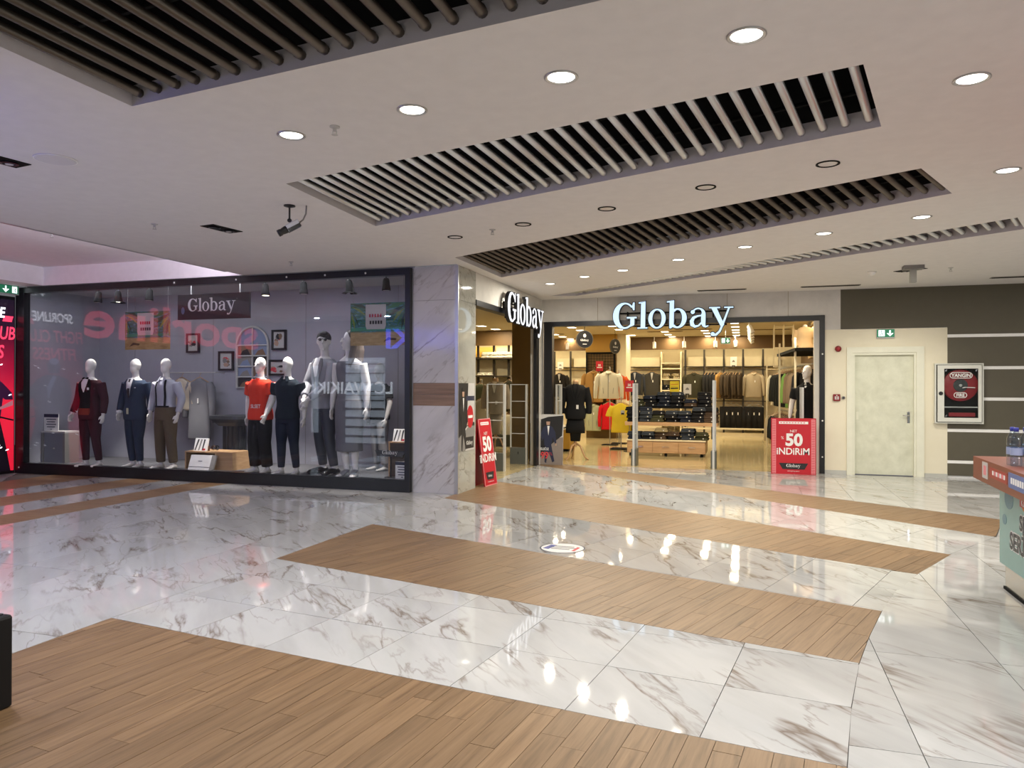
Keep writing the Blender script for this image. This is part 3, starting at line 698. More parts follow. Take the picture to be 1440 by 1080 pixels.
# track spotlights in the display window
SPOTS = [(139, 0), (166, 1), (211, 0), (373, 0), (427, 0), (490, 1), (543, 0)]
aims = [(-11.2, 10.5, .9), None, (-9.6, 10.5, 1.1), (-7.8, 10.4, 1.6), (-7.0, 10.4, 1.6), None, (-5.6, 10.4, .6)]
ords = ['first', 'second', 'third', 'fourth', 'fifth', 'sixth', 'seventh']
for i, (px, barn) in enumerate(SPOTS):
    p = at_y(px, 405, 10.3); p.z = 3.29
    t = thing('track_spotlight', f'black track spotlight inside the display window, {ords[i]} from its left end', 'spotlight', p, 'spotlights in the display window')
    G().box(p.x-.22, p.x+.12, p.y-.017, p.y+.017, 3.262, 3.288).mk('track', M_blackm, t)
    G().cyl(p+V((0, 0, -.03)), p+V((0, 0, -.09)), .012, 8).mk('stem', M_black, t)
    a = V((RND.uniform(-.12, .12), -.05 if not barn else .1, -1)).normalized(); q = p+V((0, 0, -.08))
    G().tube([q, q+a*.03, q+a*.10, q+a*.17, q+a*.19], [.035, .05, .055, .068, .068], 16).mk('lamp_head', M_blackm, t, True)
    if barn:
        for k in range(4):
            an = math.pi/2*k; e = V((math.cos(an), math.sin(an), 0)); f2 = V((-math.sin(an), math.cos(an), 0)); o = q+a*.19+e*.065
            G().prism([(-.05, 0), (.05, 0), (.06, .055), (-.06, .055)], o, f2, (e*.8-V((0, 0, .35))).normalized(), V((0, 0, .004))).mk('barn_door', M_blackm, t)
    G().rings([(q.x+a.x*.192, q.y+a.y*.192, q.z+a.z*.192, .055, .055), (q.x+a.x*.192, q.y+a.y*.192, q.z+a.z*.192-.002, .05, .05)], 16).mk('lens', M_lens2 if i in (1, 3) else M_lgreyp, t)
    if aims[i]:
        l = bpy.data.lights.new('lamp', 'SPOT'); l.energy = SPOT_W*4; l.spot_size = D(52); l.spot_blend = .6; l.shadow_soft_size = .05; l.color = (1, .93, .84)
        o = bpy.data.objects.new('lamp', l); COL.objects.link(o); o.parent = t; o.location = (0, 0, -.3)
        o.rotation_euler = (V(aims[i])-(p+V((0, 0, -.3)))).to_track_quat('-Z', 'Y').to_euler()
t = thing('display_lamp', 'flat white light panel in the ceiling of the display window', 'ceiling light', (-8.6, 10.15, 3.289))  # added lamp, kept out of sight, to brighten the display
G().box(-11.6, -5.6, 10.09, 10.21, 3.282, 3.289).mk('diffuser', M_white_e, t)
l = bpy.data.lights.new('lamp', 'AREA'); l.shape = 'RECTANGLE'; l.size = 6; l.size_y = .12; l.energy = 38; l.color = (.9, .92, 1)
o = bpy.data.objects.new('lamp', l); COL.objects.link(o); o.parent = t; o.location = (0, 0, -.012)
# ------------------------------------------------------------------ figures
TZ = [(.80, .150, .115), (.88, .172, .122), (.96, .172, .120), (1.06, .148, .104), (1.16, .150, .106), (1.28, .172, .120), (1.36, .182, .122), (1.42, .178, .108), (1.465, .135, .085), (1.50, .075, .068), (1.53, .058, .062)]
def tprof(z):
    if z <= TZ[0][0]: return TZ[0][1:]
    for i in range(len(TZ)-1):
        if TZ[i][0] <= z <= TZ[i+1][0]:
            k = (z-TZ[i][0])/(TZ[i+1][0]-TZ[i][0]); return (TZ[i][1]+(TZ[i+1][1]-TZ[i][1])*k, TZ[i][2]+(TZ[i+1][2]-TZ[i][2])*k)
    return TZ[-1][1:]
def cut(pts, rads, t0, t1, n=9):
    pts = [V(p) for p in pts]; L = [0]
    for i in range(1, len(pts)): L.append(L[-1]+(pts[i]-pts[i-1]).length)
    P, R = [], []
    for k in range(n):
        d = L[-1]*(t0+(t1-t0)*k/(n-1))
        for i in range(1, len(pts)):
            if d <= L[i]+1e-9:
                u = (d-L[i-1])/max(L[i]-L[i-1], 1e-9); P.append(pts[i-1].lerp(pts[i], u)); R.append(rads[i-1]+(rads[i]-rads[i-1])*u); break
    return P, R
ARM_R = [.062, .056, .047, .044, .034, .027]
LEG_R = [.096, .090, .066, .058, .056, .040, .036]
class Fig:
    """a standing figure in its own space: feet at z = 0, facing -Y"""
    def __init__(s, arms=None, legs=None, lean=(0, 0), headturn=0, sex='m', waist=1.):
        s.lean = lean; s.sex = sex; s.turn = headturn
        arms = arms or {}
        s.arms = {}
        for k in (-1, 1):
            sh, el, wr = arms.get(k, [(k*.195, .01, 1.415), (k*.262, .03, 1.13), (k*.285, -.04, .875)])
            sh, el, wr = V(sh), V(el), V(wr)
            s.arms[k] = ([sh, sh.lerp(el, .35), el, el.lerp(wr, .25), wr.lerp(el, .12), wr], ARM_R)
        legs = legs or {}
        s.legs = {}
        for k in (-1, 1):
            hp, kn, an = legs.get(k, [(k*.088, 0, .86), (k*.105, -.015, .47), (k*.12, .03, .085)])
            hp, kn, an = V(hp), V(kn), V(an)
            s.legs[k] = ([hp, hp.lerp(kn, .4), kn.lerp(hp, .12), kn, kn.lerp(an, .3), an.lerp(kn, .15), an], LEG_R)
    def cxy(s, z):
        k = max(0, (z-.86)/.67); return s.lean[0]*k, s.lean[1]*k
    def torso(s, g, z0, z1, off, n=22, flare=0):
        rs = []; m = max(4, int((z1-z0)/.045))
        for i in range(m+1):
            z = z0+(z1-z0)*i/m; rx, ry = tprof(z); cx, cy = s.cxy(z); fl = flare*max(0, 1-(z-z0)/.3)
            rs.append((cx, cy, z, rx+off+fl, ry+off+fl*.6))
        g.rings(rs, n, pw=2.3); return g
    def arm(s, g, k, t0, t1, off):
        P, R = cut(*s.arms[k], t0, t1); cx, cy = s.cxy(1.42)
        P = [p+V((cx, cy, 0)) if True else p for p in P]
        g.tube(P, [r+off for r in R], 12); return g
    def leg(s, g, k, t0, t1, off, taper=0):
        P, R = cut(*s.legs[k], t0, t1); n = len(R)
        g.tube(P, [r+off+taper*i/(n-1) for i, r in enumerate(R)], 14); return g
    def hand(s, g, k, dirn=None, normal=None):
        P, R = s.arms[k]; cx, cy = s.cxy(1.42); w = P[-1]+V((cx, cy, 0))
        d = V(dirn).normalized() if dirn else (P[-1]-P[-2]).normalized()
        nrm = V(normal) if normal else V((-k, 0, 0)); nrm = (nrm-d*nrm.dot(d)).normalized(); sd = d.cross(nrm)
        if sd.y > 0: sd = -sd         # the thumb side points forward
        g.tube([w-d*.02, w+d*.02, w+d*.055, w+d*.09], [.027, .036, .041, .036], 10, .5, sd)
        for q, ln in ((.030, .068), (.011, .078), (-.009, .073), (-.028, .056)):
            b = w+d*.082+sd*q; m1 = b+d*ln*.5+sd*q*.12; e = m1+d*ln*.45+nrm*.022
            g.tube([b-d*.02, b, m1, e], [.0095, .0098, .009, .0075], 8)
        b = w+d*.025+sd*.033; g.tube([b-sd*.012, b+d*.022+sd*.018+nrm*.006, b+d*.05+sd*.026+nrm*.014, b+d*.072+sd*.022+nrm*.02], [.013, .0125, .0105, .008], 8)
        return g
    def foot(s, g, k, pt=0, toe=.19):
        a = s.legs[k][0][-1]; h = V((a.x, a.y+.05, .028)); e = V((a.x+k*.035, a.y-toe, .022))
        g.tube([h+V((0, .012, .0)), h, h.lerp(e, .35)+V((0, 0, .018)), h.lerp(e, .7), e, e+V((k*.004, -.018, -.004))], [.018, .036, .040, .043, .034, .016], 12, [1, .9, .85, .6, .55, .5], (1, 0, 0))
        g.tube([a+V((0, 0, .03)), a+V((0, .012, -.03)), a+V((0, .012, -.05))], [.037, .038, .03], 10); return g
    def head(s, g, face=False):
        cx, cy = s.cxy(1.62); c = V((cx, cy-.012, 1.70)); R = Matrix.Rotation(s.turn, 3, 'Z')
        g.tube([(cx*.9, cy*.9+.012, 1.46), (cx, cy+.005, 1.54), (cx, cy-.002, 1.63)], [.062, .053, .054], 14)
        g.ell(c+R @ V((0, .012, .02)), (.076, .096, .108), 18, 12); g.ell(c+R @ V((0, -.026, -.045)), (.056, .062, .082), 16, 10)
        if face:
            g.tube([c+R @ V((0, -.082, .02)), c+R @ V((0, -.098, -.004)), c+R @ V((0, -.108, -.028))], [.008, .011, .015], 8)
            for k in (-1, 1): g.ell(c+R @ V((k*.078, .014, -.005)), (.012, .02, .031), 8, 6); g.ell(c+R @ V((k*.03, -.079, .024)), (.022, .012, .008), 8, 6)
            g.ell(c+R @ V((0, -.083, -.062)), (.024, .011, .008), 8, 6); g.ell(c+R @ V((0, -.081, -.074)), (.02, .011, .008), 8, 6); g.ell(c+R @ V((0, -.066, -.105)), (.026, .02, .02), 8, 6)
        return g
    def body(s, parent, m=None, face=False, hands=None, feet=True, voxel=.0085, name='body', lower=True):
        g = G(); s.torso(g, .80, 1.50, -.004); s.head(g, face)
        for k in (-1, 1):
            s.arm(g, k, 0, 1, 0); s.hand(g, k, *((hands or {}).get(k, (None, None))))
            if lower:
                s.leg(g, k, 0, 1, 0)
                if feet: s.foot(g, k)
        return fuse(g, voxel, m or M_skin, name, parent, 3)
    def top(s, parent, m, name, z0=.86, off=.012, sleeve=1., soff=.012, flare=.0, z1=1.475, voxel=.011):
        g = G(); s.torso(g, z0, z1, off, flare=flare)
        for k in (-1, 1):
            if sleeve: s.arm(g, k, 0, sleeve, soff)
        return fuse(g, voxel, m, name, parent, 4)
    def trousers(s, parent, m, name='trousers', t1=.97, off=.012, taper=.016, z1=1.03, voxel=.011):
        g = G(); s.torso(g, .80, z1, off)
        for k in (-1, 1): s.leg(g, k, 0, t1, off, taper)
        return fuse(g, voxel, m, name, parent, 4)
    def patch(s, parent, m, name, rows, off, th=.004):   # cloth lying on the chest: rows of (z, x0, x1)
        g = G(); nc = 6; vs = []
        for o2 in (off, off-th):
            for z, xa, xb in rows:
                rx, ry = tprof(z); cx, cy = s.cxy(z); rx += o2; ry += o2
                for j in range(nc+1):
                    x = xa+(xb-xa)*j/nc; q = max(0, 1-abs(x/rx)**2.3)
                    vs.append((cx+x, cy-ry*q**(1/2.3), z))
        n = len(rows); f = []
        for i in range(n-1):
            for j in range(nc):
                a = i*(nc+1)+j; f += [(a, a+1, a+nc+2, a+nc+1)]
                b = a+n*(nc+1); f += [(b+nc+1, b+nc+2, b+1, b)]
        for i in range(n-1):
            for j0 in (0, nc):
                a = i*(nc+1)+j0; b = a+n*(nc+1); f.append((a, a+nc+1, b+nc+1, b))
        g.add(vs, f); return g.mk(name, m, parent, True)
def base_stand(t, m=None):
    G().lathe([(.17, 0), (.17, .006), (.16, .010), (0.02, .012)], (0, .05, 0), 24).mk('stand_base', m or mat('glass_base', (.5, .52, .53), .2), t)
PLZ = .15
def put(t, px, py, rz=0, sc=1., Y=None):
    p = at_z(px, py, PLZ) if Y is None else at_y(px, py, Y); t.location = (p.x, p.y, PLZ); t.rotation_euler = (0, 0, rz); t.scale = (sc, sc, sc)
K = cloth
c_tux, c_blk, c_navy, c_wht = K('cloth_burgundy', (.045, .010, .016)), K('cloth_black', (.010, .010, .011)), K('cloth_navy', (.022, .032, .062)), K('cloth_white', (.68, .68, .70))  # dinner cloth is black, with the light box's red reflection put into its colour
# dinner suit
f = Fig(arms={-1: [(-.195, .01, 1.415), (-.275, .02, 1.14), (-.33, -.05, .90)], 1: [(.195, .01, 1.415), (.265, .03, 1.13), (.285, -.03, .88)]}, legs={-1: [(-.088, 0, .86), (-.10, -.015, .47), (-.105, .02, .085)], 1: [(.088, 0, .86), (.125, -.015, .47), (.155, .03, .085)]})
t = thing('mannequin', 'white egg-headed mannequin in a burgundy and black dinner suit with bow tie', 'mannequin', group='mannequins in the display window')
f.body(t); f.trousers(t, c_tux, taper=.004)
f.top(t, c_tux, 'dinner_jacket', .80, .026, .96, .018, .012, 1.47)
f.patch(t, c_wht, 'shirt_front', [(1.49, -.05, .05), (1.42, -.06, .06), (1.34, -.04, .04), (1.26, -.006, .006)], .034)
f.patch(t, c_blk, 'waistcoat', [(1.40, -.085, -.06), (1.33, -.095, -.035), (1.25, -.10, .10), (1.1, -.105, .105), (.98, -.11, .11)], .031)
for k in (-1, 1): f.patch(t, c_blk, 'lapel', [(1.485, k*.055, k*.075), (1.40, k*.07, k*.125), (1.28, k*.08, k*.12), (1.16, k*.095, k*.11)], .037)
f.patch(t, K('cloth_rust', (.16, .03, .02)), 'sash', [(.99, -.11, .11), (.92, -.115, .115), (.88, -.10, .10)], .036)
G().tube([(-.055, -.108, 1.497), (-.04, -.112, 1.497), (-.008, -.116, 1.495), (.008, -.116, 1.495), (.04, -.112, 1.497), (.055, -.108, 1.497)], [.02, .024, .008, .008, .024, .02], 8, .5).mk('bow_tie', c_blk, t)
G().prism([(-.02, -.02), (.02, -.02), (.02, .02), (-.02, .02)], (.10, -.158, 1.32), (1, 0, 0), (0, 0, 1), (0, -.004, 0)).mk('pocket_square', c_wht, t)
put(t, 127, 656, .05, 1.02)
# navy suit
f = Fig(legs={-1: [(-.085, 0, .86), (-.085, -.015, .47), (-.075, .03, .085)], 1: [(.085, 0, .86), (.085, -.015, .47), (.075, .03, .085)]}, arms={-1: [(-.195, .01, 1.415), (-.285, .01, 1.16), (-.27, -.07, .92)], 1: [(.195, .02, 1.415), (.27, .06, 1.15), (.235, .09, .90)]})
t = thing('mannequin', 'white egg-headed mannequin in a navy checked suit with tie and price tag', 'mannequin', group='mannequins in the display window')
f.body(t); c_nv = K('cloth_navy_check', (.018, .030, .058)); f.trousers(t, c_nv, taper=.006)
f.top(t, c_nv, 'suit_jacket', .80, .026, .93, .018, .012, 1.47)
f.patch(t, c_wht, 'shirt_front', [(1.50, -.06, .06), (1.43, -.06, .06), (1.33, -.042, .042), (1.20, -.012, .012)], .034)
f.patch(t, K('cloth_dark_tie', (.03, .018, .02)), 'tie', [(1.485, -.018, .018), (1.45, -.014, .014), (1.30, -.026, .026), (1.17, -.012, .012)], .040)
for k in (-1, 1): f.patch(t, c_nv, 'lapel', [(1.485, k*.06, k*.08), (1.40, k*.065, k*.125), (1.30, k*.055, k*.10), (1.19, k*.02, k*.04)], .042)
f.patch(t, c_wht, 'pocket_square', [(1.345, .085, .13), (1.333, .085, .13)], .034)
G().box(-.02, .02, -.172, -.166, .90, 1.0).mk('price_tag', mat('tag_cream', (.55, .55, .35), .6), t)
P, R = f.arms[-1]; G().tube([P[-1].lerp(P[-2], .9), P[-1]+V((0, 0, -.012))], [.052, .05], 14).mk('cuff', c_wht, t, True)
put(t, 190, 657, 0, 1.02)
# shirt and braces
f = Fig(legs={-1: [(-.088, 0, .86), (-.11, -.01, .47), (-.115, .02, .085)], 1: [(.088, 0, .86), (.13, -.03, .47), (.135, .03, .085)]}, arms={-1: [(-.195, .01, 1.415), (-.29, .03, 1.16), (-.30, -.03, .92)], 1: [(.195, .01, 1.415), (.30, .03, 1.16), (.275, -.04, .90)]})
t = thing('mannequin', 'white egg-headed mannequin in a pale shirt, black braces and brown trousers', 'mannequin', group='mannequins in the display window')
f.body(t); c_sh = K('cloth_pale_blue', (.42, .43, .50)); c_br = K('cloth_brown', (.105, .075, .045))
f.top(t, c_sh, 'shirt', .93, .014, .93, .016, 0, 1.48); f.trousers(t, c_br, taper=.016, off=.017)
for k in (-1, 1):
    f.patch(t, c_blk, 'brace', [(1.47, k*.078-.016, k*.078+.016), (1.35, k*.094-.016, k*.094+.016), (1.2, k*.092-.016, k*.092+.016), (1.02, k*.082-.016, k*.082+.016)], .024)
    f.patch(t, c_sh, 'collar', [(1.525, k*.012, k*.045), (1.49, k*.03, k*.075), (1.44, k*.045, k*.07)], .030)
f.patch(t, K('cloth_pale_blue', (.42, .43, .5)), 'button_placket', [(1.46, -.014, .014), (1.05, -.014, .014)], .019)
f.patch(t, c_blk, 'belt', [(1.045, -.14, .14), (1.018, -.14, .14)], .024)
put(t, 233, 659, 0, 1.02)
# red tee
f = Fig(arms={-1: [(-.195, .01, 1.415), (-.285, .04, 1.15), (-.30, .03, .885)], 1: [(.195, .01, 1.415), (.27, -.02, 1.15), (.255, -.15, .93)]}, legs={-1: [(-.088, 0, .86), (-.12, -.02, .47), (-.115, .02, .085)], 1: [(.088, 0, .86), (.10, -.01, .47), (.10, .05, .085)]})
t = thing('mannequin', 'white mannequin in a bright red T-shirt and loose black trousers', 'mannequin', group='mannequins in the display window')
f.body(t, face=True); c_rd = K('cloth_red', (.62, .035, .014)); f.top(t, c_rd, 'tee_shirt', .84, .030, .36, .036, .014, 1.48); f.trousers(t, c_blk, taper=.03, off=.02)
text('chest_print', 'SLSET', .055, (.055, -.163, 1.03), (1, 0, 0), (0, 0, 1), (0, -.003, 0), M_paper, t, .01)
g = G(); rx, ry = .066, .070; g.rings([(0, 0, 1.478, rx+.012, ry+.012), (0, 0, 1.498, rx+.004, ry+.006), (0, 0, 1.498, rx-.004, ry-.002)], 20, cap=False); g.mk('neckband', c_rd, t, True)
put(t, 366, 665, -.12, 1.02)
# navy polo
f = Fig(arms={-1: [(-.195, .01, 1.415), (-.285, .0, 1.16), (-.31, -.12, .92)], 1: [(.195, .01, 1.415), (.27, .04, 1.13), (.27, .02, .88)]}, legs={-1: [(-.088, 0, .86), (-.095, -.015, .47), (-.105, .0, .085)], 1: [(.088, 0, .86), (.12, -.015, .47), (.145, .02, .085)]})
t = thing('mannequin', 'white mannequin in a dark navy polo shirt and dark slim jeans', 'mannequin', group='mannequins in the display window')
f.body(t); c_po = K('cloth_ink_navy', (.012, .020, .030)); f.trousers(t, K('cloth_denim_dark', (.012, .018, .034)), taper=.004); f.top(t, c_po, 'polo_shirt', .86, .020, .34, .026, .006, 1.48)
for k in (-1, 1): f.patch(t, c_po, 'collar', [(1.525, k*.008, k*.055), (1.485, k*.02, k*.085), (1.45, k*.03, k*.07)], .034)
f.patch(t, c_po, 'placket', [(1.47, -.014, .014), (1.30, -.014, .014)], .026)
put(t, 404, 667, .08, 1.02)
# dark tee at the right end, half behind the reflections
f = Fig(arms={-1: [(-.195, .01, 1.415), (-.275, .03, 1.15), (-.29, -.02, .90)], 1: [(.195, .01, 1.415), (.27, .02, 1.13), (.26, -.05, .88)]})
t = thing('mannequin', 'mannequin in a black T-shirt at the back of the display, by its right end', 'mannequin', group='mannequins in the display window')
f.body(t, m=mat('mannequin_grey', (.40, .38, .37), .45)); f.top(t, c_blk, 'tee_shirt', .86, .02, .36, .03, .01, 1.48); f.trousers(t, mat('cloth_grey', (.22, .21, .22), .9))
put(t, 534, 640, -.5, .98, Y=11.15)
# grey display figures: man in sunglasses and long-haired woman
gs, gd, gl = mat('figure_grey_skin', (.70, .67, .66), .5), mat('figure_dark_cloth', (.030, .036, .05), .6), mat('figure_mid_grey', (.24, .24, .27), .6)
gh = mat('figure_hair', (.020, .019, .019), .45)
f = Fig(arms={-1: [(-.185, .0, 1.41), (-.25, -.08, 1.15), (-.06, -.27, .98)], 1: [(.185, .0, 1.41), (.235, -.12, 1.15), (.03, -.29, .96)]}, legs={-1: [(-.085, 0, .86), (-.09, -.02, .47), (-.06, .02, .085)], 1: [(.085, 0, .86), (.13, -.04, .47), (.19, .0, .085)]}, lean=(.06, -.06), headturn=.75)
t = thing('display_man', 'life-size grey figure of a man in sunglasses and suit, hands joined in front', 'display figure')
f.body(t, m=gs, face=True, hands={-1: ((.5, -.3, -.8), (1, 0, 0)), 1: ((-.3, -.2, -.9), (-1, 0, 0))})
f.top(t, gl, 'suit_jacket', .84, .026, .93, .018, .012, 1.48); f.trousers(t, gd, taper=.006)
f.patch(t, mat('figure_white', (.62, .62, .64), .6), 'shirt_front', [(1.49, -.05, .05), (1.40, -.06, .06), (1.25, -.02, .02)], .034)
for k in (-1, 1): f.patch(t, mat('figure_lapel', (.14, .14, .16), .6), 'lapel', [(1.485, k*.055, k*.08), (1.40, k*.06, k*.12), (1.25, k*.03, k*.08), (1.12, k*.008, k*.03)], .040)
cx, cy = f.cxy(1.62); R = Matrix.Rotation(.75, 3, 'Z'); hc = V((cx, cy-.012, 1.70))
g = G(); g.ell(hc+R @ V((0, .022, .045)), (.084, .10, .094), 18, 12); g.ell(hc+R @ V((.01, -.05, .10)), (.065, .05, .036), 14, 8); g.ell(hc+R @ V((0, .06, -.02)), (.07, .055, .08), 12, 8)
fuse(g, .009, gh, 'hair', t, 3)
g = G()
for k in (-1, 1): g.ell(hc+R @ V((k*.034, -.085, .022)), (.028, .012, .020), 12, 8)
g.tube([hc+R @ V((-.012, -.094, .027)), hc+R @ V((.012, -.094, .027))], .004, 6)
for k in (-1, 1): g.tube([hc+R @ V((k*.058, -.078, .027)), hc+R @ V((k*.082, .01, .02))], .004, 6)
g.mk('sunglasses', M_black, t, True)
for k in (-1, 1):
    g = G(); a = f.legs[k][0][-1]; g.tube([(a.x, a.y+.07, .03), (a.x, a.y+.04, .045), (a.x+k*.015, a.y-.08, .045), (a.x+k*.03, a.y-.19, .028), (a.x+k*.034, a.y-.225, .022)], [.03, .045, .05, .048, .022], 12, [.9, .9, .8, .6, .6], (1, 0, 0)); g.mk('shoe', M_black, t, True)
put(t, 457, 671, -.35, 1.24, Y=10.48)
# woman
f = Fig(arms={-1: [(-.165, .01, 1.41), (-.215, .03, 1.13), (-.225, -.02, .86)], 1: [(.165, .01, 1.41), (.225, .03, 1.13), (.235, -.02, .86)]}, legs={-1: [(-.08, 0, .86), (-.075, -.01, .48), (-.05, .03, .12)], 1: [(.08, 0, .86), (.085, -.015, .48), (.07, .02, .12)]}, headturn=-.85, sex='f')
t = thing('display_woman', 'life-size grey figure of a long-haired woman in a sleeveless dress', 'display figure')
_T = TZ[:]; TZ[:] = [(z, rx*.88, ry*.92) for z, rx, ry in _T]
f.body(t, m=gs, face=True)
g = G(); rs = []
for z, k in ((.32, .175), (.5, .172), (.7, .182), (.86, .185), (.96, .172)): rs.append((0, 0, z, k, k*.74))
g.rings(rs, 22, pw=2.2); f.torso(g, .94, 1.44, .012); fuse(g, .011, mat('figure_dress_grey', (.13, .13, .15), .6), 'dress', t, 4)
f.patch(t, gd, 'waist_band', [(1.075, -.13, .13), (1.045, -.13, .13)], .018)
TZ[:] = _T
R = Matrix.Rotation(-.85, 3, 'Z'); hc = V((0, -.012, 1.70)); g = G()
g.ell(hc+R @ V((0, .03, .04)), (.09, .10, .10), 18, 12)
for k in (-1, 1): g.tube([hc+R @ V((k*.07, .03, .03)), hc+R @ V((k*.092, .03, -.10)), hc+R @ V((k*.10, .0, -.23)), hc+R @ V((k*.11, -.03, -.34))], [.04, .045, .045, .02], 10)
g.tube([hc+R @ V((0, .09, .03)), hc+R @ V((0, .11, -.12)), hc+R @ V((0, .10, -.26)), hc+R @ V((0, .09, -.34))], [.07, .085, .08, .03], 12)
fuse(g, .010, mat('figure_hair_brown', (.075, .06, .055), .4), 'hair', t, 3)
for k in (-1, 1):
    a = f.legs[k][0][-1]; g = G(); g.tube([(a.x, a.y+.055, .115), (a.x, a.y+.05, .0)], [.016, .010], 8); g.tube([(a.x, a.y+.06, .10), (a.x, a.y-.03, .07), (a.x+k*.02, a.y-.14, .022), (a.x+k*.025, a.y-.19, .016)], [.032, .04, .038, .014], 10, [.8, .6, .55, .5], (1, 0, 0)); g.mk('heeled_shoe', gl, t, True)
put(t, 491, 671, .1, 1.24, Y=10.20)
# ------------------------------------------------------------------ display window props
def serif_print(parent, name_o, ex, ez, nrm, width, m): return serif_word(name_o, ex, ez, nrm, width, .001, m, parent, per_letter=False, flat=True)
EX, EZ, NF = V((1, 0, 0)), V((0, 0, 1)), V((0, -1, 0))
a, b = at_y(250, 415, 10.12), at_y(351, 447, 10.12)
t = thing('hanging_sign', 'black sign board with the shop name hanging in the display window', 'sign', ((a.x+b.x)/2, 10.12, b.z), rz=0)
G().box(a.x, b.x, 10.12, 10.15, b.z, a.z).mk('board', M_black, t)
w_ = b.x-a.x
serif_print(t, (a.x+.15*w_, 10.12, b.z+.135), EX, EZ, NF, w_*.66, M_paper)
text('registered_mark', 'o', .02, (a.x+.83*w_, 10.118, a.z-.1), EX, EZ, (0, -.001, 0), M_paper, t)
G().ell((a.x+.075*w_, 10.119, b.z+.15), (.035, .002, .06), 12, 8).mk('crest', mat('crest_blue', (.15, .17, .28), .5), t)
for k in (.18, .86): G().cyl((a.x+w_*k, 10.135, a.z), (a.x+w_*k, 10.135, 3.29), .008, 6).mk('suspension_rod', M_lgreyp, t)
def tropical(px0, py0, px1, py1, lbl, flip):
    a, b = at_y(px0, py0, 10.05), at_y(px1, py1, 10.05)
    t = thing('poster', lbl, 'poster', ((a.x+b.x)/2, 10.05, b.z))
    w_, h_ = b.x-a.x, a.z-b.z
    m = MATS.get('tropical_print')
    if not m:
        m, nt, bs = newmat('tropical_print')
        v = coords(nt, 'Generated', (1, 1, 1)); sx = nt.nodes.new('ShaderNodeSeparateXYZ'); nt.links.new(v, sx.inputs[0])
        n = noise(nt, coords(nt, 'Generated', (6, 1, 16), (0, .6, 0)), 1.1, 6, .9, .65)
        leaf = ramp_out(nt, n, [(.36, (.006, .03, .015)), (.46, (.03, .17, .07)), (.53, (.015, .12, .16)), (.62, (.08, .30, .36)), (.7, (.32, .30, .06))])
        sand = ramp_out(nt, n, [(.3, (.30, .19, .06)), (.7, (.5, .35, .14))])
        k = ramp_out(nt, mth(nt, 'ADD', sx.outputs['Z'], mth(nt, 'MULTIPLY', n, .08)), [(.33, (0, 0, 0)), (.37, (1, 1, 1))])
        nt.links.new(mixc(nt, k, sand, leaf), bs.inputs['Base Color']); bs.inputs['Roughness'].default_value = .5
    G().box(a.x, b.x, 10.05, 10.056, b.z, a.z).mk('print', m, t)
    G().prism([(-.15, 0), (.15, 0), (.17, .05), (.17, .36), (-.17, .36), (-.17, .05)], (a.x+w_*.46, 10.05, b.z+h_*.38), EX, EZ*(h_/.62), (0, -.004, 0)).mk('card', M_lgreyp, t)
    for i, (wd, z) in enumerate(((.11, .66), (.10, .5))):
        for k in range(5): G().box(a.x+w_*.46-wd+k*.045, a.x+w_*.46-wd+k*.045+.03, 10.043, 10.046, b.z+h_*z, b.z+h_*z+.05).mk('letter_block', M_redd if i == 0 else M_ink, t)
    G().prism([(0, 0), (.10, .03), (.2, .02), (.22, .05), (.08, .07)], (a.x+w_*(.1 if flip else .6), 10.05, b.z+h_*.08), EX, EZ, (0, -.003, 0)).mk('driftwood', mat('print_drift', (.09, .05, .015), .6), t)
    lf = [mat('print_leaf_dark', (.008, .05, .02), .6), mat('print_leaf', (.03, .16, .05), .6), mat('print_leaf_light', (.16, .26, .04), .6)]
    for k in range(12):      # printed palm fronds
        sx_ = -1 if k % 2 else 1; x0 = w_*(.98 if sx_ < 0 else .02); z0 = h_*(.97-.05*(k//2)); an = D(-8-17*(k//2)); L_ = w_*(.34-.02*(k//2))
        c_, q_ = math.cos(an)*L_*sx_, math.sin(an)*L_; n_ = (-q_*.09, abs(c_)*.09)
        pts = [(x0, z0), (x0+c_*.5+n_[0], z0+q_*.5-n_[1]), (x0+c_, z0+q_-L_*.12), (x0+c_*.55-n_[0], z0+q_*.5+n_[1])]
        pts = [(min(max(x, 0), w_), min(max(z, h_*.02), h_)) for x, z in pts]
        G().prism(pts, (a.x, 10.05, b.z), EX, EZ, (0, -.0012-.0002*k, 0)).mk('printed_frond', lf[k % 3], t)
    G().prism([(0, h_*.34), (w_, h_*.36), (w_, h_*.42), (w_*.6, h_*.40), (w_*.3, h_*.43), (0, h_*.41)], (a.x, 10.05, b.z), EX, EZ, (0, -.001, 0)).mk('printed_shore', mat('print_shore', (.04, .26, .16), .6), t)
    for k in (.05, .95): G().cyl((a.x+w_*k, 10.053, a.z), (a.x+w_*k, 10.053, 3.19), .003, 5).mk('cord', M_greyp, t)
tropical(176, 439, 239, 491, 'tropical beach poster hanging left of the black shop-name board', True)
tropical(493, 427, 571, 485, 'tropical beach poster hanging at the right end of the display window', False)
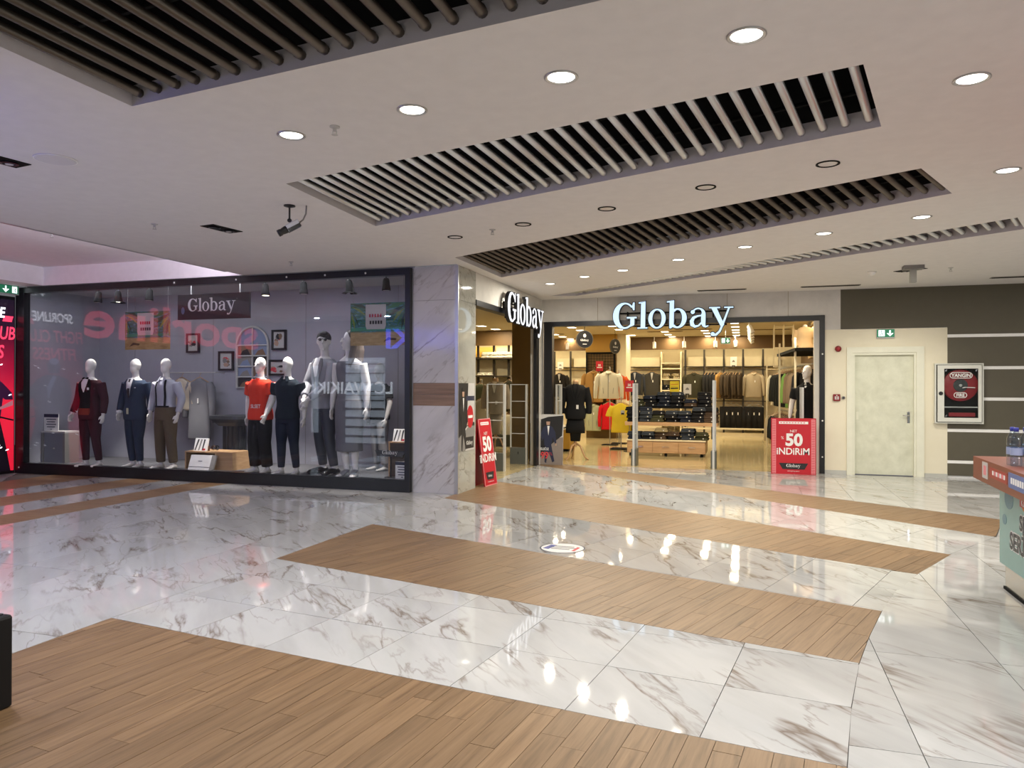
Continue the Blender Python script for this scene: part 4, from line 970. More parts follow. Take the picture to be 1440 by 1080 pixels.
# framed pictures and the arched mirror frame on the display back wall
def picture(px0, py0, px1, py1, lbl, seed):
    a, b = at_y(px0, py0, 11.57), at_y(px1, py1, 11.57); r = random.Random(seed)
    t = thing('picture_frame', lbl, 'picture', ((a.x+b.x)/2, 11.58, b.z), 'framed pictures on the display wall')
    e = .035
    G().box(a.x, b.x, 11.56, 11.6, b.z, b.z+e).box(a.x, b.x, 11.56, 11.6, a.z-e, a.z).box(a.x, a.x+e, 11.56, 11.6, b.z+e, a.z-e).box(b.x-e, b.x, 11.56, 11.6, b.z+e, a.z-e).mk('frame', M_black, t)
    G().box(a.x+e, b.x-e, 11.58, 11.598, b.z+e, a.z-e).mk('mount', M_lgreyp, t)
    w_, h_ = b.x-a.x-2*e, a.z-b.z-2*e
    cols = [M_greyp, M_ink, M_skinp, mat('print_umber', (.2, .12, .07), .6), M_ink_red]
    for i in range(6):
        x, z = r.uniform(.12, .7)*w_, r.uniform(.05, .55)*h_; q, s_ = r.uniform(.1, .28)*w_, r.uniform(.15, .4)*h_
        pts = [(x+q*math.cos(k)*r.uniform(.7, 1.2), z+s_/2+s_*.5*math.sin(k)*r.uniform(.7, 1.2)) for k in [0, 1, 2, 3, 4, 5]]
        pts = [(min(max(p[0], 0), w_), min(max(p[1], 0), h_)) for p in pts]
        G().prism(pts, (a.x+e, 11.58, b.z+e), EX, EZ, (0, -.001-.0004*i, 0)).mk('printed_shape', cols[(i+seed) % 5], t)
picture(262, 469, 280, 496, 'small black-framed picture under the hanging shop-name board', 1)
picture(307, 494, 328, 521, 'black-framed picture of figures just left of the arched frame', 2)
picture(382, 464, 402, 492, 'black-framed picture right of the arched frame, upper one', 3)
picture(378, 506, 405, 528, 'landscape black-framed picture behind the navy polo mannequin', 4)
a, b = at_y(332, 545, 11.55), at_y(376, 459, 11.55); cx = (a.x+b.x)/2; hw = (b.x-a.x)/2; zt = b.z-hw
t = thing('arched_frame', 'pale arched window frame with photographs behind its bars, on the display wall', 'picture', (cx, 11.58, a.z))
def bar(p, q, r=.022): return G().tube([p, q], r, 8)
for s in (-1, 1): bar((cx+s*hw, 11.57, a.z), (cx+s*hw, 11.57, zt)).mk('side_bar', M_lgreyp, t)
G().tube([(cx+hw*math.cos(k*math.pi/16), 11.57, zt+hw*math.sin(k*math.pi/16)) for k in range(17)], .022, 8).mk('arch', M_lgreyp, t, True)
bar((cx, 11.57, a.z), (cx, 11.57, b.z), .014).mk('mullion', M_lgreyp, t)
for i in range(5):
    z = a.z+(zt-a.z)*i/4; bar((cx-hw, 11.57, z), (cx+hw, 11.57, z), .014).mk('crossbar', M_lgreyp, t)
pc = [M_ink, mat('print_umber', (.2, .12, .07), .6), M_greyp, mat('print_sky', (.2, .25, .38), .5)]
for i in range(4):
    for s in (0, 1):
        x0 = cx-hw+.02 if s == 0 else cx+.015; z0 = a.z+(zt-a.z)*i/4+.015; z1 = a.z+(zt-a.z)*(i+1)/4-.015
        G().box(x0, x0+hw-.035, 11.585, 11.598, z0, z1).mk('photograph', pc[(i*3+s*2) % 4], t)
        G().prism([(0, 0), (hw*.7, 0), (hw*.5, (z1-z0)*.7), (hw*.2, (z1-z0)*.5)], (x0+.03, 11.585, z0), EX, EZ, (0, -.002, 0)).mk('printed_shape', pc[(i+s+1) % 4], t)
for s in (-1, 1):
    pts = [(0, 0)]+[(s*(hw-.02)*math.cos(k*math.pi/16), (hw-.02)*math.sin(k*math.pi/16)) for k in range(9)]
    if s < 0: pts = pts[::-1]
    G().prism(pts, (cx, 11.598, zt), EX, EZ, (0, -.012, 0)).mk('photograph', pc[3], t)
# notes, plinths, crate and small goods
def note(px0, py0, px1, py1, Y, lbl, head, cat='notice'):
    a, b = at_y(px0, py0, Y), at_y(px1, py1, Y); t = thing('notice', lbl, cat, ((a.x+b.x)/2, Y, b.z)); w_, h_ = b.x-a.x, a.z-b.z
    G().box(a.x, b.x, Y, Y+.012, b.z, a.z).mk('card', M_paper, t); G().box(a.x, b.x, Y-.002, Y, a.z-h_*.2, a.z).mk('heading', head, t)
    for i in range(4): G().box(a.x+w_*(.15+.06*(i % 2)), b.x-w_*(.15+.08*(i % 2)), Y-.002, Y, a.z-h_*(.34+.15*i), a.z-h_*(.29+.15*i)).mk('text_line', M_navyp, t)
    G().prism([(-.02, 0), (.02, 0), (0, .02)], ((a.x+b.x)/2, Y, b.z+h_*.07), EX, EZ, (0, -.002, 0)).mk('mark', M_navyp, t)
    return t, a, b
a, b = at_y(58, 606, 10.32), at_y(91, 652, 10.32)
t = thing('plinth', 'grey glass-fronted display plinth at the left end of the window', 'plinth', ((a.x+b.x)/2, 10.4, PLZ))
zt = a.z
G().box(a.x, b.x, 10.32, 10.62, zt-.03, zt).mk('top', M_lgreyp, t)
for x in (a.x, b.x-.05): G().box(x, x+.05, 10.32, 10.62, PLZ, zt-.03).mk('side_panel', M_greyp, t)
G().box(a.x+.05, b.x-.05, 10.34, 10.60, PLZ, zt-.03).mk('front_panel', mat('plinth_slate', (.20, .21, .24), .35), t)
G().lathe([(.02, 0), (.02, .02)], ((a.x+b.x)/2, 10.335, PLZ+.25), 12).mk('emblem', M_greyp, t)
n_, a2, b2 = note(62, 582, 82, 606, 10.36, 'white notice card with dark heading standing on the grey plinth', M_navyp)
a, b = at_y(260, 634, 10.30), at_y(327, 662, 10.30); z0 = PLZ
t = thing('wooden_crate', 'open-fronted beech crate table beside the suspenders mannequin', 'table', ((a.x+b.x)/2, 10.45, z0))
G().box(a.x, b.x, 10.30, 10.75, a.z-.025, a.z).mk('top_board', M_box, t)
for x0, x1 in ((a.x, a.x+.025), (b.x-.36, b.x-.335), (b.x-.025, b.x)): G().box(x0, x1, 10.30, 10.75, z0, a.z-.025).mk('side_board', M_box, t)
G().box(b.x-.335, b.x-.025, 10.31, 10.33, z0, a.z-.025).mk('door_board', M_box, t)
G().box(a.x+.025, b.x-.36, 10.73, 10.75, z0, a.z-.025).mk('back_board', M_box, t)
ztc = a.z
def giftbox(px, Y, z, w_, lbl, stripe=True, h=.22):
    p = at_y(px, 620, Y); t = thing('gift_box', lbl, 'box', (p.x, Y, z)); tilt = V((0, .25, .97)).normalized(); d = V((0, .97, -.25))*.03
    o = V((p.x-w_/2, Y, z)); G().prism([(0, 0), (w_, 0), (w_, h), (0, h)], o, EX, tilt, d).mk('box', M_paper, t)
    if stripe:
        for i in range(3): G().prism([(w_*(.08+.28*i), h*.05), (w_*(.16+.28*i), h*.05), (w_*(.34+.24*i), h*.9), (w_*(.22+.24*i), h*.92)], o-d*.05, EX, tilt, d*.04).mk('stripe', M_ink if i != 1 else M_greyp, t)
        G().prism([(w_*.7, h*.06), (w_*.9, h*.06), (w_*.9, h*.2), (w_*.7, h*.2)], o-d*.08, EX, tilt, d*.04).mk('seal', M_redd, t)
    return t
giftbox(281, 10.36, ztc, .26, 'white patterned gift box standing on the beech crate')
p = at_y(280, 655, 10.16)
t = thing('price_card', 'white tilted price card with dark border leaning on the crate front', 'notice', (p.x, 10.16, PLZ))
tl = V((0, .35, .94)).normalized(); o = V((p.x-.21, 10.13, PLZ))
G().prism([(0, 0), (.42, 0), (.42, .27), (0, .27)], o, EX, tl, V((0, .03, -.011))).mk('card', M_paper, t)
G().prism([(.42, 0), (.50, .03), (.50, .27), (.42, .27)], o, EX, tl, V((0, .03, -.011))).mk('side', M_greyp, t)
G().prism([(0, .06), (.42, .06), (.42, .068), (0, .068)], o, EX, tl, V((0, -.002, 0))).mk('line', M_ink, t)
G().prism([(.17, .16), (.25, .16), (.25, .17), (.17, .17)], o, EX, tl, V((0, -.002, 0))).mk('text_line', M_navyp, t)
for i, (px, m_, l) in enumerate(((292, mat('leather_tan', (.16, .07, .03), .4), 'tan leather wallet standing on the crate'), (300, mat('leather_brown', (.08, .035, .018), .4), 'brown leather belt coil on the crate'), (305, M_blackm, 'black leather belt coil on the crate'))):
    p = at_y(px, 630, 10.42); t = thing('belt_coil' if i else 'wallet', l, 'belt' if i else 'wallet', (p.x, 10.42, ztc))
    if i:
        G().tube([(p.x+(.045-.0012*k)*math.cos(k*.55), 10.42+.0008*k, ztc+.055+(.045-.0012*k)*math.sin(k*.55)) for k in range(26)], .012, 6, .4, (0, 1, 0)).mk('strap', m_, t, True)
        G().box(p.x+.03, p.x+.055, 10.40, 10.415, ztc+.035, ztc+.07).mk('buckle', M_chrome, t)
    else:
        G().rbox(p.x-.04, p.x+.04, 10.41, 10.43, ztc, ztc+.085, .006).mk('cover', m_, t); G().rbox(p.x-.035, p.x+.035, 10.405, 10.41, ztc+.006, ztc+.08, .002).mk('flap', m_, t)
# dark column pedestal
p = at_y(330, 650, 11.05)
t = thing('pedestal', 'dark fluted pedestal with a moulded capital behind the red T-shirt mannequin', 'pedestal', (p.x, 11.05, PLZ))
mp = mat('pedestal_black', (.022, .024, .028), .5)
for z0, z1, r0, r1 in ((.0, .06, .26, .26), (.06, .10, .24, .21), (.70, .76, .22, .27), (.76, .82, .30, .32), (.82, .88, .34, .34)):
    G().rings([(p.x, 11.05, PLZ+z0, r0, r0), (p.x, 11.05, PLZ+z1, r1, r1)], 24, pw=5).mk('moulding', mp, t)
g = G()
rs = []
for z in (.10, .3, .5, .70): rs.append((p.x, 11.05, PLZ+z, .2, .2))
n = 48; base = len(g.v)
for cx_, cy_, z, rx, ry in rs:
    for j in range(n):
        an = 2*math.pi*j/n; rr = rx*(1-.07*(j % 4 == 0)); g.v.append((cx_+rr*math.cos(an), cy_+rr*math.sin(an), z))
for i in range(3):
    for j in range(n): g.f.append((i*n+j, i*n+(j+1) % n, (i+1)*n+(j+1) % n, (i+1)*n+j))
g.mk('fluted_shaft', mp, t)
# right-end plinth, name plate, card and box
a, b = at_y(547, 621, 10.4), at_y(574, 668, 10.4)
t = thing('plinth', 'dark timber plinth at the right end of the display window', 'plinth', ((a.x+b.x)/2, 10.5, PLZ))
G().box(a.x, b.x, 10.4, 10.75, PLZ, a.z-.02).mk('body', mat('plinth_umber', (.07, .045, .028), .5), t); G().box(a.x-.01, b.x+.01, 10.39, 10.76, a.z-.02, a.z).mk('top', M_box, t); G().box(a.x, a.x+.02, 10.385, 10.4, PLZ, a.z-.02).mk('edge_strip', M_box, t)
giftbox(561, 10.45, a.z, .22, 'white patterned gift box on the dark plinth by the window corner', True, .2)
a, b = at_y(527, 633, 10.3), at_y(570, 643, 10.3)
t = thing('name_plate', 'black trapezoid shop name plate in front of the dark plinth', 'sign', ((a.x+b.x)/2, 10.3, b.z))
w_, h_ = b.x-a.x, a.z-b.z
G().prism([(w_*.09, 0), (w_*.91, 0), (w_, h_), (0, h_)], (a.x, 10.3, b.z), EX, EZ, (0, .02, 0)).mk('plate', M_black, t)
serif_print(t, (a.x+w_*.25, 10.3, b.z+h_*.38), EX, EZ, NF, w_*.5, M_paper)
G().cyl(((a.x+b.x)/2, 10.33, PLZ), ((a.x+b.x)/2, 10.33, b.z+.02), .012, 8).mk('stem', M_black, t); G().box((a.x+b.x)/2-.08, (a.x+b.x)/2+.08, 10.28, 10.4, PLZ, PLZ+.01).mk('foot', M_black, t)
note(556, 649, 575, 674, 10.08, 'white price notice leaning inside the window corner', M_navyp)
WORDS = ['first', 'second', 'third', 'fourth', 'fifth', 'sixth', 'seventh', 'eighth', 'ninth', 'tenth', 'eleventh', 'twelfth', 'thirteenth', 'fourteenth', 'fifteenth', 'sixteenth', 'seventeenth', 'eighteenth', 'nineteenth']
# ------------------------------------------------------------------ shop interior
ZS, YK = 3.14, 25.0
fs_ = G().box(-9.4, 1.6, YB, YK+.2, -.03, 0).box(-9.4, XS, 11.66, YB, -.03, 0).box(-4.75, XS, 10.69, 11.66, -.03, 0)
struct(fs_.mk('floor_shop', M_storefl))
struct(G().box(-9.4, 1.5, YB+.16, YK+.2, ZS, ZS+.1).box(-9.4, XS-.16, 11.66, YB+.16, ZS, ZS+.1).mk('ceiling_shop', M_warmw))
bk = struct(G().box(-9.4, 1.5, YK, YK+.2, 0, ZS).mk('wall_shop_back', M_shelfw))
struct(G().box(-9.6, -9.4, 11.66, YK+.2, 0, ZS).mk('wall_shop_left', M_shelfw))
swr = struct(G().box(1.45, 1.6, YB+.16, YK, 0, ZS).mk('wall_shop_right', M_fascia))
struct(G().box(-9.4, 1.45, 24.0, 24.12, 2.74, ZS).mk('trim_5', M_fascia))
struct(G().box(-9.4, 1.45, 24.4, YK, .0, .12).mk('trim_6', M_shelfw))
for i in range(14):
    y = 15.3+i*.42; G().box(1.40, 1.45, y, y+.36, 2.3, ZS).mk('wall_slat', M_slat, swr)
def strip_light(p, sx, sy, watts, col=(1, .82, .5), rot=None):
    l = bpy.data.lights.new('lamp', 'AREA'); l.shape = 'RECTANGLE'; l.size = sx; l.size_y = sy; l.energy = watts; l.color = col
    o = bpy.data.objects.new('lamp', l); COL.objects.link(o); o.location = p
    if rot: o.rotation_euler = rot
    return o
t = thing('shelf_strip_light', 'warm strip light hidden behind the brown fascia at the back of the shop', 'strip light', (-4, 24.4, 2.9))
G().box(-9.2, 1.3, 24.12, 24.2, 2.84, 2.9).mk('channel', M_alu, t); o = strip_light((0, -.22, -.075), 10.4, .06, 62, rot=(D(25), 0, 0)); o.parent = t
t = thing('shelf_strip_light', 'warm strip light over the slatted wall at the right of the shop', 'strip light', (1.36, 17.5, 3.1))
G().box(1.33, 1.40, 15.3, 20.2, 3.08, 3.14).mk('channel', M_alu, t); o = strip_light((0, .2, -.05), .06, 4.6, 30, rot=(0, D(20), 0)); o.parent = t
# ceiling panel lamps
PLP = [(804, 460), (816, 464), (780.5, 470), (791, 473), (802, 476), (861, 458), (870, 463), (888.5, 471), (935, 466), (939.5, 470), (945, 473), (991, 464.5), (994, 468), (996, 472), (1033, 453.7), (1034, 459), (1034.5, 463.6), (1035, 467), (1035.5, 471), (677, 458), (697, 462.5), (715, 466.7), (700, 474.8), (674, 479), (717, 478)]
for i, (x, y) in enumerate(PLP):
    p = at_z(x, y, ZS)
    side = 'behind the side entry' if x < 720 else 'behind the main entrance'
    k = sorted([q[0] for q in PLP if (q[0] < 720) == (x < 720)]).index(x)
    t = thing('panel_lamp', f'square warm shop ceiling lamp, {WORDS[k]} from the left, seen {side}', 'ceiling light', p, f'shop ceiling lamps {side}')
    G().box(p.x-.11, p.x+.11, p.y-.14, p.y+.14, ZS-.012, ZS).mk('trim', M_white, t); G().box(p.x-.095, p.x+.095, p.y-.125, p.y+.125, ZS-.016, ZS-.011).mk('lens', M_lens2, t)
    lamp(t, STORE_W*(2. if x < 720 else .85), .18, (1, .85, .58), -.02, 'SQUARE')
for x in (-3.3, -.9, .6):
    t = thing('panel_lamp', 'warm ceiling lamp just inside the shop, hidden by the header', 'ceiling light', (x, 15.6, ZS), 'shop ceiling lamps behind the header')
    G().box(x-.11, x+.11, 15.46, 15.74, ZS-.012, ZS).mk('trim', M_white, t); G().box(x-.095, x+.095, 15.475, 15.725, ZS-.016, ZS-.011).mk('lens', M_lens2, t); lamp(t, STORE_W*2.4, .2, (1, .86, .62), -.02, 'SQUARE')
for x, y, lbl in ((760, 470, 'first'), (925, 466, 'second'), (965, 463, 'third'), (1075, 463, 'fourth')):
    p = at_z(x+10, y, ZS); t = thing('ceiling_grille', f'brown slot vent in the shop ceiling, {lbl} from the left', 'air vent', p)
    G().box(p.x-.5, p.x+.5, p.y-.1, p.y+.1, ZS-.01, ZS).mk('vent_frame', mat('vent_brown', (.3, .22, .12), .6), t)
    for k in (-.04, .04): G().box(p.x-.46, p.x+.46, p.y+k-.02, p.y+k+.02, ZS-.014, ZS-.01).mk('blade', M_fascia, t)
# white cylinder spots
def cyl_spot(p, lbl, grp, tilt=.0, m=None, dz=.0):
    t = thing('cylinder_spot', lbl, 'spotlight', p, grp)
    a = V((tilt, -.25, -1)).normalized(); G().cyl(p, p+V((0, 0, -.05-dz)), .012, 8).mk('stem', M_white, t)
    q = p+V((0, 0, -.05-dz)); G().tube([q, q+a*.01, q+a*.2, q+a*.21], [.05, .058, .058, .05], 14).mk('lamp_head', m or M_white, t, True); G().cyl(q+a*.211, q+a*.213, .045, 14).mk('lens', M_lgreyp, t)
for x in (798, 882, 920, 962, 1006, 1034, 693, 718):
    p = at_y(x, 481, 23.8); p.z = ZS
    k = [798, 882, 920, 962, 1006, 1034, 693, 718].index(x)
    cyl_spot(p, f'white cylinder spotlight before the brown fascia, {WORDS[k if k < 6 else k-6]} from the left '+('through the side entry' if x < 730 else 'through the main entrance'), 'spotlights along the brown fascia', .25 if x < 730 else .05, dz=.12)
xt = at_y(1052, 470, 18).x
t = thing('light_track', 'white ceiling track carrying a row of spotlights near the right rack', 'light track', (.0, 18, ZS))
pa, pb = at_z(1053, 452, ZS), at_z(1056, 476, ZS); G().box(min(pa.x, pb.x)-.02, min(pa.x, pb.x)+.02, pa.y, pb.y, ZS-.03, ZS).mk('rail', M_white, t)
for k in range(6):
    p = lerp(pa, pb, (k+.3)/6); p.z = ZS-.028; p.x = min(pa.x, pb.x)
    cyl_spot(p, f'white spotlight on the shop ceiling track, {WORDS[k]} from its near end', 'spotlights on the shop track', .5)
# uprights and rails on the back wall
def xs(px, Y=24.5): return at_y(px, 500, Y).x
def zz(py, Y=24.5, px=960): return at_y(px, py, Y).z
mu = mat('upright_dark', (.025, .018, .012), .5)
WR = thing('wall_rack', 'dark steel wall rack with uprights and rails along the back of the shop', 'rack', (0, 24.6, 0))
for px in (780.5, 803, 964, 990.5, 1018, 1045, 1073, 1096): G().box(xs(px)-.028, xs(px)+.028, 24.42, 24.48, 0, 2.74).mk('upright', mu, WR)
for pa_, pb_ in ((768, 826), (884, 930), (962, 1096)):
    for z in (2.20, 2.095): G().box(xs(pa_), xs(pb_), 24.42, 24.46, z-.012, z+.012).mk('rail', mu, WR)
    G().box(xs(pa_), xs(pb_), 24.42, 24.46, 1.10, 1.13).mk('rail', mu, WR); G().box(xs(pa_), xs(pb_), 24.3, 24.42, .22, .27).mk('plinth_edge', M_shelfw, WR)
for pa_, pb_ in ((781, 803), (804, 826), (885, 928), (965, 990), (991, 1017.5), (1018.5, 1044.5), (1045.5, 1072.5), (1073.5, 1096)):
    G().box(xs(pa_)+.03, xs(pb_)-.03, 24.7, 24.98, 2.2, 2.52).mk('light_box', M_shelfw, WR)
t = thing('white_shelf_unit', 'narrow cream shelf unit between the grey blazers and the dark jackets', 'shelf', (xs(944), 24.6, 0))
xa, xb = xs(930), xs(959)
for x in (xa, xb-.04): G().box(x, x+.04, 24.3, 24.9, 0, 2.68).mk('side_panel', M_shelfw, t)
SHZ = [.3, .68, 1.06, 1.42, 1.78, 2.12, 2.3]
for z in SHZ: G().box(xa+.04, xb-.04, 24.3, 24.9, z, z+.035).mk('shelf', M_shelfw, t)
# ---- garments
def hanger(t, z=0, w=.2, m=None):
    G().tube([(0, 0, .07), (.018, 0, .085), (.03, 0, .07), (.02, 0, .05), (0, 0, .035), (0, 0, -.01)], .004, 5).tube([(-w, 0, -.10), (-.03, 0, -.015), (0, 0, -.008), (.03, 0, -.015), (w, 0, -.10)], .009, 6).mk('hanger', m or M_box, t)
def jacket(name, label, cat, m, w=.22, h=.72, group=None, style='zip', sl=.60, det=None, tagm=True, dep=.075):
    t = thing(name, label, cat, (0, 0, 0), group); hanger(t)
    g = G(); g.rings([(0, 0, -.03, .055, .045), (0, 0, -.06, .09, .06), (0, 0, -.10, w*.80, dep*.9), (0, 0, -.16, w*.98, dep), (0, 0, -.32, w*.96, dep*1.05), (0, 0, -.52, w*.95, dep*1.05), (0, 0, -h+.03, w*1.02, dep), (0, 0, -h, w*1.0, dep*.9)], 18, pw=2.4); g.mk('garment_body', m, t, True)
    for s in (-1, 1):
        g = G(); e = sl
        g.tube([(s*w*.86, 0, -.115), (s*w*1.07, -.005, -.20), (s*w*1.22, -.01, -.16-e*.5), (s*w*1.26, -.03, -.14-e), (s*w*1.26, -.032, -.15-e)], [.062, .072, .064, .052 if e > .3 else .075, .046 if e > .3 else .07], 12, .8); g.mk('sleeve', m, t, True)
    det = det or m
    if style == 'zip':
        G().box(-.006, .006, -dep*1.13, -dep*.8, -h+.02, -.09).mk('zip', det, t)
        G().tube([(-.075, -.02, -.055), (-.05, -.07, -.075), (0, -.085, -.10), (.05, -.07, -.075), (.075, -.02, -.055)], [.012, .018, .016, .018, .012], 8).mk('collar', m, t, True)
        for s in (-1, 1): G().tube([(s*w*.5, -dep*1.02, -h*.62), (s*w*.45, -dep*1.02, -h*.82)], .005, 5).mk('pocket', det, t)
    elif style == 'blazer':
        for s in (-1, 1): G().prism([(s*.005, -.36), (s*.035, -.12), (s*.06, -.045), (s*.10, -.10), (s*.085, -.2)][::s], (0, -dep*1.1, 0), EX, EZ, (0, .012, 0)).mk('lapel', det, t)
        G().prism([(-.04, -.06), (0, -.30), (.04, -.06)], (0, -dep*1.04, 0), EX, EZ, (0, .012, 0)).mk('shirt_front', M_lgreyp, t)
    if tagm: G().box(.02, .05, -dep*1.22, -dep*1.2, -h*.42, -h*.34).mk('price_tag', M_paper, t)
    return t
def hang(t, px, pyt, Y, rz=0, sc=1.):      # top of the garment at photo pixel (px, pyt) at depth Y
    p = at_y(px, pyt, Y); t.location = p+V((0, 0, .03*sc)); t.rotation_euler = (0, 0, rz); t.scale = (sc, sc, sc)
    return t
k_navy, k_char, k_olive, k_tan = K('wool_navy', (.03, .034, .045)), K('wool_charcoal', (.045, .042, .036)), K('wool_olive', (.035, .032, .018)), K('cloth_tan', (.30, .165, .05))
k_wh, k_or, k_gr, k_yl = K('cloth_cream_white', (.72, .68, .54)), K('cloth_orange', (.65, .10, .02)), K('cloth_sage', (.36, .38, .26)), K('cloth_yellow', (.86, .64, .05))
k_bei, k_brn, k_dk = K('cloth_beige', (.40, .33, .23)), K('cloth_dark_brown', (.05, .035, .022)), K('cloth_near_black', (.013, .012, .012))
hang(jacket('blazer', 'slate grey blazer hanging at the back wall, left of the brown blazer', 'jacket', k_navy, .26, .86, style='blazer'), 893, 523, 24.44, sc=1.02)
hang(jacket('blazer', 'brownish charcoal blazer hanging beside the cream shelf unit', 'jacket', k_char, .26, .86, style='blazer'), 917, 523, 24.44, sc=1.02)
hang(jacket('jacket', 'dark olive jacket hanging front-on below the dark rail', 'jacket', k_olive, .27, .84, style='zip'), 976, 524, 24.44)
hang(jacket('overshirt', 'cream overshirt hanging front-on near the right rack', 'jacket', k_bei, .25, .80, style='zip'), 1060, 524, 24.44)
hang(jacket('blazer', 'black blazer with white shirt at the far left of the back wall', 'jacket', k_dk, .25, .82, style='blazer'), 787, 525, 24.44)
side = [(c, jacket('jacket', l, 'jacket', m_, .23, h_, gname, 'plain', .58, tagm=False)) for c, l, m_, h_, gname in (
    ('black', 'black jacket hanging sideways in the row on the back wall', k_dk, .80, 'dark jackets on the back wall rail'), ('tan', 'tan fur-collared coat hanging sideways in the back wall row', k_tan, .82, None), ('brown', 'dark brown jacket hanging sideways in the row on the back wall', k_brn, .84, 'dark jackets on the back wall rail'))]
used = set()
def hang_copy(key, px, py, Y, rz, sc=1., label=None):
    src = dict(side)[key]
    if key not in used:
        used.add(key); hang(src, px, py, Y, rz, sc); src['label'] = label or src['label']; return src
    p = at_y(px, py, Y); return dup(src, p+V((0, 0, .03*sc)), rz, label, None, (sc, sc, sc))
for i, px in enumerate((993, 997, 1001.5, 1006)): hang_copy('black', px, 524.5+RND.uniform(-.3, .3), 24.42, D(78+RND.uniform(-8, 8)), label=f'black jacket hung sideways on the back wall, {WORDS[i]} right of the olive jacket')
hang_copy('tan', 1013, 524, 24.40, D(60), 1.0)
for i, px in enumerate((1020, 1024, 1028, 1032, 1036.5, 1041)): hang_copy('brown', px, 524.5+RND.uniform(-.3, .3), 24.42, D(72+RND.uniform(-10, 10)), label=f'dark brown jacket hung sideways on the back wall, {WORDS[i]} right of the tan coat')
# lower row of trousers on the back wall
def trousers_hung(label, m_, group):
    t = thing('hung_trousers', label, 'trousers', (0, 0, 0), group); hanger(t, w=.17, m=M_alu)
    G().rings([(0, 0, -.10, .17, .03), (0, 0, -.16, .18, .04), (0, 0, -.5, .17, .035), (0, 0, -.80, .165, .03)], 14, pw=3).mk('garment_body', m_, t, True)
    G().box(-.15, -.01, -.045, -.03, -.80, -.22).mk('front_leg', m_, t, True); G().box(.03, .06, -.05, -.046, -.36, -.28).mk('price_tag', M_paper, t)
    return t
tr0 = trousers_hung('black trousers hanging in the lower row of the back wall', k_dk, 'trousers in the lower back row')
first = True
for px in (1020, 1028, 1036, 1050, 1058, 1066):
    p = at_y(px, 574, 24.44); p.z = 1.04; k = (1020, 1028, 1036, 1050, 1058, 1066).index(px); l_ = f'black trousers in the lower row of the back wall, {WORDS[k]} from the left'
    if first: tr0.location = p; first = False; tr0['label'] = l_
    else: dup(tr0, p, D(RND.uniform(-12, 12)), l_)
# right rack: rail along the wall with jackets seen edge-on
t = thing('clothes_rail', 'white steel clothes rail with dark top shelf along the right wall', 'rack', (1.0, 17.5, 0))
def rxy(y): return 1.13-(y-16)*.108
for z, r_ in ((2.02, .016), (.98, .014)): G().cyl((rxy(15.9), 15.9, z), (rxy(20.4), 20.4, z), r_, 10).mk('rail', M_alu, t)
for y in (16.0, 18.1, 20.3): G().box(rxy(y)-.33, rxy(y)-.29, y-.02, y+.02, 0, 2.55).mk('post', M_shelfw, t); G().box(rxy(y)-.29, rxy(y)+.2, y-.015, y+.015, 2.0, 2.03).mk('bracket', M_shelfw, t)
G().prism([(.80, 15.7), (1.42, 15.7), (1.42, 18.6), (.55, 18.6)], (0, 0, 2.27), EX, (0, 1, 0), (0, 0, .06)).mk('top_shelf', M_blackm, t); G().box(1.38, 1.42, 15.7, 18.6, 2.33, 2.36).mk('shelf_edge', M_blackm, t)
G().box(1.40, 1.45, 15.8, 18.5, 2.15, 2.27).mk('shelf_bracket', M_blackm, t)
order = [('cloth_cream_white', 'white'), ('x', 'black'), ('x', 'black'), ('x', 'black'), ('x', 'black'), ('x', 'black'), ('x', 'black'), ('g', 'green'), ('b', 'tan'), ('b', 'tan'), ('b', 'tan'), ('d', 'dark'), ('d', 'dark')]
kk = {'white': k_wh, 'black': K('wool_ink', (.016, .019, .018)), 'green': K('cloth_green', (.22, .40, .10)), 'tan': K('wool_taupe', (.21, .15, .095)), 'dark': k_dk}
lb = {'white': 'white coat at the far end of the right-hand rail', 'black': 'inky black jacket among the far jackets of the right-hand rail', 'green': 'light green jacket on the right-hand rail between dark and taupe ones', 'tan': 'taupe jacket hanging on the right-hand rail', 'dark': 'black jacket at the near end of the right-hand rail'}
proto = {}; cnt2 = {}
ys = [20.1, 19.7, 19.4, 19.1, 18.8, 18.5, 18.2, 17.75, 17.35, 17.0, 16.7, 16.35, 16.1]
for (q, key), y in zip(order, ys):
    loc = V((rxy(y)-.01, y, 1.95)); rz = D(RND.uniform(-10, 6)-12)
    if key not in proto:
        proto[key] = jacket('jacket', lb[key], 'jacket', kk[key], .23, .86, None if key in ('white', 'green') else 'jackets of one colour on the right rail: '+key, 'plain', .6, tagm=False); proto[key].location = loc; proto[key].rotation_euler = (0, 0, rz)
    else:
        cnt2[key] = cnt2.get(key, 1)+1; dup(proto[key], loc, rz, f'{key} jacket on the right rail, {WORDS[cnt2[key]-1]} of its colour from the far end')
lowc = [('low_dark', k_dk, 'black coat on the lower rail of the right rack'), ('low_navy', K('denim_navy', (.02, .024, .032)), 'navy garment on the lower rail of the right rack')]
pr = {}
for i, y in enumerate((20.1, 19.8, 19.5, 19.2, 18.9, 18.6, 18.3, 18.0, 17.7, 17.4)):
    k0, m0, l0 = lowc[i % 2]
    loc = V((rxy(y)-.01, y, .91)); rz = D(RND.uniform(-10, 6)-10)
    if k0 not in pr: pr[k0] = jacket('hung_coat', l0, 'coat', m0, .22, .72, 'coats on the lower right rail: '+k0[4:], 'plain', .5, tagm=False); pr[k0].location = loc; pr[k0].rotation_euler = (0, 0, rz)
    else: dup(pr[k0], loc, rz, f'{k0[4:]} coat on the lower right rail, {WORDS[i//2]} of its colour from the far end')
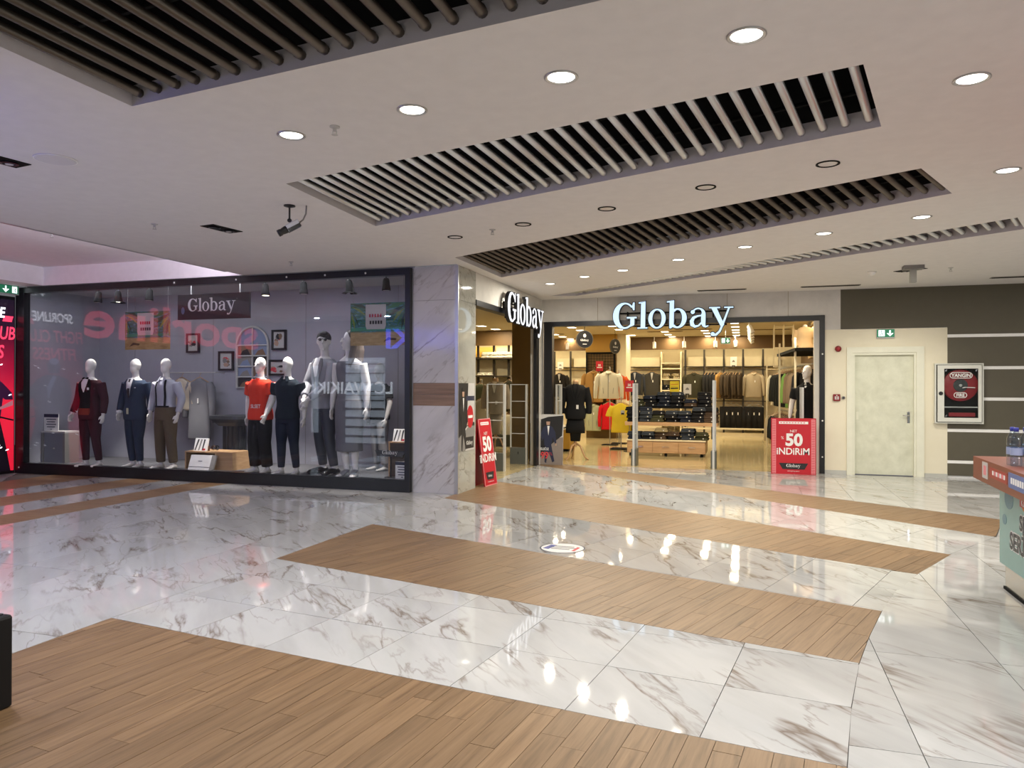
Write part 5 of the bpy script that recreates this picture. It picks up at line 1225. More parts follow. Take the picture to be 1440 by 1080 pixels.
# lower pale garment near the right rack
J6 = jacket('jacket', 'beige jacket hanging low beside the dark coats of the right rack', 'jacket', k_bei, .22, .82, style='plain'); J6.location = (rxy(20.38)-.05, 20.38, .91); J6.rotation_euler = (0, 0, D(-22))
# torso, cage and goods on the top shelf
f = Fig(arms={-1: [(-.195, .01, 1.415), (-.275, .03, 1.15), (-.22, -.12, .95)], 1: [(.195, .01, 1.415), (.28, .03, 1.15), (.26, -.08, .93)]})
t = thing('torso_form', 'headless torso form in a beige jacket standing on the dark top shelf', 'mannequin'); t.location = (1.06, 16.9, 2.33); t.scale = (.78, .78, .78)
TB = f.top(t, K('cloth_beige_warm', (.55, .40, .24)), 'jacket', .86, .03, .98, .022, .02, 1.49)
TB.location = (0, 0, -.86); G().lathe([(.06, 0), (.055, .06), (.03, .08)], (0, 0, .62), 16).mk('neck_cap', M_skin, t, True); G().lathe([(.16, 0), (.15, .012), (.02, .02)], (0, 0, 0), 20).mk('foot', M_shelfw, t)
t = thing('wire_cage', 'cream wire cage display frame standing on the right rack', 'display frame', (.72, 19.3, 2.05))
for x in (.5, .72, .94):
    for y in (19.0, 19.5): G().box(x-.012, x+.012, y-.012, y+.012, 2.03, 3.05).mk('bar', M_shelfw, t)
for z in (2.05, 2.5, 3.0):
    for y in (19.0, 19.5): G().box(.49, .95, y-.01, y+.01, z-.012, z+.012).mk('crossbar', M_shelfw, t)
    for x in (.5, .94): G().box(x-.01, x+.01, 19.0, 19.5, z-.012, z+.012).mk('crossbar', M_shelfw, t)
# right mannequin with black polo
f = Fig(arms={-1: [(-.195, .01, 1.415), (-.27, .02, 1.15), (-.29, -.03, .90)], 1: [(.195, .0, 1.415), (.275, -.02, 1.15), (.20, -.10, .92)]}, headturn=-.5)
t = thing('mannequin', 'white mannequin in a black polo shirt behind the red sale sign', 'mannequin')
f.body(t, face=True); f.top(t, c_blk, 'polo_shirt', .86, .018, .36, .024, .004, 1.48); f.trousers(t, c_blk, taper=.008)
for k in (-1, 1): f.patch(t, c_blk, 'collar', [(1.525, k*.008, k*.055), (1.485, k*.02, k*.085), (1.45, k*.03, k*.07)], .034)
f.patch(t, c_wht, 'collar_trim', [(1.46, -.006, .03), (1.43, -.002, .02)], .038)
base_stand(t); p = at_y(1135, 600, 15.25); t.location = (p.x, 15.25, 0); t.rotation_euler = (0, 0, -.35); t.scale = (1.08,)*3
# bare wooden hangers and belts under the right rail
t = thing('wooden_hanger', 'bare beech hanger hooked at the near end of the lower right rail', 'hanger'); hanger(t, w=.24); t.location = (.74, 16.5, .88); t.rotation_euler = (0, 0, .5); t.scale = (1.3, 1.3, 1.3)
t = dup(t, V((.84, 16.15, .88)), .3, 'second bare beech hanger, nearer the black polo mannequin'); t.scale = (1.3, 1.3, 1.3)
# grid column with hanging jackets
gc = struct(G().box(-4.82, -3.9, 22.35, 23.3, 0, 2.6).mk('trim_7', M_brownc)); G().box(-4.84, -3.88, 22.33, 23.32, 2.6, ZS).mk('ochre_casing', M_ochre, gc); G().box(-3.9, -3.62, 22.4, 23.3, .2, ZS).mk('side_casing', M_shelfw, gc)
gp = t = thing('grid_panel', 'black-framed wire grid hung on the ochre column', 'display grid', (-4.36, 22.3, 1.2))
G().box(-4.82, -3.92, 22.28, 22.32, 2.55, 2.60).box(-4.82, -4.77, 22.28, 22.32, .6, 2.55).box(-3.97, -3.92, 22.28, 22.32, .6, 2.55).mk('frame', M_blackm, t)
for i in range(10): x = -4.74+i*.085; G().box(x-.004, x+.004, 22.30, 22.31, .6, 2.55).mk('wire', M_blackm, t)
for i in range(22): z = .68+i*.086; G().box(-4.77, -3.97, 22.295, 22.305, z-.004, z+.004).mk('wire', M_blackm, t)
J1 = hang(jacket('jacket', 'tan jacket with price tag hanging on the grid column', 'jacket', k_tan, .27, .92, style='zip', det=k_brn), 835, 522, 22.1, sc=1.05)
J4 = hang(jacket('jacket', 'cream white zip jacket hanging in front of the grid column', 'jacket', k_wh, .28, .76, style='zip', det=M_greyp), 856, 522, 19.6)
J5 = hang(jacket('jacket', 'orange jacket mostly hidden behind the cream white jacket', 'jacket', k_or, .24, .72, style='plain'), 869, 526, 20.2, D(35))
J2 = hang(jacket('jacket', 'sage green zip jacket hanging low on the grid column', 'jacket', k_gr, .24, .84, style='zip', det=M_greyp), 834, 568, 22.1)
J3 = hang(jacket('jacket', 'bright red jacket hanging low between the sage jacket and the yellow T-shirt', 'jacket', K('cloth_crimson', (.50, .008, .015)), .24, .84, style='plain'), 857, 566, 22.1, D(18))
for J in (J1, J2, J3):
    q = J.location+V((.015, 0, .084*J.scale[0])); G().cyl(q, (q.x, 22.31, q.z), .009, 8).mk('peg', M_blackm, gp)
for J, dy in ((J4, .0), (J5, 0)):
    q = J.location+V((.012, 0, .082)); st = thing('garment_stand', 'slim steel stand hidden behind the '+('cream white jacket' if J is J4 else 'orange jacket'), 'garment stand', (q.x, q.y+.12, 0))
    G().cyl((q.x, q.y+.12, .02), (q.x, q.y+.12, q.z), .012, 8).mk('pole', M_alu, st); G().box(q.x-.2, q.x+.2, q.y, q.y+.3, 0, .02).mk('foot_plate', M_blackm, st); G().cyl((q.x, q.y-.02, q.z), (q.x, q.y+.13, q.z), .008, 8).mk('arm', M_alu, st)
t = thing('garment_stand', 'slim steel garment stand with dark foot plate carrying the yellow T-shirt', 'garment stand', (at_y(873, 600, 18.45).x, 18.45, 0)); x = t.location.x
G().cyl((x, 18.5, .02), (x, 18.5, 1.3), .014, 10).mk('pole', M_alu, t); G().box(x-.24, x+.24, 18.3, 18.72, 0, .03).mk('foot_plate', M_blackm, t); G().cyl((x, 18.28, 1.29), (x, 18.52, 1.29), .01, 8).mk('arm', M_alu, t)
T_ = jacket('tee_shirt', 'yellow T-shirt with a small photo print hanging on the steel stand', 'T-shirt', k_yl, .235, .74, style='tee', sl=.2, tagm=False)
G().box(.02, .11, -.084, -.078, -.30, -.2).mk('print', M_lgreyp, T_); G().box(.03, .10, -.086, -.083, -.30, -.26).mk('print_dark', M_ink, T_)
hang(T_, 873, 567, 18.3, D(-4), 1.02)
dup(T_, T_.location+V((.05, .12, -.01)), D(8), 'second yellow T-shirt hanging right behind the first', None, (1.0, 1.0, 1.0))
# bust stand with black coat
def bust_form(loc, rz, label, mc, mt, shirt=None, skirt=True, scale=1.):
    t = thing('bust_form', label, 'dress form')
    f = Fig(arms={-1: [(-.195, .01, 1.415), (-.265, .02, 1.14), (-.275, -.03, .90)], 1: [(.195, .01, 1.415), (.265, .02, 1.14), (.275, -.03, .90)]})
    f.top(t, mc, 'jacket', .80, .028, .99, .022, .014, 1.475)
    f.patch(t, shirt or M_lgreyp, 'shirt_front', [(1.49, -.05, .05), (1.40, -.045, .045), (1.25, -.01, .01)], .036)
    for k in (-1, 1): f.patch(t, mc, 'lapel', [(1.485, k*.055, k*.08), (1.40, k*.05, k*.12), (1.20, k*.015, k*.05)], .041)
    G().rings([(0, 0, 1.47, .062, .06), (0, 0, 1.56, .055, .055), (0, 0, 1.575, .03, .03)], 16).mk('neck_cap', M_box, t, True)
    g = G(); g.rings([(0, .01, .36, .095, .06), (0, .01, .6, .12, .075), (0, .01, .80, .135, .085)], 18, pw=3); g.mk('trousers', mt, t, True)
    if skirt: G().rings([(0, .01, .52, .19, .10), (0, .01, .62, .19, .10), (0, .01, .80, .165, .10)], 18, pw=3).mk('overcoat_hem', mt, t, True)
    G().box(.03, .075, -.178, -.172, 1.0, 1.08).mk('price_tag', M_paper, t)
    G().cyl((0, 0, .25), (0, 0, .4), .03, 12).mk('hub', M_box, t)
    for k in range(3):
        a = D(90+120*k+20); d = V((math.cos(a), math.sin(a), 0)); G().tube([d*.02+V((0, 0, .31)), d*.10+V((0, 0, .27)), d*.19+V((0, 0, .06)), d*.25+V((0, 0, .012)), d*.27+V((0, 0, .012))], [.022, .02, .018, .016, .012], 8).mk('leg', M_box, t, True)
    t.location = loc; t.rotation_euler = (0, 0, rz); t.scale = (scale,)*3; return t
p = at_z(809, 646, 0); bust_form((p.x, p.y, 0), .15, 'black coat and trousers on a beech tripod dress form just inside the main entrance', c_blk, c_blk, c_blk, scale=1.08)
p = at_z(697, 634, 0); bust_form((p.x, p.y, 0), .1, 'beige suit on a tripod dress form seen through the side entry', K('cloth_stone', (.36, .32, .27)), K('cloth_stone', (.36, .32, .27)), M_paper, False, 1.12)
# ---- centre table with jeans
tb = thing('display_table', 'beech display table with drawers and tiers stacked with dark jeans', 'table', (-1.75, 17.2, 0))
yf = 16.9
xa, xb = -2.70, -.98
G().box(xa, xb, yf, yf+.9, .07, .34).mk('base', M_box, tb)
for i in range(3):
    x0 = xa+.01+i*(xb-xa-.02)/3; d_ = G().box(x0+.005, x0+(xb-xa-.02)/3-.005, yf-.018, yf, .08, .325).mk('drawer', M_box, tb)
    xm = x0+(xb-xa)/6; G().tube([(xm-.07, yf-.018, .21), (xm-.07, yf-.035, .21), (xm+.07, yf-.035, .21), (xm+.07, yf-.018, .21)], .006, 6).mk('drawer_handle', M_chrome, d_)
G().box(xa-.01, xb+.01, yf-.03, yf+.92, .34, .37).mk('base_top', M_shelfw, tb)
for x in (xa+.08, -1.84, xb-.08): G().lathe([(.03, 0), (.035, .03), (.03, .06), (.02, .07)], (x, yf+.05, 0), 12).mk('caster', M_blackm, tb)
G().box(xa-.06, xb+.25, yf+.06, yf+1.0, .68, .76).mk('tier', M_box, tb); G().box(xa, xb+.15, yf+.45, yf+1.3, 1.06, 1.10).mk('tier', M_blackm, tb)
for x in (xa+.02, xb+.1): G().box(x, x+.05, yf+.5, yf+.55, .37, 1.06).mk('post', M_blackm, tb); G().box(x, x+.05, yf+.85, yf+.9, .37, 1.06).mk('post', M_blackm, tb)
dn = [K('denim_black', (.010, .010, .012)), K('denim_navy2', (.016, .020, .034)), K('denim_slate', (.035, .042, .055)), K('cord_olive', (.05, .05, .025)), K('cord_brown', (.07, .045, .03)), K('knit_sand', (.28, .23, .13))]
nm = ['black', 'navy', 'slate blue', 'olive', 'brown', 'sand']
def folded(i, x, y, z, w_, d_, h_, label, group, rz=0, cat='folded clothes'):
    t = thing('folded_garment', label, cat, (0, 0, 0), group)
    G().rbox(-w_/2, w_/2, -d_/2, d_/2, 0, h_*.55, .03).mk('lower_fold', dn[i], t, True); G().rbox(-w_/2+.012, w_/2-.012, -d_/2+.015, d_/2-.01, h_*.5, h_, .03).mk('upper_fold', dn[i], t, True)
    G().tube([(-w_/2+.02, -d_/2+.03, h_*.3), (w_/2-.02, -d_/2+.03, h_*.3)], h_*.28, 8).mk('folded_edge', dn[i], t, True)
    G().box(.04, .065, -d_/2-.012, -d_/2-.004, h_*.3, h_*.6).mk('price_tag', M_lgreyp, t)
    t.location = (x, y, z); t.rotation_euler = (0, 0, rz); return t
FP = {}
def fold(i, x, y, z, where, w_=.30, h_=.085, pile=0, lev=0, what='trousers'):
    key = (i, where); rz = D(RND.uniform(-13, 13)); l_ = f'folded {nm[i]} {what} {where}, {WORDS[pile]} pile from left, {WORDS[lev]} up'
    if key in FP: return dup(FP[key], V((x, y, z)), rz, l_)
    FP[key] = folded(i, x, y, z, w_, .34, h_, l_, f'folded clothes {where}', rz); return FP[key]
for zt_, yy, xs_, n_, where in ((.37, yf+.2, [xa+.17+.29*k for k in range(6)], (2, 3), 'on the drawer base'), (.76, yf+.26, [xa+.1+.29*k for k in range(7)], (3, 4), 'on the middle tier'), (1.10, yf+.68, [xa+.16+.30*k for k in range(6)], (2, 4), 'on the top tier')):
    for j, x in enumerate(xs_):
        z = zt_; stack = RND.randint(*n_)
        for s in range(stack):
            i = [3, 0, 1, 0, 4, 0, 2][(j+int(zt_*7)) % 7] if s < stack-1 else RND.choice([0, 1, 2, 2, 3, 4, 5]); fold(i, x+RND.uniform(-.02, .02), yy+RND.uniform(-.03, .03), z, where, pile=j, lev=s); z += .084
# folded shirts on the cream shelf unit and on the left shelves
for z in SHZ[2:5]:
    for k in range(2):
        for s in range(2): fold(0 if z < 1.7 else 5, xa*0+xs(937+14*k), 24.5, z+.036+.086*s, 'on the cream unit shelf '+WORDS[SHZ.index(z)], .24, pile=k, lev=s, what='clothes')
# small signs in the shop
def small_sign(px0, py0, px1, py1, Y, lbl, m_, kind=0, floor_=False):
    a, b = at_y(px0, py0, Y), at_y(px1, py1, Y); w_, h_ = b.x-a.x, a.z-b.z
    t = thing('shop_sign', lbl, 'sign', ((a.x+b.x)/2, Y, b.z))
    G().box(a.x, b.x, Y, Y+.012, b.z, a.z).mk('card', m_, t)
    ink = M_paper if m_ is M_red else M_ink
    if kind == 0:
        text('figures', '50', h_*.2, ((a.x+b.x)/2, Y, b.z+h_*.5), EX, EZ, (0, -.003, 0), M_paper, t, .03); G().box(a.x+w_*.15, b.x-w_*.15, Y-.003, Y, b.z+h_*.34, b.z+h_*.42).mk('text_line', M_paper, t); G().box(a.x+w_*.2, b.x-w_*.2, Y-.003, Y, b.z+h_*.1, b.z+h_*.2).mk('name_bar', M_redd, t)
    elif kind == 1:
        for z0, z1 in ((.65, .75), (.45, .5), (.25, .4)): G().prism([(w_*.1, h_*z0), (w_*.9, h_*(z0+.04)), (w_*.9, h_*z1), (w_*.1, h_*(z1-.03))], (a.x, Y, b.z), EX, EZ, (0, -.003, 0)).mk('printed_band', mat('print_orange', (.6, .2, .02), .5) if z0 > .6 else M_ink, t)
    else:
        G().prism([(w_*.25, h_*.45), (w_*.75, h_*.45), (w_*.65, h_*.6), (w_*.5, h_*.68), (w_*.35, h_*.6)], (a.x, Y, b.z), EX, EZ, (0, -.003, 0)).mk('printed_shape', M_greyp, t); G().box(a.x+w_*.25, b.x-w_*.25, Y-.003, Y, b.z, b.z+h_*.1).mk('name_bar', M_ink, t)
    G().cyl(((a.x+b.x)/2, Y+.02, .01 if floor_ else b.z-.06), ((a.x+b.x)/2, Y+.02, b.z+.02), .008, 6).mk('stem', M_alu, t)
    if floor_: G().lathe([(.14, 0), (.14, .01), (.02, .015)], ((a.x+b.x)/2, Y+.02, 0), 16).mk('foot', M_blackm, t)
small_sign(838, 508, 848, 522, 22.25, 'small red sale card hanging on the wire grid', M_red); small_sign(879, 535, 891, 551, 17.9, 'red sale card standing over the racks, left of the security post', M_red, floor_=True)
small_sign(942, 536, 955, 551, 20.5, 'yellow and orange card standing in front of the cream shelf unit', mat('card_yellow', (.7, .6, .03), .5), 1, True)
small_sign(961, 540, 972, 555, 18.9, 'white card standing over the jeans table', M_paper, 2, True); small_sign(1027, 502, 1036, 515, 24.40, 'white card propped on the back wall rack over the brown jackets', M_paper, 2); small_sign(784, 509, 792, 519, 24.40, 'pale card propped on the back wall rack at far left', M_paper, 2)
def round_sign(px, py, rx, ry, Y, lbl, yaw):
    p = at_y(px, py, Y); k = Y/math.cos(0)*0+(p-at_y(px, py+1, Y)).length
    t = thing('round_sign', lbl, 'sign', (0, 0, 0)); R_ = ry*k
    G().tube([(0, .012, 0), (0, -.012, 0)], R_, 28).mk('disc', M_black, t); G().tube([(0, .016, 0), (0, -.010, 0)], R_*1.05, 28).mk('rim', mat('sign_rim', (.10, .085, .06), .4), t)
    serif_print(t, (-R_*.5, -.014, -R_*.22), EX, EZ, NF, R_*1.0, M_paper); G().ell((0, -.013, R_*.42), (R_*.18, .003, R_*.22), 12, 8).mk('crest', M_lgreyp, t)
    G().box(-R_*.25, R_*.25, -.014, -.012, -R_*.62, -R_*.54).mk('text_line', M_lgreyp, t); G().cyl((0, 0, R_), (0, 0, ZS-p.z), .006, 6).mk('rod', M_blackm, t)
    t.location = p; t.rotation_euler = (0, 0, yaw)
round_sign(822, 477, 8, 12, 16.2, 'black round shop sign hanging inside the main entrance', .55); round_sign(865, 487, 4, 10, 17.4, 'black round shop sign seen nearly edge-on by the ochre column', 1.0)
# exit sign inside the shop
def exit_sign(a, b, Y, lbl, grp=None, flip=False, hang_z=None):
    t = thing('exit_sign', lbl, 'exit sign', ((a.x+b.x)/2, Y, b.z)); w_, h_ = b.x-a.x, a.z-b.z
    G().box(a.x, b.x, Y-.03, Y, b.z, a.z).mk('housing', M_lgreyp, t); G().box(a.x+.006, b.x-.006, Y-.033, Y-.03, b.z+.02, a.z-.004).mk('face', M_green, t)
    z0 = b.z+.02; h2 = h_-.024; xm = [.74, .28] if not flip else [.26, .72]
    c = a.x+w_*xm[0]
    G().prism([(-.012, .15), (.012, .15), (.012, .5), (.06, .32), (.075, .42), (0, .92) if 0 else (.012, .5), (.012, .88), (-.012, .88), (-.012, .5), (-.075, .42), (-.06, .32), (-.012, .5)], (c, Y-.033, z0), EX*(w_/.3), EZ*h2, (0, -.002, 0))
    G().box(c-.012, c+.012, Y-.036, Y-.033, z0+h2*.3, z0+h2*.85).mk('arrow_stem', M_white_e, t); G().prism([(-.055, .5), (0, .12), (.055, .5), (.03, .5), (0, .3), (-.03, .5)], (c, Y-.033, z0), EX*(w_/.3), EZ*h2, (0, -.003, 0)).mk('arrow_head', M_white_e, t)
    c = a.x+w_*xm[1]
    G().box(c-.05*w_/.3, c+.05*w_/.3, Y-.036, Y-.033, z0+h2*.12, z0+h2*.9).mk('doorway', M_white_e, t)
    g = G().tube([(c-.005, Y-.037, z0+h2*.62), (c+.005, Y-.037, z0+h2*.42), (c-.025, Y-.037, z0+h2*.3), (c-.03, Y-.037, z0+h2*.14)], .006, 6).tube([(c+.005, Y-.037, z0+h2*.42), (c+.03, Y-.037, z0+h2*.3), (c+.025, Y-.037, z0+h2*.16)], .006, 6).tube([(c-.035, Y-.037, z0+h2*.5), (c-.005, Y-.037, z0+h2*.6), (c+.03, Y-.037, z0+h2*.52)], .005, 6)
    g.mk('running_figure', M_green, t); G().ell((c-.004, Y-.037, z0+h2*.76), (.011, .003, .011), 8, 6).mk('figure_head', M_green, t)
    if hang_z: G().cyl(((a.x+b.x)/2, Y-.015, a.z), ((a.x+b.x)/2, Y-.015, hang_z), .006, 6).mk('rod', M_alu, t)
    return t
exit_sign(at_y(1013.5, 475, 21.5), at_y(1027, 484, 21.5), 21.5, 'green and white exit sign hanging from the shop ceiling', hang_z=ZS)
exit_sign(V((2.08, YB, 2.575)), V((2.37, YB, 2.415)), YB, 'green exit sign with arrow above the cream service door')
# side entry interior: brown column, shelf wall, racks
bc = struct(G().box(at_y(720, 500, 15.4).x, at_y(753, 500, 15.4).x, 15.4, 16.2, 0, ZS).mk('trim_8', M_brownc))
t = thing('shirt_shelf', 'dark steel shelf with folded white shirts, seen through the side entry', 'shelf', (at_y(697, 500, 20).x, 20.2, 0))
x0, x1 = at_y(664, 500, 20).x-.3, at_y(735, 500, 20).x
zsx = at_y(697, 500, 20).z-.07
for x in (x0+.4, at_y(691, 500, 20).x, at_y(712, 500, 20).x, x1): G().box(x-.03, x+.03, 20.2, 20.26, 0, 2.75).mk('upright', mu, t)
for z in (zsx, zsx-.5, zsx-1.0): G().box(x0, x1, 19.95, 20.5, z-.03, z).mk('shelf_board', mu, t)
G().box(x0, x1, 20.5, 20.56, 0, 2.78).mk('back_panel', M_shelfw, t); G().box(x0, x1, 20.0, 20.06, 2.72, ZS).mk('fascia', M_fascia, t)
G().box(x0, at_y(689, 500, 20).x, 20.44, 20.5, zsx+.05, 2.7).mk('ochre_panel', M_ochre, t)
o = strip_light((0, -.1+.2, 2.7), 3.0, .06, 16, rot=(D(20), 0, 0)); o.parent = t
WS = K('shirt_white', (.62, .58, .48))
dn.append(WS); nm.append('white')
for j, px in enumerate((683, 690, 698, 705, 714, 722)):
    for s in range(2): fold(6, at_y(px, 500, 20).x, 20.12, zsx+.086*s, 'on the side-entry shelf', .24, pile=j, lev=s, what='shirts')
for j, px in enumerate((677, 684)): fold(6, at_y(px, 500, 20).x, 20.12, zsx-.5, 'on the second side-entry shelf', .24, pile=j, what='shirts')
SJ = []
sj = jacket('jacket', 'pale grey jacket hanging at left behind the side entry', 'jacket', K('cloth_pale_grey', (.48, .47, .42)), .23, .8, None, 'zip'); SJ.append(hang(sj, 680, 560, 17.5, D(30)))
SJ.append(hang(jacket('jacket', 'olive jacket hanging at left behind the side entry', 'jacket', K('cloth_olive_green', (.07, .075, .04)), .24, .8, None, 'plain'), 675, 540, 18.2, D(40))); SJ.append(hang(jacket('jacket', 'dark green jacket hanging behind the beige suit', 'jacket', k_olive, .24, .85, None, 'plain'), 716, 535, 18.6, D(-30)))
for J in SJ:
    q = J.location+V((.012, 0, .082)); st = thing('garment_stand', 'slim steel stand holding the '+J['label'].split(' hanging')[0]+' behind the side entry', 'garment stand', (q.x, q.y+.12, 0))
    G().cyl((q.x, q.y+.12, .02), (q.x, q.y+.12, q.z), .012, 8).mk('pole', M_alu, st); G().box(q.x-.2, q.x+.2, q.y, q.y+.3, 0, .02).mk('foot_plate', M_blackm, st); G().cyl((q.x, q.y-.02, q.z), (q.x, q.y+.13, q.z), .008, 8).mk('arm', M_alu, st)
hang(jacket('shirt', 'cream shirt hanging low behind the beige suit', 'shirt', k_wh, .22, .8, None, 'plain', .3), 689, 583, 18.5); hang(jacket('shirt', 'second cream shirt hanging low, right of the beige suit', 'shirt', k_wh, .22, .8, None, 'plain', .3), 715, 583, 18.5)
t = thing('low_rack', 'black trestle rack standing behind the beige suit form', 'rack', (at_y(700, 600, 18.5).x, 18.5, 0)); x = t.location.x
for s in (-1, 1): G().tube([(x-.5*s, 18.5, .05), (x+.1*s, 18.5, .75)], .02, 6).mk('leg', M_blackm, t)
G().box(x-.6, x+.6, 18.3, 18.7, .0, .3).mk('base_box', mat('rack_box', (.05, .055, .04), .6), t); G().box(x-.55, x+.55, 18.47, 18.53, .97, .99).mk('bar', M_alu, t)
for s in (-.54, .54): G().box(x+s-.015, x+s+.015, 18.48, 18.52, .3, .98).mk('post', M_alu, t)
# white sneakers table behind the printed board
t = thing('low_table', 'low ochre table with shoes behind the printed standing board', 'table', (at_y(788, 600, 17.6).x, 17.6, 0)); x = t.location.x
G().box(x-.5, x+.28, 17.4, 17.9, .06, .52).mk('body', M_ochre, t); G().box(x-.52, x+.30, 17.38, 17.92, .52, .55).mk('top', M_shelfw, t); G().box(x-.46, x+.24, 17.42, 17.88, 0, .06).mk('kick', M_blackm, t)
def shoe(x, y, z, rz, label, m_, grp):
    t = thing('shoe', label, 'shoe', (0, 0, 0), grp)
    G().tube([(0, .13, .03), (0, .10, .05), (0, 0, .055), (0, -.10, .045), (0, -.15, .03)], [.03, .042, .045, .045, .02], 12, [1.1, 1.2, 1.0, .8, .7], (1, 0, 0)).mk('upper', m_, t, True); G().rbox(-.046, .046, -.16, .14, 0, .022, .04).mk('sole', M_blackm, t); G().box(-.012, .012, -.07, .02, .09, .1).mk('laces', M_ink if m_ is M_paper else M_paper, t)
    t.location = (x, y, z); t.rotation_euler = (0, 0, rz); return t
shoe(x+.05, 17.55, .55, .6, 'white shoe on the low ochre table, nearer one', M_paper, None); shoe(x+.20, 17.65, .55, .7, 'black and white shoe on the low ochre table', M_greyp, None); shoe(x+.16, 17.82, .55, -.4, 'white shoe at the back of the low ochre table', M_paper, None)
# ------------------------------------------------------------------ security gates
def gate(name_lbl, x, y, along_x, w_=.33, panel=True, h=1.6, base=True):
    t = thing('security_gate', name_lbl, 'security gate', (x, y, 0)); g = []
    def B(a0, a1, b0, b1, z0, z1):
        return G().box(x+a0, x+a1, y+b0, y+b1, z0, z1) if along_x else G().box(x+b0, x+b1, y+a0, y+a1, z0, z1)
    mp_ = mat('gate_silver', (.62, .62, .60), .35, .25)
    B(w_/2-.035, w_/2, -.035, .035, .0, h).mk('post', mp_, t); B(-w_/2, -w_/2+.02, -.02, .02, .0, h).mk('post', mp_, t)
    for z in (h, h*.79, h*.585, h*.385): B(-w_/2+.02, w_/2-.035, -.012, .012, z-.014, z).mk('crossbar', mp_, t)
    if panel: B(-w_/2+.02, w_/2-.035, -.004, .004, .34, h-.014).mk('clear_panel', M_acryl, t)
    B(-w_/2+.01, w_/2-.03, -.05, .05, .0, .33).mk('base_box', mat('gate_grey', (.09, .095, .085), .5), t)
    G().box(x-.006, x+.006, y-.055, y-.05, .2, .25).mk('lock', M_blackm, t) if along_x else None
    return t
gate('clear security gate with grey base nearest the marble pillar', -4.49, 12.99, True, .36); gate('clear security gate with grey base in front of the brown column', -4.46, 14.30, True, .36)
gate('security gate at the left of the main entrance, behind the printed board', -3.86, 15.16, False, .35); gate('aluminium security gate in the middle of the main entrance, left of the jeans table', -2.22, 14.86, False, .36, h=1.62); gate('aluminium security gate right of the jeans table', -.70, 14.80, False, .36, h=1.68); gate('white security gate beside the black polo mannequin', at_y(1128, 560, 14.95).x, 14.95, False, .36, h=1.55)
J = jacket('shirt', 'cream shirt hanging behind the suspenders mannequin in the display window', 'shirt', K('cloth_cream', (.55, .48, .38)), .24, .62, None, 'plain', .36); J.location = (at_y(256, 530, 11.3).x, 11.3, at_y(256, 528, 11.3).z)
J2 = jacket('coat', 'long grey coat hanging at the back of the display beside the cream shirt', 'coat', K('cloth_ash_grey', (.20, .20, .22)), .24, 1.15, None, 'plain', .6); J2.location = (at_y(281, 530, 11.3).x, 11.3, at_y(281, 530, 11.3).z)
t = thing('clothes_rail', 'thin grey rail on the display back wall carrying a shirt and a coat', 'rack', (J.location.x, 11.5, J.location.z))
z = J2.location.z+.082; G().cyl((J.location.x-.35, 11.3, z), (J2.location.x+.35, 11.3, z), .010, 8).mk('bar', M_lgreyp, t)
for x in (J.location.x-.3, J2.location.x+.3): G().cyl((x, 11.3, z), (x, 11.6, z), .009, 8).mk('bracket', M_lgreyp, t)
J.location.z = J2.location.z
# ------------------------------------------------------------------ lit shop signs
t = thing('lit_shop_sign', 'large lit shop name in white serif letters over the main entrance', 'sign', (-1.44, YB-.1, 2.7))
for z in (2.97, 2.72): G().box(-2.45, -.45, YB-.10, YB-.08, z-.014, z+.014).mk('rail', M_blackm, t)
for x in (-2.3, -1.5, -.7): G().box(x-.01, x+.01, YB-.09, YB, 2.86, 3.0).mk('bracket', M_blackm, t)
serif_word((-2.56, YB-.16, 2.665), EX, EZ+V((0.018, 0, .0)), NF, 2.22, .06, M_sign_face, t, mside=M_black)
t = thing('lit_shop_sign', 'lit shop name seen at an angle over the side entry', 'sign', (XS+.1, 13, 2.6))
for z in (2.98, 2.72): G().box(XS+.06, XS+.08, 11.9, 14.0, z-.014, z+.014).mk('rail', M_blackm, t)
for y in (12.0, 12.9, 13.8): G().box(XS, XS+.07, y-.01, y+.01, 2.86, 3.0).mk('bracket', M_blackm, t)
serif_word((XS+.14, 11.85, 2.65), (0, 1, 0), EZ, (1, 0, 0), 2.22, .06, M_sign_face2, t, mside=M_black)
# ------------------------------------------------------------------ posters and sale signs
def sale_poster(t, o, ex, ez, n, w_, h_, full=True):
    """red sale print on the plane (o, ex, ez) facing n"""
    o, ex, ez, n = V(o), V(ex), V(ez), V(n); d = n*.002
    def q(x0, x1, z0, z1, m_, nm_, k=1): return G().prism([(x0*w_, z0*h_), (x1*w_, z0*h_), (x1*w_, z1*h_), (x0*w_, z1*h_)], o, ex, ez, d*k).mk(nm_, m_, t)
    q(.17, .83, .905, .95, M_paper, 'text_band')
    for i in range(9): q(.2+.065*i, .24+.065*i, .918, .938, M_pink, 'small_letter', 1.4)
    T = lambda nm_, s_, sz, x, z, b_=.0, sx=1.: text(nm_, s_, sz*h_, o+ex*(x*w_)+ez*(z*h_), ex, ez, d*1.2, M_paper, t, b_, 'CENTER', sx)
    T('word_net', 'NET', .045, .5, .755); T('percent', '%', .05, .25, .63); T('figure_50', '50', .205, .51, .52, .04, .98); T('word_discount', 'iNDiRiM', .118, .49, .355, .018, .93)
    G().prism([(.25*w_, .09*h_), (.75*w_, .09*h_), (.83*w_, .2*h_), (.17*w_, .2*h_)], o, ex, ez, d).mk('name_plate', M_ink, t)
    serif_print(t, o+ex*(.34*w_)+ez*(.128*h_)+d, ex, ez, n, .32*w_, M_paper)
    text('web_line', 'www.globay.com.tr', .018*h_, o+ex*(.5*w_)+ez*(.05*h_), ex, ez, d, M_paper, t)
t = thing('sale_sign', 'red free-standing sale sign reading 50 discount at the right of the main entrance', 'sign', (.70, 14.2, 0))
xa_, xb_ = .33, 1.07
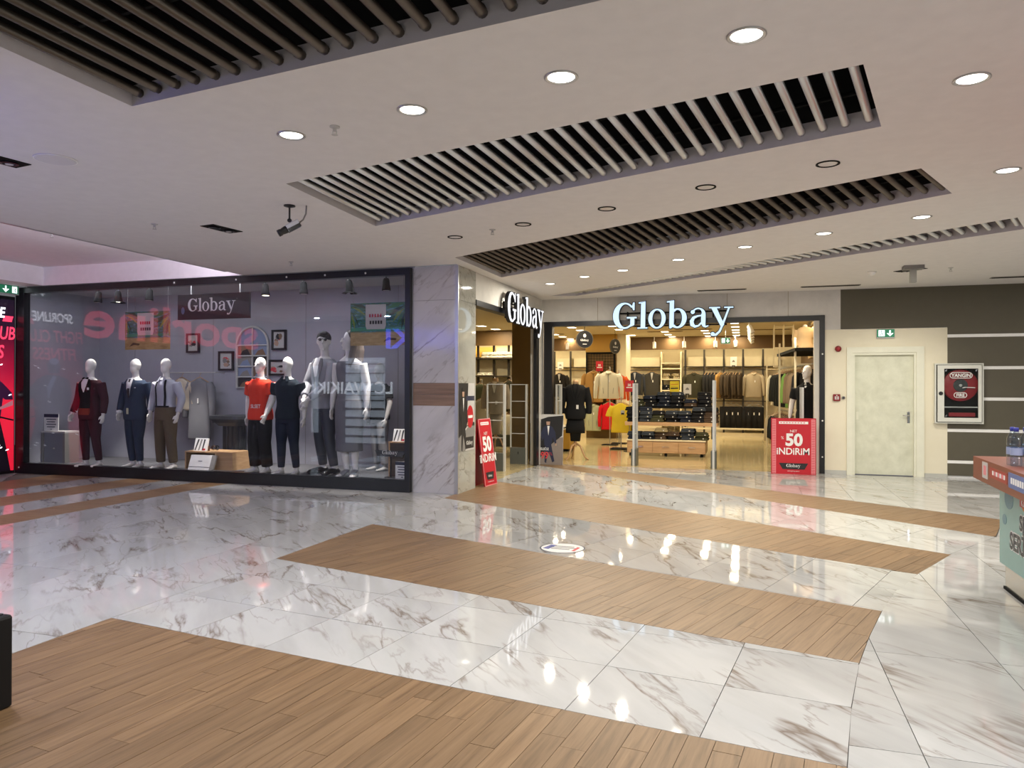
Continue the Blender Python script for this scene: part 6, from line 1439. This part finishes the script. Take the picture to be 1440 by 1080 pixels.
G().box(xa_, xb_, 14.2, 14.225, 0, .99).mk('board', M_red, t); G().box(xa_-.006, xb_+.006, 14.205, 14.232, 0, 1.0).mk('back_frame', M_redd, t)
for x in (xa_+.01, xb_-.075):
    G().box(x, x+.065, 14.197, 14.2, .01, .98).mk('side_band', M_pink, t)
    for i in range(32): G().box(x+.006, x+.058, 14.1955, 14.197, .02+.03*i, .031+.03*i).mk('side_dash', M_red, t)
for k in (-.2, .2): G().box(.7+k-.02, .7+k+.02, 14.232, 14.40, 0, .02).mk('foot', M_blackm, t)
sale_poster(t, (xa_, 14.2, 0), EX, EZ, NF, .74, .99)
# A-board by the pillar: leans back, faces the hall
ab = thing('sale_a_board', 'red sale A-board seen almost edge-on beside the marble pillar', 'sign', (-4.0, 11.0, 0))
pb, pt = V((-3.93, 10.86, .0)), V((-4.06, 10.86, 1.06)); ez = (pt-pb).normalized(); ex = V((.10, .995, 0)).normalized(); n_ = ex.cross(ez).normalized()
W_, H_ = .44, 1.05
G().prism([(0, 0), (W_, 0), (W_, H_), (0, H_)], pb, ex, ez, -n_*.02).mk('board', M_red, ab)
for x0, x1, z0, z1 in ((0, .012, 0, H_), (W_-.012, W_, 0, H_), (0, W_, 0, .012), (0, W_, H_-.012, H_)): G().prism([(x0, z0), (x1, z0), (x1, z1), (x0, z1)], pb, ex, ez, n_*.006).mk('frame_edge', M_pink, ab)
sale_poster(ab, pb+n_*.001, ex, ez, n_, W_, H_)
G().prism([(0, 0), (W_, 0), (W_, H_*.98), (0, H_*.98)], pb+V((-.2, 0, 0)), ex, V((.06, 0, .998)), -n_*.015).mk('rear_board', M_redd, ab)
def man_print(t, o, ex, ez, n, h, suit, d0=1):
    """flat printed figure of a man in a suit"""
    o, ex, ez = V(o), V(ex), V(ez); d = V(n)*.0012*d0
    def pp(nm_, pts, m_, k=1): G().prism([(x*h, z*h) for x, z in pts], o, ex, ez, d*k).mk(nm_, m_, t)
    pp('printed_legs', [(-.07, .02), (-.03, .0), (.0, .26), (.06, .16), (.11, .02), (.16, .05), (.12, .22), (.07, .47), (-.06, .47)], suit)
    pp('printed_jacket', [(-.08, .40), (.08, .40), (.11, .6), (.17, .42), (.2, .45), (.17, .70), (.10, .82), (.03, .85), (-.04, .85), (-.11, .81), (-.17, .66), (-.13, .5), (-.09, .58)], suit, 1.5)
    pp('printed_shirt', [(-.02, .84), (.035, .84), (.01, .62)], M_paper, 2); pp('printed_face', [(-.035, .86), (.035, .86), (.045, .93), (.03, .985), (-.03, .985), (-.045, .93)], M_skinp, 2); pp('printed_hair', [(-.045, .94), (.045, .94), (.045, .985), (.02, 1.0), (-.03, 1.0), (-.048, .98)], M_ink, 2.5); pp('printed_hand', [(.17, .40), (.205, .40), (.2, .45), (.175, .45)], M_skinp, 2)
# poster on the pillar side
t = thing('poster', 'tall poster of a man in a black suit on the polished side of the pillar', 'poster', (XS, 10.3, .6))
y0, y1, z0, z1 = 9.99, 10.62, .6, 1.6
G().box(XS, XS+.006, y0, y1, z0, z1).mk('sheet', M_lgreyp, t); o_ = V((XS+.006, y0, z0)); ey = V((0, 1, 0)); nx = V((1, 0, 0))
def pq(nm_, pts, m_, k=1): G().prism([(x*.63, z) for x, z in pts], o_, ey, EZ, nx*.0012*k).mk(nm_, m_, t)
pq('printed_ground', [(0, 0), (.42, 0), (.42, .45), (.3, .7), (0, .75)], M_greyp); pq('printed_dark', [(0, .2), (.5, .35), (.6, 1.0), (0, 1.0)], M_ink, 1.2)
man_print(t, o_+ey*.17+nx*.002, ey, EZ, nx, .93, M_ink, 1)
pq('printed_blue_bar', [(.45, .74), (1, .74), (1, .81), (.45, .81)], M_navyp, 2)
G().prism([(.455+.13*math.cos(k*math.pi/10), .50+.17*math.sin(k*math.pi/10)) for k in range(20)], o_, ey, EZ, nx*.003).mk('printed_badge', M_red, t)
G().box(XS+.009, XS+.010, y0+.37, y0+.55, 1.08, 1.12).mk('badge_line', M_paper, t); pq('printed_car', [(.45, .3), (.75, .42), (1, .36), (1, .2), (.45, .18)], M_greyp, 2); pq('printed_car_roof', [(.5, .36), (.7, .43), (1, .41), (1, .36)], M_ink, 2.4)
pq('printed_plate', [(.42, .03), (.96, .03), (.96, .2), (.42, .2)], M_ink, 3); serif_print(t, o_+ey*.30+EZ*.085+nx*.004, ey, EZ, nx, .26, M_paper)
# printed standing board
t = thing('standing_board', 'dark printed board with a man in a navy suit left of the main entrance', 'sign', (-3.93, 14.36, 0))
a, b = V((-4.26, 14.36, 0)), V((-3.57, 14.36, 0)); W_ = .69; H_ = 1.0; o_ = V((-4.26, 14.36, .0)); tl = V((0, .06, .998)).normalized()
G().prism([(0, 0), (W_, 0), (W_, H_), (0, H_)], o_, EX, tl, V((0, .018, 0))).mk('board', M_lgreyp, t)
def pq2(nm_, pts, m_, k=1): G().prism([(x*W_, z*H_) for x, z in pts], o_, EX, tl, V((0, -.0012*k, 0))).mk(nm_, m_, t)
pq2('printed_street', [(0, 0), (1, 0), (1, .55), (.6, .5), (0, .1)], mat('print_pavement', (.24, .20, .18), .6)); pq2('printed_car_body', [(0, .05), (.25, .05), (.55, .35), (.97, .58), (1, .98), (.55, .95), (0, .82)], M_ink, 1.4); pq2('printed_car_glass', [(.06, .62), (.28, .68), (.30, .80), (.06, .78)], M_greyp, 2); pq2('printed_car_window', [(.08, .64), (.26, .69), (.27, .77), (.08, .75)], M_ink, 2.4)
man_print(t, o_+EX*.38+tl*.03+V((0, -.003, 0)), EX, tl, NF, .88, M_navyp, 1)
text('board_line', 'TAKIM ELBİSE', .048, o_+EX*.22+tl*.285, EX, tl, (0, -.006, 0), M_paper, t, .012, 'CENTER', .85); text('board_price', '5.999', .13, o_+EX*.22+tl*.12, EX, tl, (0, -.007, 0), M_ink_red, t, .02, 'CENTER', .85); text('board_currency', 'TL', .05, o_+EX*.44+tl*.19, EX, tl, (0, -.007, 0), M_ink_red, t)
G().prism([(0, 0), (.05, 0), (.05, .7), (0, .7)], o_+V((.3, .25, 0)), EX, V((0, -.3, .95)), V((0, .015, 0))).mk('rear_strut', M_blackm, t)
# ------------------------------------------------------------------ service wall fittings
t = thing('alarm_sounder', 'round dark red alarm sounder on the cream wall left of the door', 'alarm', (1.46, YB, 2.24)); G().tube([(1.46, YB, 2.24), (1.46, YB-.02, 2.24), (1.46, YB-.05, 2.24), (1.46, YB-.06, 2.24)], [.05, .055, .05, .03], 20).mk('sounder', mat('alarm_red', (.22, .008, .012), .35), t, True); G().tube([(1.46, YB-.06, 2.24), (1.46, YB-.066, 2.24)], [.022, .018], 14).mk('grille', M_redd, t)
t = thing('fire_call_point', 'square red fire alarm call point on the cream wall', 'alarm', (1.43, YB, 1.36)); G().rbox(1.375, 1.495, YB-.05, YB, 1.31, 1.43, .01).mk('housing', mat('alarm_red', (.22, .008, .012), .35), t); G().box(1.40, 1.47, YB-.053, YB-.05, 1.335, 1.39).mk('glass_pane', M_lgreyp, t); G().box(1.43, 1.44, YB-.055, YB-.053, 1.34, 1.385).mk('mark', M_redd, t); G().prism([(-.012, 0), (.012, 0), (0, .02)], (1.435, YB-.052, 1.40), EX, EZ, (0, -.002, 0)).mk('arrow', M_paper, t)
t = thing('push_button', 'small round grey button beside the red call point', 'switch', (1.55, YB, 1.36)); G().tube([(1.55, YB, 1.365), (1.55, YB-.02, 1.365)], [.03, .027], 16).mk('plate', M_greyp, t); G().tube([(1.55, YB-.02, 1.365), (1.55, YB-.026, 1.365)], [.016, .014], 12).mk('button', M_black, t)
x0, x1, z0, z1 = 2.98, 3.71, .94, 1.965
t = thing('fire_hose_cabinet', 'white fire hose cabinet with glazed door showing a red reel', 'cabinet', ((x0+x1)/2, YB, z0)); mc_ = mat('cabinet_white', (.66, .66, .60), .4)
G().box(x0, x1, YB-.10, YB-.09, z0, z1).box(x0, x0+.02, YB-.09, YB, z0, z1).box(x1-.02, x1, YB-.09, YB, z0, z1).box(x0+.02, x1-.02, YB-.09, YB, z1-.02, z1).box(x0+.02, x1-.02, YB-.09, YB, z0, z0+.02)
G().box(x0, x0+.02, YB-.10, YB, z0, z1).box(x1-.02, x1, YB-.10, YB, z0, z1).box(x0+.02, x1-.02, YB-.10, YB, z1-.02, z1).box(x0+.02, x1-.02, YB-.10, YB, z0, z0+.02).mk('case', mc_, t)
G().box(x0+.02, x1-.02, YB-.012, YB, z0+.02, z1-.02).mk('back_panel', M_blackm, t)
ga, gb, gz0, gz1 = x0+.135, x1-.085, z0+.10, z1-.09
dr = G().box(x0+.035, ga, YB-.125, YB-.10, z0+.03, z1-.03).box(gb, x1-.035, YB-.125, YB-.10, z0+.03, z1-.03).box(ga, gb, YB-.125, YB-.10, z0+.03, gz0).box(ga, gb, YB-.125, YB-.10, gz1, z1-.03).mk('door', mc_, t)
G().box(ga, gb, YB-.113, YB-.109, gz0, gz1).mk('glass_pane', M_acryl, dr)
G().tube([(x0+.085, YB-.125, (z0+z1)/2-.0), (x0+.085, YB-.135, (z0+z1)/2)], [.034, .03], 18).mk('lock', M_black, dr)
for x, z in ((ga+.03, gz1-.03), (gb-.03, gz1-.03), (ga+.03, gz0+.03)): G().prism([(-.02, -.012), (.0, -.02), (.02, .012), (.0, .02)], (x, YB-.113, z), EX, EZ, (0, -.004, 0)).mk('glass_clip', M_chrome, dr)
rc = V(((ga+gb)/2, YB-.06, gz0+.55)); R_ = .27
G().tube([rc+V((0, .03, 0)), rc+V((0, -.012, 0)), rc+V((0, -.02, 0))], [R_, R_, R_-.015], 40).mk('reel', mat('reel_red', (.30, .012, .02), .4), t, True); G().tube([rc+V((0, -.02, 0)), rc+V((0, -.026, 0))], [.11, .105], 28).mk('reel_hub', mat('hub_dark', (.04, .045, .045), .5), t); G().tube([rc+V((0, -.026, 0)), rc+V((0, -.034, 0))], [.025, .02], 14).mk('axle', M_lgreyp, t)
G().box(ga, gb, YB-.108, YB-.102, gz0+.17, gz0+.19).mk('divider', M_lgreyp, t); G().rbox(ga+.08, gb-.03, YB-.07, YB-.03, gz0+.02, gz0+.085, .01).mk('nozzle_pouch', mat('reel_red', (.30, .012, .02), .4), t)
def oval_text(c, s_, sz, w_, h_, nm_):
    pts = [(math.copysign(w_/2-h_/2, math.cos(a))+h_/2*math.cos(a), h_/2*math.sin(a)) for a in [2*math.pi*(k+.5)/28 for k in range(28)]]
    p3 = [V((c[0]+x, c[1], c[2]+z)) for x, z in pts]; G().tube(p3+[p3[0]], .006, 6, cap=False).mk(nm_+'_ring', M_paper, dr)
    text(nm_, s_, sz, (c[0], c[1], c[2]-sz/2), EX, EZ, (0, -.002, 0), M_paper, dr, .03, 'CENTER', .95)
oval_text((rc.x, YB-.115, rc.z+.17), 'YANGIN', .055, .33, .095, 'word_yangin'); oval_text((rc.x-.01, YB-.115, rc.z-.165), 'FIRE', .05, .19, .085, 'word_fire')
G().prism([(0, 0), (.05, .012), (.19, .004), (.19, .018), (.03, .026), (0, .012)], (rc.x+.02, YB-.113, rc.z-.05), EX, EZ, (0, -.003, 0)).mk('maker_mark', M_lgreyp, dr)
# exit sign at far left
p = V((-12.44, 9.66, 3.12))
t = thing('exit_sign', 'green exit sign above the red light box at far left', 'exit sign', (-12.3, 9.62, 3.16), rz=0)
G().box(-12.38, -12.33, 9.42, 9.86, 3.14, 3.30).mk('housing', M_lgreyp, t); G().box(-12.33, -12.326, 9.43, 9.85, 3.155, 3.295).mk('face', M_green, t); G().box(-12.326, -12.323, 9.73, 9.82, 3.17, 3.28).mk('doorway', M_white_e, t); G().box(-12.326, -12.323, 9.60, 9.625, 3.2, 3.28).mk('arrow_stem', M_white_e, t); G().prism([(-.06, .04), (0, -.02), (.06, .04), (.03, .04), (0, .015), (-.03, .04)], (-12.326, 9.612, 3.19), (0, 1, 0), EZ, (.003, 0, 0)).mk('arrow_head', M_white_e, t); G().tube([(-12.322, 9.79, 3.25), (-12.322, 9.775, 3.21), (-12.322, 9.80, 3.18)], .008, 6).mk('running_figure', M_green, t)
# ------------------------------------------------------------------ light box and shops that face the display window
m, nt, bs = newmat('lightbox_print')
sx = nt.nodes.new('ShaderNodeSeparateXYZ'); nt.links.new(coords(nt, 'Generated', (1, 1, 1)), sx.inputs[0])
cc_ = ramp_out(nt, sx.outputs['Z'], [(.0, (.55, .01, .03)), (.38, (.62, .015, .04)), (.58, (.30, .006, .03)), (.82, (.02, .004, .015)), (1., (.008, .004, .012))])
nt.links.new(cc_, bs.inputs['Base Color']); nt.links.new(cc_, bs.inputs['Emission Color']); bs.inputs['Emission Strength'].default_value = 1.1; bs.inputs['Roughness'].default_value = .15
t = thing('light_box', 'red and black backlit boxing poster at the far left corner', 'light box', (-12.5, 9.2, 0))
G().box(-12.6, -12.47, 8.55, 9.9, 0, 3.12).mk('case', M_black, t); G().box(-12.47, -12.462, 8.62, 9.88, .05, 3.06).mk('lit_print', m, t)
Y_, EYv, NX = 8.62, V((0, 1, 0)), V((1, 0, 0))
e_w, e_p = mat('lit_letters_white', (.9, .92, 1), .4, emit=3.5), mat('lit_letters_red', (.8, .03, .08), .4, emit=1.3, ecol=(.9, .05, .12))
text('word_sporline', 'SPORLINE', .17, (-12.462, 9.27, 2.74), EYv, EZ, NX*.004, e_w, t, .02, 'CENTER', .78, .15); G().prism([(0, 0), (.17, 0), (.2, .1), (.03, .1)], (-12.462, 9.66, 2.67), EYv, EZ, NX*.003).mk('red_tab', e_p, t)
text('word_fight_club', 'FIGHT CLUB', .22, (-12.462, 9.25, 2.36), EYv, EZ, NX*.004, e_p, t, .015, 'CENTER', .72, .15); text('word_fitness', 'FITNESS', .22, (-12.462, 9.22, 2.03), EYv, EZ, NX*.004, e_p, t, .015, 'CENTER', .82, .15)
m_fig, m_arm, m_hi = mat('lit_print_purple', (.045, .008, .045), .4, emit=.35), mat('lit_print_skin', (.5, .18, .22), .4, emit=.5), mat('lit_print_dark', (.015, .006, .02), .5)
def lp(nm_, pts, m_, k=1): G().prism([(y-Y_, z) for y, z in pts], (-12.462, Y_, 0), EYv, EZ, NX*.002*k).mk(nm_, m_, t)
lp('printed_torso', [(8.95, .9), (9.62, .9), (9.66, 1.2), (9.70, 1.55), (9.58, 1.68), (9.40, 1.75), (9.15, 1.74), (8.92, 1.65), (8.85, 1.4)], m_fig); lp('printed_legs', [(8.9, .05), (9.82, .05), (9.72, .55), (9.62, .95), (8.95, .95)], m_hi, 1.2)
lp('printed_shoulder', [(9.52, 1.68), (9.66, 1.6), (9.84, 1.42), (9.86, 1.30), (9.72, 1.30), (9.56, 1.42)], m_fig, 1.4); lp('printed_forearm', [(9.60, 1.12), (9.86, 1.2), (9.86, 1.29), (9.72, 1.22), (9.60, 1.16)], m_arm, 1.6); lp('printed_head', [(9.14, 1.78), (9.36, 1.78), (9.40, 1.95), (9.32, 2.02), (9.18, 2.02), (9.11, 1.92)], m_fig, 1.6)
G().prism([(9.25-Y_+.10*math.cos(k*math.pi/8), 2.0+.06*math.sin(k*math.pi/8)) for k in range(16)], (-12.462, Y_, 0), EYv, EZ, NX*.005).mk('printed_cap', mat('lit_print_blue', (.3, .34, .6), .5, emit=.8), t); lp('printed_highlight', [(9.2, 1.7), (9.27, 1.74), (9.40, 1.52), (9.36, 1.30), (9.30, 1.5)], MATS['lit_print_blue'], 2)
lp('printed_arc', [(9.56, 1.03), (9.87, .95), (9.87, .92), (9.56, 1.0)], m_hi, 1.5)
r2 = random.Random(5)
for i in range(14):
    y, z = r2.uniform(8.7, 9.84), r2.uniform(.2, 2.0); G().prism([(0, 0), (.05, .012), (.055, .03), (.01, .016)], (-12.462, y, z), EYv, EZ, NX*.006).mk('printed_spark', e_w, t)
struct(G().box(-12.64, -12.5, -8.4, 8.55, 0, 2.5).mk('wall_left', mat('hall_dark_wall', (.16, .15, .17), .6)))
struct(G().box(-12.64, -12.5, -8.4, 8.55, 2.5, 3.3).mk('trim_10', mat('sign_band_grey', (.30, .30, .33), .6)))
t = thing('red_shop_sign', 'red lit shop sign on the left wall, mirrored in the display window', 'sign', (-12.45, 5, 2.8)); text('lettering', 'sporline', .76, (-12.45, 5.95, 2.52), EYv, EZ, NX*.04, mat('lit_red_sign', (.7, .05, .08), .4, emit=2.2, ecol=(.9, .10, .16)), t, .02, 'CENTER', 1.52); G().box(-12.5, -12.46, 3.4, 8.4, 2.66, 2.7).mk('rail', M_blackm, t)
# clothing shop opposite the window, left of the camera
ow = struct(G().box(-12.5, -4.3, 2.05, 2.35, 0, HC).mk('wall_opposite', mat('hall_dark_wall', (.16, .15, .17), .6)))
t = thing('blue_shop_sign', 'blue lit shop name over the shop opposite, mirrored in the window corner', 'sign', (-6.8, 2.4, 2.7)); text('lettering', 'LC WAIKIKI', .48, (-6.85, 2.42, 2.55), -EX, EZ, V((0, .02, 0)), mat('lit_blue_sign', (.06, .08, .9), .4, emit=5, ecol=(.08, .12, 1.)), t, .03, 'CENTER', 1.25); G().box(-9.2, -4.5, 2.36, 2.40, 2.74, 2.78).mk('rail', M_blackm, t)
t = thing('lit_shop_window', 'bright white shelves in the shop window opposite, mirrored in the glass', 'shop window', (-9.7, 2.4, 0))
G().box(-10.3, -9.15, 2.36, 2.40, .05, 2.3).mk('lit_panel', mat('lit_shelf_panel', (.8, .9, 1), .4, emit=1.5, ecol=(.72, .86, 1)), t)
for i in range(9): G().box(-10.3, -9.15, 2.40, 2.42, .2+.24*i, .2+.24*i+(.025 if i > 3 else .06)).mk('shelf', mat('shelf_shadow', (.12, .14, .17), .6), t)
for i in range(7):
    for k in range(10): G().ell((-10.24+.115*k, 2.41, 2.22-.1*i), (.012, .006, .012), 6, 4).mk('led_dot', e_w, t) if i < 5 else None
G().box(-11.35, -11.15, 2.36, 2.40, .3, 2.1).mk('side_panel', MATS['lit_shelf_panel'], t)
t = thing('white_shop_sign', 'white lit shop name across the window of the shop opposite', 'sign', (-10, 2.5, 1.5)); text('lettering', 'LC WAIKIKI', .30, (-10.05, 2.45, 1.36), -EX, EZ, V((0, .02, 0)), mat('lit_white_sign', (.85, .92, 1), .4, emit=4), t, .02, 'CENTER', 1.05); G().box(-11.1, -9.1, 2.44, 2.45, 1.30, 1.32).mk('rail', M_alu, t)
# ------------------------------------------------------------------ kiosk at right
KX, KY = 1.83, 6.68
t = thing('kiosk', 'teal snack kiosk with a brown counter top and steel base at the right edge', 'kiosk', (KX, KY, 0))
G().box(KX+.03, 3.9, 3.4, KY-.03, .02, .22).mk('steel_base', M_steel, t); G().box(KX+.02, 3.9, 3.4, KY-.02, 0, .022).mk('base_shadow_gap', M_blackm, t)
G().box(KX, 3.95, 3.3, KY, .20, .84).mk('body', M_tealp, t)
mbn = mat('counter_brown', (.20, .055, .03), .35)
xk = KX-.16; G().prism([(xk, KY+.08), (xk-.15, 3.3), (4.0, 3.3), (4.0, KY+.08)][::-1], (0, 0, .84), EX, (0, 1, 0), (0, 0, .17)).mk('counter', mbn, t)
oc = V((xk, KY+.08, .84)); exk = (V((xk-.15, 3.3, .84))-oc).normalized(); nk = exk.cross(EZ).normalized()
if nk.x > 0: nk = -nk
def kq(x0, x1, z0, z1, m_, nm_, k=1): return G().prism([(x0, z0), (x1, z0), (x1, z1), (x0, z1)], oc, exk, EZ, nk*.002*k).mk(nm_, m_, t)
kq(.30, .46, .035, .155, M_lgreyp, 'sticker'); kq(.34, .42, .06, .13, M_pink, 'sticker_mark', 1.5); kq(.52, .98, .06, .135, mat('label_red', (.35, .04, .03), .4), 'label'); kq(1.02, 1.7, .05, .15, mat('label_blue', (.10, .16, .38), .4), 'blue_label', 1.5)
for i in range(7): kq(.60+.05*i, .635+.05*i, .085, .115, M_paper if i % 2 == 0 else M_pink, 'label_letter', 1.8)
for i in range(6): kq(1.08+.05*i, 1.115+.05*i, .08, .12, M_paper, 'label_letter', 2.2)
oT = V((KX, KY, 0)); exT = V((0, -1, 0)); nT = V((-1, 0, 0))
def outline_text(nm_, s_, sz, x, z, sh=0.):
    text(nm_+'_outline', s_, sz, oT+exT*x+EZ*z, exT, EZ+exT*0, nT*.002, M_paper, t, .075, 'LEFT', .95); text(nm_, s_, sz, oT+exT*x+EZ*z, exT, EZ, nT*.004, mat('kiosk_ink', (.07, .08, .085), .5), t, .03, 'LEFT', .95)
outline_text('word_sec', 'SEÇ', .105, .46, .53); outline_text('word_serinle', 'SERİNLE', .12, .25, .36)
G().prism([(.62+.13*math.cos(k*math.pi/12), .735+.075*math.sin(k*math.pi/12)) for k in range(24)], oT, exT, EZ, nT*.002).mk('emblem_bun', mat('emblem_orange', (.62, .20, .03), .45), t)
G().prism([(.47, .70), (.80, .70), (.80, .765), (.47, .765)], oT, exT, EZ, nT*.004).mk('emblem_band', M_red, t); text('emblem_word', 'BURGER', .04, oT+exT*.49+EZ*.79, exT, EZ, nT*.005, M_red, t, .02, 'LEFT', .8); text('emblem_word', 'KING', .05, oT+exT*.50+EZ*.708, exT, EZ, nT*.006, M_paper, t, .02, 'LEFT', 1.)
for x0, z0, r_ in ((.22, .72, .10), (.12, .55, .05)): G().prism([(x0+r_*math.cos(k*math.pi/8), z0+r_*.8*math.sin(k*math.pi/8)) for k in range(16)], oT, exT, EZ, nT*.0015).mk('printed_blob', mat('kiosk_teal_dark', (.12, .25, .30), .4), t)
# water bottles on the counter
m_w = glass('bottle_plastic', (.80, .86, .92), .08)
def bottle(x, y, lbl, grp):
    t = thing('water_bottle', lbl, 'bottle', (x, y, 1.01), grp); z = 1.01
    G().rings([(x, y, z, .03, .03), (x, y, z+.005, .036, .036), (x, y, z+.06, .036, .036), (x, y, z+.065, .033, .033), (x, y, z+.07, .036, .036), (x, y, z+.13, .036, .036), (x, y, z+.135, .032, .032), (x, y, z+.142, .036, .036), (x, y, z+.19, .034, .034), (x, y, z+.225, .018, .018), (x, y, z+.24, .013, .013)], 18).mk('body', m_w, t, True)
    G().rings([(x, y, z+.076, .0368, .0368), (x, y, z+.126, .0368, .0368)], 18, cap=False).mk('label', mat('bottle_label', (.30, .36, .55), .4), t, True); G().rings([(x, y, z+.238, .016, .016), (x, y, z+.262, .016, .016), (x, y, z+.266, .013, .013)], 14).mk('cap', mat('cap_blue', (.03, .04, .30), .4), t, True)
for i in range(2):
    for j in range(3): bottle(1.735+.08*j, 6.05-.08*i, f'clear blue-capped water bottle on the counter, {WORDS[j]} of the {["far", "near"][i]} row', 'water bottles on the kiosk counter')
# black box at the lower left and the round sticker on the floor
t = thing('planter_box', 'black square planter box cut off by the left edge of the photo', 'planter', (-3.72, 2.45, 0))
G().rbox(-4.05, -3.40, 2.05, 2.70, 0, .445, .015).mk('box', mat('planter_black', (.004, .004, .005), .5, spec=.25), t); G().box(-4.02, -3.43, 2.08, 2.67, .445, .452).mk('top_plate', mat('box_top', (.03, .03, .035), .25), t)
cs = at_z(791, 771, 0)
t = thing('floor_sticker', 'white and blue printed sticker on the marble floor', 'sticker', (cs.x, cs.y, .001))
G().prism([(.22*math.cos(a), .22*math.sin(a)) for a in [2*math.pi*k/28 for k in range(28)]], (cs.x, cs.y, .001), EX, (0, 1, 0), (0, 0, .0012)).mk('disc', M_paper, t)
G().rings([(cs.x, cs.y, .0032, .22, .22), (cs.x, cs.y, .0036, .205, .205)], 28, cap=False).mk('ring', M_navyp, t)
for i, (x0, x1) in enumerate(((-.15, .1), (-.13, .14), (-.1, .08))): G().box(cs.x+x0, cs.x+x1, cs.y+.06-.06*i, cs.y+.085-.06*i, .0022, .0034).mk('text_line', M_greyp, t)
G().prism([(-.18, -.06), (-.12, -.08), (-.08, .1), (-.14, .12)], (cs.x, cs.y, .0022), EX, (0, 1, 0), (0, 0, .0012)).mk('blue_bar', mat('sticker_blue', (.03, .05, .3), .4), t); G().prism([(.11, -.1), (.14, -.1), (.16, .06), (.13, .08)], (cs.x, cs.y, .0022), EX, (0, 1, 0), (0, 0, .0012)).mk('red_bar', M_ink_red, t)
